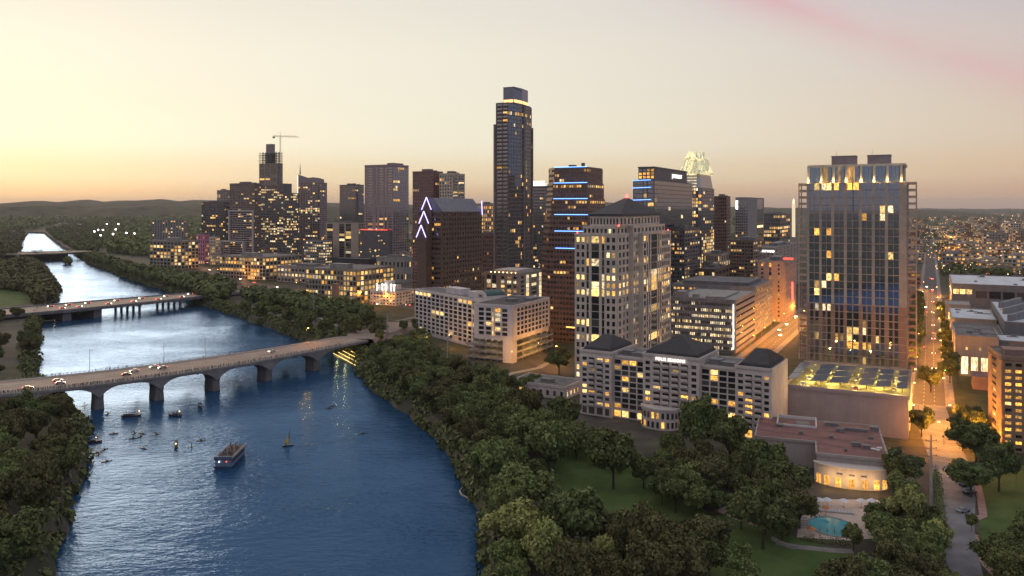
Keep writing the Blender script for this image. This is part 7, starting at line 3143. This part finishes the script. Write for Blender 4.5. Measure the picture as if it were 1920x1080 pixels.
for k in range(60):
    a_, rr_ = rng.uniform(0, 6.28), rng.uniform(0, 1.9)
    mb.bar((math.cos(a_) * rr_, math.sin(a_) * rr_, .5), (math.cos(a_) * rr_ * 1.1, math.sin(a_) * rr_ * 1.1, rng.uniform(.8, 1.3)), .12, 3, .02)
mb.build('plants', LEAF['rust'], pl)
# low walls and hedges by the pool
mb = MB()
pts = [gp(x, y) for x, y in ((1448, 1012), (1462, 1020), (1478, 1027), (1492, 1030))]
for a, b in zip(pts, pts[1:]):
    d = (b - a).normalized()
    mb.obox(((a + b) / 2)[:2], (d.x, d.y), (-d.y, d.x), (b - a).length + .1, .7, GZ, GZ + .9)
tag(mb.build('garden_wall', PALE), 'short curved pale wall at the lawn edge below the pool', 'wall')


def hedge(pxs, label, r=1.1):
    g = np.random.default_rng(len(label))
    mb = MB()
    P_ = [gp(x, y) for x, y in pxs]
    for a, b in zip(P_, P_[1:]):
        L_ = (b - a).length
        for k in range(int(L_ * 26)):
            c = a.lerp(b, g.random()) + Vector(g.normal(size=3)) * r * .45
            c.z = GZ + abs(g.normal()) * r * .7 + .1
            n_ = Vector(g.normal(size=3)).normalized()
            u = n_.orthogonal().normalized() * .22
            v = n_.cross(u)
            mb.add([c - u, c + v, c + u, c - v], [(0, 1, 2, 3)])
    return tag(mb.build('hedge', LEAF['mid']), label, 'hedge')


far_wood([(1760, 440), (1930, 440), (1930, 516), (1770, 516)], 110, 9, 13, LEAF['dark'], 'dark trees between the low blocks of the eastern district', quads=40)
hedge([(1505, 1012), (1540, 1018), (1590, 1022)], 'low clipped hedge along the near edge of the pool terrace')
hedge([(1755, 885), (1762, 935), (1768, 985), (1778, 1030)], 'dark hedge along the left side of the lakeside lane', 1.4)
# undergrowth along the banks
def bank_growth(line, n, label, spread=3.2, rr=(1.6, 3.4), side=1, quads=26):
    g = np.random.default_rng(n)
    V = []
    cum = [0]
    for a, b in zip(line, line[1:]):
        cum.append(cum[-1] + math.hypot(b[0] - a[0], b[1] - a[1]))
    for _ in range(n):
        s = g.uniform(0, cum[-1])
        i = max(0, np.searchsorted(cum, s) - 1)
        t = (s - cum[i]) / max(1e-6, cum[i + 1] - cum[i])
        a, b = line[i], line[i + 1]
        d = Vector((b[0] - a[0], b[1] - a[1])).normalized()
        off = g.uniform(-2.2, spread) * side
        x, y = a[0] + (b[0] - a[0]) * t + d.y * off, a[1] + (b[1] - a[1]) * t - d.x * off
        r = g.uniform(*rr)
        k = quads
        dv = g.normal(size=(k, 3))
        dv /= np.linalg.norm(dv, axis=1)[:, None]
        inland = max(0.0, off * side + 1.0)
        P = np.array((x, y, .6 + min(5.0, inland * 1.9) + r * .3)) + dv * np.array((r, r, r * .9)) * g.uniform(.7, 1.05, size=(k, 1))
        nr = dv + g.normal(size=(k, 3)) * .5
        nr /= np.linalg.norm(nr, axis=1)[:, None]
        u = np.cross(nr, g.normal(size=(k, 3)))
        u /= np.linalg.norm(u, axis=1)[:, None]
        v = np.cross(nr, u)
        sz = r * g.uniform(.2, .36, size=(k, 1))
        V.append(np.stack([P - u * sz, P + v * sz, P + u * sz, P - v * sz], axis=1).reshape(-1, 3))
    V = np.concatenate(V)
    m = len(V) // 4
    me = bpy.data.meshes.new('undergrowth')
    me.vertices.add(4 * m)
    me.vertices.foreach_set('co', V.ravel())
    me.loops.add(4 * m)
    me.loops.foreach_set('vertex_index', np.arange(4 * m, dtype=np.int32))
    me.polygons.add(m)
    me.polygons.foreach_set('loop_start', np.arange(0, 4 * m, 4, dtype=np.int32))
    me.polygons.foreach_set('loop_total', np.full(m, 4, dtype=np.int32))
    a_ = me.attributes.new('rnd', 'FLOAT', 'FACE')
    a_.data.foreach_set('value', g.random(m))
    me.materials.append(LEAF['dark'])
    me.update(calc_edges=True)
    return tag(link('undergrowth', me), label, 'undergrowth', kind='stuff')


nb = [p for p in n_s if 150 < p[1] < 1700]
sbk = [p for p in s_s if 150 < p[1] < 1700]
bank_growth(nb, 1900, 'dark bushes overhanging the water along the north bank', 6.0, (1.8, 3.8), side=1, quads=40)
bank_growth(sbk, 1200, 'dark bushes overhanging the water along the south bank', 6.0, (1.8, 3.8), side=-1, quads=40)

# ================================================================== background city
FARW = [paint('far_pale', (.48, .42, .37), .8, .2, .1, objvar=.4), paint('far_tan', (.36, .28, .22), .8, .2, .1, objvar=.4), paint('far_grey', (.28, .27, .26), .8, .2, .1, objvar=.4), paint('far_brick', (.2, .12, .09), .8, .2, .1, objvar=.3)]


def far_mesh(w, d, h, rows, cf, cr, litp, seed):
    wall_, gz = MB(), MB()
    wall_.box(-w / 2, w / 2, 0, d, 0, h)
    for x0, x1, y0, y1 in ((-w / 2 - .2, w / 2 + .2, -.2, .3), (-w / 2 - .2, -w / 2 + .3, .3, d), (w / 2 - .3, w / 2 + .2, .3, d)):
        wall_.box(x0, x1, y0, y1, h, h + 1)
    wall_.box(-w * .2, w * .15, d * .3, d * .6, h, h + 2.6)
    rh_ = h / rows
    for (p0, ux_, L_, c_) in (((-w / 2, -.06), (1, 0), w, cf), ((w / 2 + .06, 0), (0, 1), d, cr), ((-w / 2 - .06, d), (0, -1), d, cr)):
        for i in range(c_):
            for j in range(rows):
                a_ = (i + .2) / c_ * L_
                b_ = (i + .8) / c_ * L_
                gz.mat = 0 if rng.random() > litp else 1 + rng.choices((0, 1, 2, 3), (4, 4, 2, 3))[0]
                gz.add([(p0[0] + ux_[0] * a_, p0[1] + ux_[1] * a_, rh_ * (j + .3)), (p0[0] + ux_[0] * b_, p0[1] + ux_[1] * b_, rh_ * (j + .3)),
                        (p0[0] + ux_[0] * b_, p0[1] + ux_[1] * b_, rh_ * (j + .8)), (p0[0] + ux_[0] * a_, p0[1] + ux_[1] * a_, rh_ * (j + .8))], [(0, 1, 2, 3)])
    return wall_, gz.mesh('window_panes', [GL_J] + LITS)


FAR = []
for k, (w, d, h, r_, a_, b_, lp) in enumerate(((34, 24, 10, 3, 9, 6, .45), (26, 20, 16, 4, 7, 5, .5), (44, 26, 7, 2, 11, 6, .45), (22, 22, 24, 7, 6, 6, .42), (52, 30, 13, 4, 12, 7, .5), (18, 16, 6, 2, 4, 3, .35))):
    wm, gm = far_mesh(w, d, h, r_, a_, b_, lp, k)
    FAR.append(([wm.mesh('wall', m) for m in FARW], gm, (w, d, h)))


def far_block(p, k, rot, label, group, s=1.0):
    ws, gm, dim = FAR[k]
    root = thing('city_block', label, 'building', (p[0], p[1], GZ), rot, group)
    root.scale = (s, s, s)
    link('wall', rng.choice(ws), root)
    o = link('window_panes', gm, root, 'stuff')
    return root


def near_any(x, y, r):
    for poly_ in AVOID:
        cx_, cy_ = sum(p[0] for p in poly_) / 4, sum(p[1] for p in poly_) / 4
        rad = max(math.hypot(p[0] - cx_, p[1] - cy_) for p in poly_)
        if math.hypot(x - cx_, y - cy_) < rad + r:
            return True
    return False


spots = []


def fill_blocks(px, n, label, group, kinds, gap=42):
    ax0, ax1, ay0, ay1 = min(p[0] for p in px), max(p[0] for p in px), min(p[1] for p in px), max(p[1] for p in px)
    c = 0
    made = []
    for _ in range(n * 60):
        if c >= n:
            break
        q = (rng.uniform(ax0, ax1), rng.uniform(ay0, ay1))
        if not inside(q, px):
            continue
        p = gp(q[0], q[1])
        # snap to the street grid
        if inside((p.x, p.y), RIVER) or near_any(p.x, p.y, 14):
            continue
        bad = False
        for o_, w_ in ((A0, 22), (B0, 21), (Vector(C0[:2]), 22)):
            v = Vector((p.x, p.y)) - o_
            if abs(v.x * UY - v.y * UX) < w_ + 12:
                bad = True
        if bad or near_road(p.x, p.y, [tuple(v) for v in DRIVE], 24) or any(math.hypot(p.x - s_[0], p.y - s_[1]) < gap for s_ in spots):
            continue
        spots.append((p.x, p.y))
        kk = rng.choice(kinds)
        made.append((kk, far_block(p, kk, -TH, label, group, rng.uniform(1.0, 1.5))))
        c += 1
    for kk in set(m[0] for m in made):       # singled out by storeys and by the order from the viewer
        for i, (_, o) in enumerate(sorted([m for m in made if m[0] == kk], key=lambda m: m[1].location.y)):
            o['label'] = '%s nearest %s among the %s' % (ordn(i), FARK[kk], group)
    return c


FARK = ['three storey lit block', 'four storey lit block', 'long two storey block', 'seven storey lit block', 'broad four storey block', 'small two storey block']


fill_blocks([(1765, 468), (1936, 466), (1936, 518), (1765, 518)], 52, 'low city block with lit windows just beyond the exhibition halls', 'low blocks beyond the exhibition halls', (0, 1, 2, 5), 30)
fill_blocks([(1700, 430), (1936, 426), (1936, 470), (1700, 474)], 90, 'low lit city block in the eastern district', 'blocks of the eastern district', (0, 1, 2, 3, 4), 44)
fill_blocks([(1500, 406), (1936, 404), (1936, 430), (1690, 432)], 66, 'distant block near the eastern horizon', 'blocks near the eastern horizon', (1, 3, 4), 64)
fill_blocks([(1640, 440), (1742, 440), (1740, 520), (1700, 540), (1640, 520)], 20, 'block along the far stretch of the long street', 'blocks along the far street', (0, 1, 3, 4), 36)
fill_blocks([(560, 430), (1480, 430), (1480, 500), (760, 520), (560, 480)], 34, 'lower block standing between the towers', 'lower blocks between the towers', (0, 1, 3, 4), 44)
fill_blocks([(240, 420), (480, 420), (440, 470), (330, 470), (260, 450)], 24, 'low block on the western edge of downtown', 'low blocks west of downtown', (0, 1, 2, 3), 50)
for k, (px, py, kk, lab, s) in enumerate(((1775, 437, 4, 'white lit hospital block in the eastern district', 2.0), (1900, 447, 3, 'amber floodlit block near the right edge', 1.9), (1722, 425, 1, 'pale block just right of the glass tower', 2.2), (1860, 470, 3, 'dark mid-rise in the eastern district', 1.5),
                                          (1835, 432, 4, 'long amber lit block toward the horizon', 1.8))):
    far_block(gp(px, py), kk, -TH + .1, lab, None, s)
q = gp(1488, 432)
ut = thing('clock_tower', 'slender floodlit tower on the horizon beside the glass tower', 'tower', (at(1488, 2600).x, 2600, GZ), -TH)
mb = MB()
zz = zt(382, 2600) - GZ
mb.box(-4.5, 4.5, -4.5, 4.5, 0, zz)
mb.build('shaft', glow('floodlit_stone', (1.0, .8, .5), .75), ut)  # floodlight on shaft and belfry put in as their own glow
mb = MB()
mb.box(-3.4, 3.4, -3.4, 3.4, zz, zz + 10)
mb.taper([(-3, -3), (3, -3), (3, 3), (-3, 3)], zz + 10, [(-1, -1), (1, -1), (1, 1), (-1, 1)], zz + 17)
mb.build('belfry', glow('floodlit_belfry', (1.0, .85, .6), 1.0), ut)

# ---- stadium floodlights by the bend of the river
for k, (px, py) in enumerate(((177, 434), (184, 431), (193, 431), (212, 439), (217, 430), (237, 437), (252, 438), (200, 420), (222, 420), (189, 441))):
    q = gp(px, py + 14, GZ)
    h = zt(py, q.y) - GZ
    r_ = thing('floodlight_mast', ordn(k) + ' bright floodlight mast at the playing fields by the river bend', 'floodlight', (q.x, q.y, GZ), 0, 'floodlights at the playing fields')
    mb = MB()
    mb.bar((0, 0, 0), (0, 0, h), .4, 5, .25)
    mb.build('mast', POLE, r_)
    mb = MB()
    mb.lathe((0, 0, h - 2), [(.4, 0), (1.9, 1.0), (2.2, 2.2), (1.5, 3.4), (.3, 4.0)], 10)
    mb.build('lamp_bank', glow('floodlight', (1.0, .86, .9), 14.0), r_)

# ---- countless small lights of the far city
def light_field(px, n, label, mat, size=1.0, zlo=7, zhi=16, behind=False):
    g = np.random.default_rng(n)
    mb = MB()
    ax0, ax1, ay0, ay1 = min(p[0] for p in px), max(p[0] for p in px), min(p[1] for p in px), max(p[1] for p in px)
    c = 0
    while c < n:
        q = (g.uniform(ax0, ax1), g.uniform(ay0, ay1))
        if not inside(q, px):
            c += .02
            continue
        c += 1
        p = gp(q[0], q[1], 10)
        if behind:
            p.x, p.y = p.x * 1.0, -p.y
        elif inside((p.x, p.y), RIVER):
            continue
        s = size * max(.5, p.y / 2600.0 if p.y > 0 else -p.y / 2600.0) * g.uniform(.5, 1.2)
        z = g.uniform(zlo, zhi)
        x, y = p.x, p.y
        mb.add([(x - s, y, z), (x + s, y, z), (x, y + s, z), (x, y - s, z), (x, y, z + s), (x, y, z - s)], [(1, 2, 4), (2, 0, 4), (0, 3, 4), (3, 1, 4), (2, 1, 5), (0, 2, 5), (3, 0, 5), (1, 3, 5)])
    return tag(mb.build('city_lights', mat), label, 'lights', kind='stuff')


DA, DW, DR = glow('far_amber', (1.0, .5, .13), 6.0), glow('far_white', (1.0, .82, .55), 7.0), glow('far_red', (1.0, .1, .05), 6.0)
EASTP = [(1690, 400), (1930, 398), (1930, 512), (1760, 514)]
light_field(EASTP, 420, 'countless amber lights of the eastern district', DA)
light_field(EASTP, 220, 'countless white lights of the eastern district', DW, .8)
light_field(EASTP, 60, 'scattered red lights of the eastern district', DR, .8)
light_field([(1500, 395), (1930, 394), (1930, 404), (1500, 404)], 130, 'string of pale lights along the eastern horizon', DW, .55)
WESTP = [(40, 398), (380, 396), (380, 440), (260, 470), (160, 430), (40, 428)]
light_field(WESTP, 120, 'scattered pale lights in the western woods', DW, .45)
light_field(WESTP, 90, 'scattered amber lights in the western woods', DA, .45)
light_field([(420, 440), (1480, 420), (1480, 560), (780, 560), (420, 520)], 170, 'small amber lights in the streets between the towers', DA, .7)
light_field([(-200, 400), (2200, 398), (2200, 560), (-200, 560)], 500, 'lights of the districts behind the viewer', DA, 1.2, behind=True)
light_field([(-200, 400), (2200, 398), (2200, 560), (-200, 560)], 300, 'white lights of the districts behind the viewer', DW, 1.1, behind=True)

# amber lamps of the eastern district
for k in range(26):
    q = gp(rng.uniform(1770, 1930), rng.uniform(440, 496))
    place_lamp(proto_on, used_on, q, GZ, rng.uniform(0, 6.28), 'amber street lamp among the blocks of the eastern district', 'lamps of the eastern district', 60000, (1.0, .55, .15))
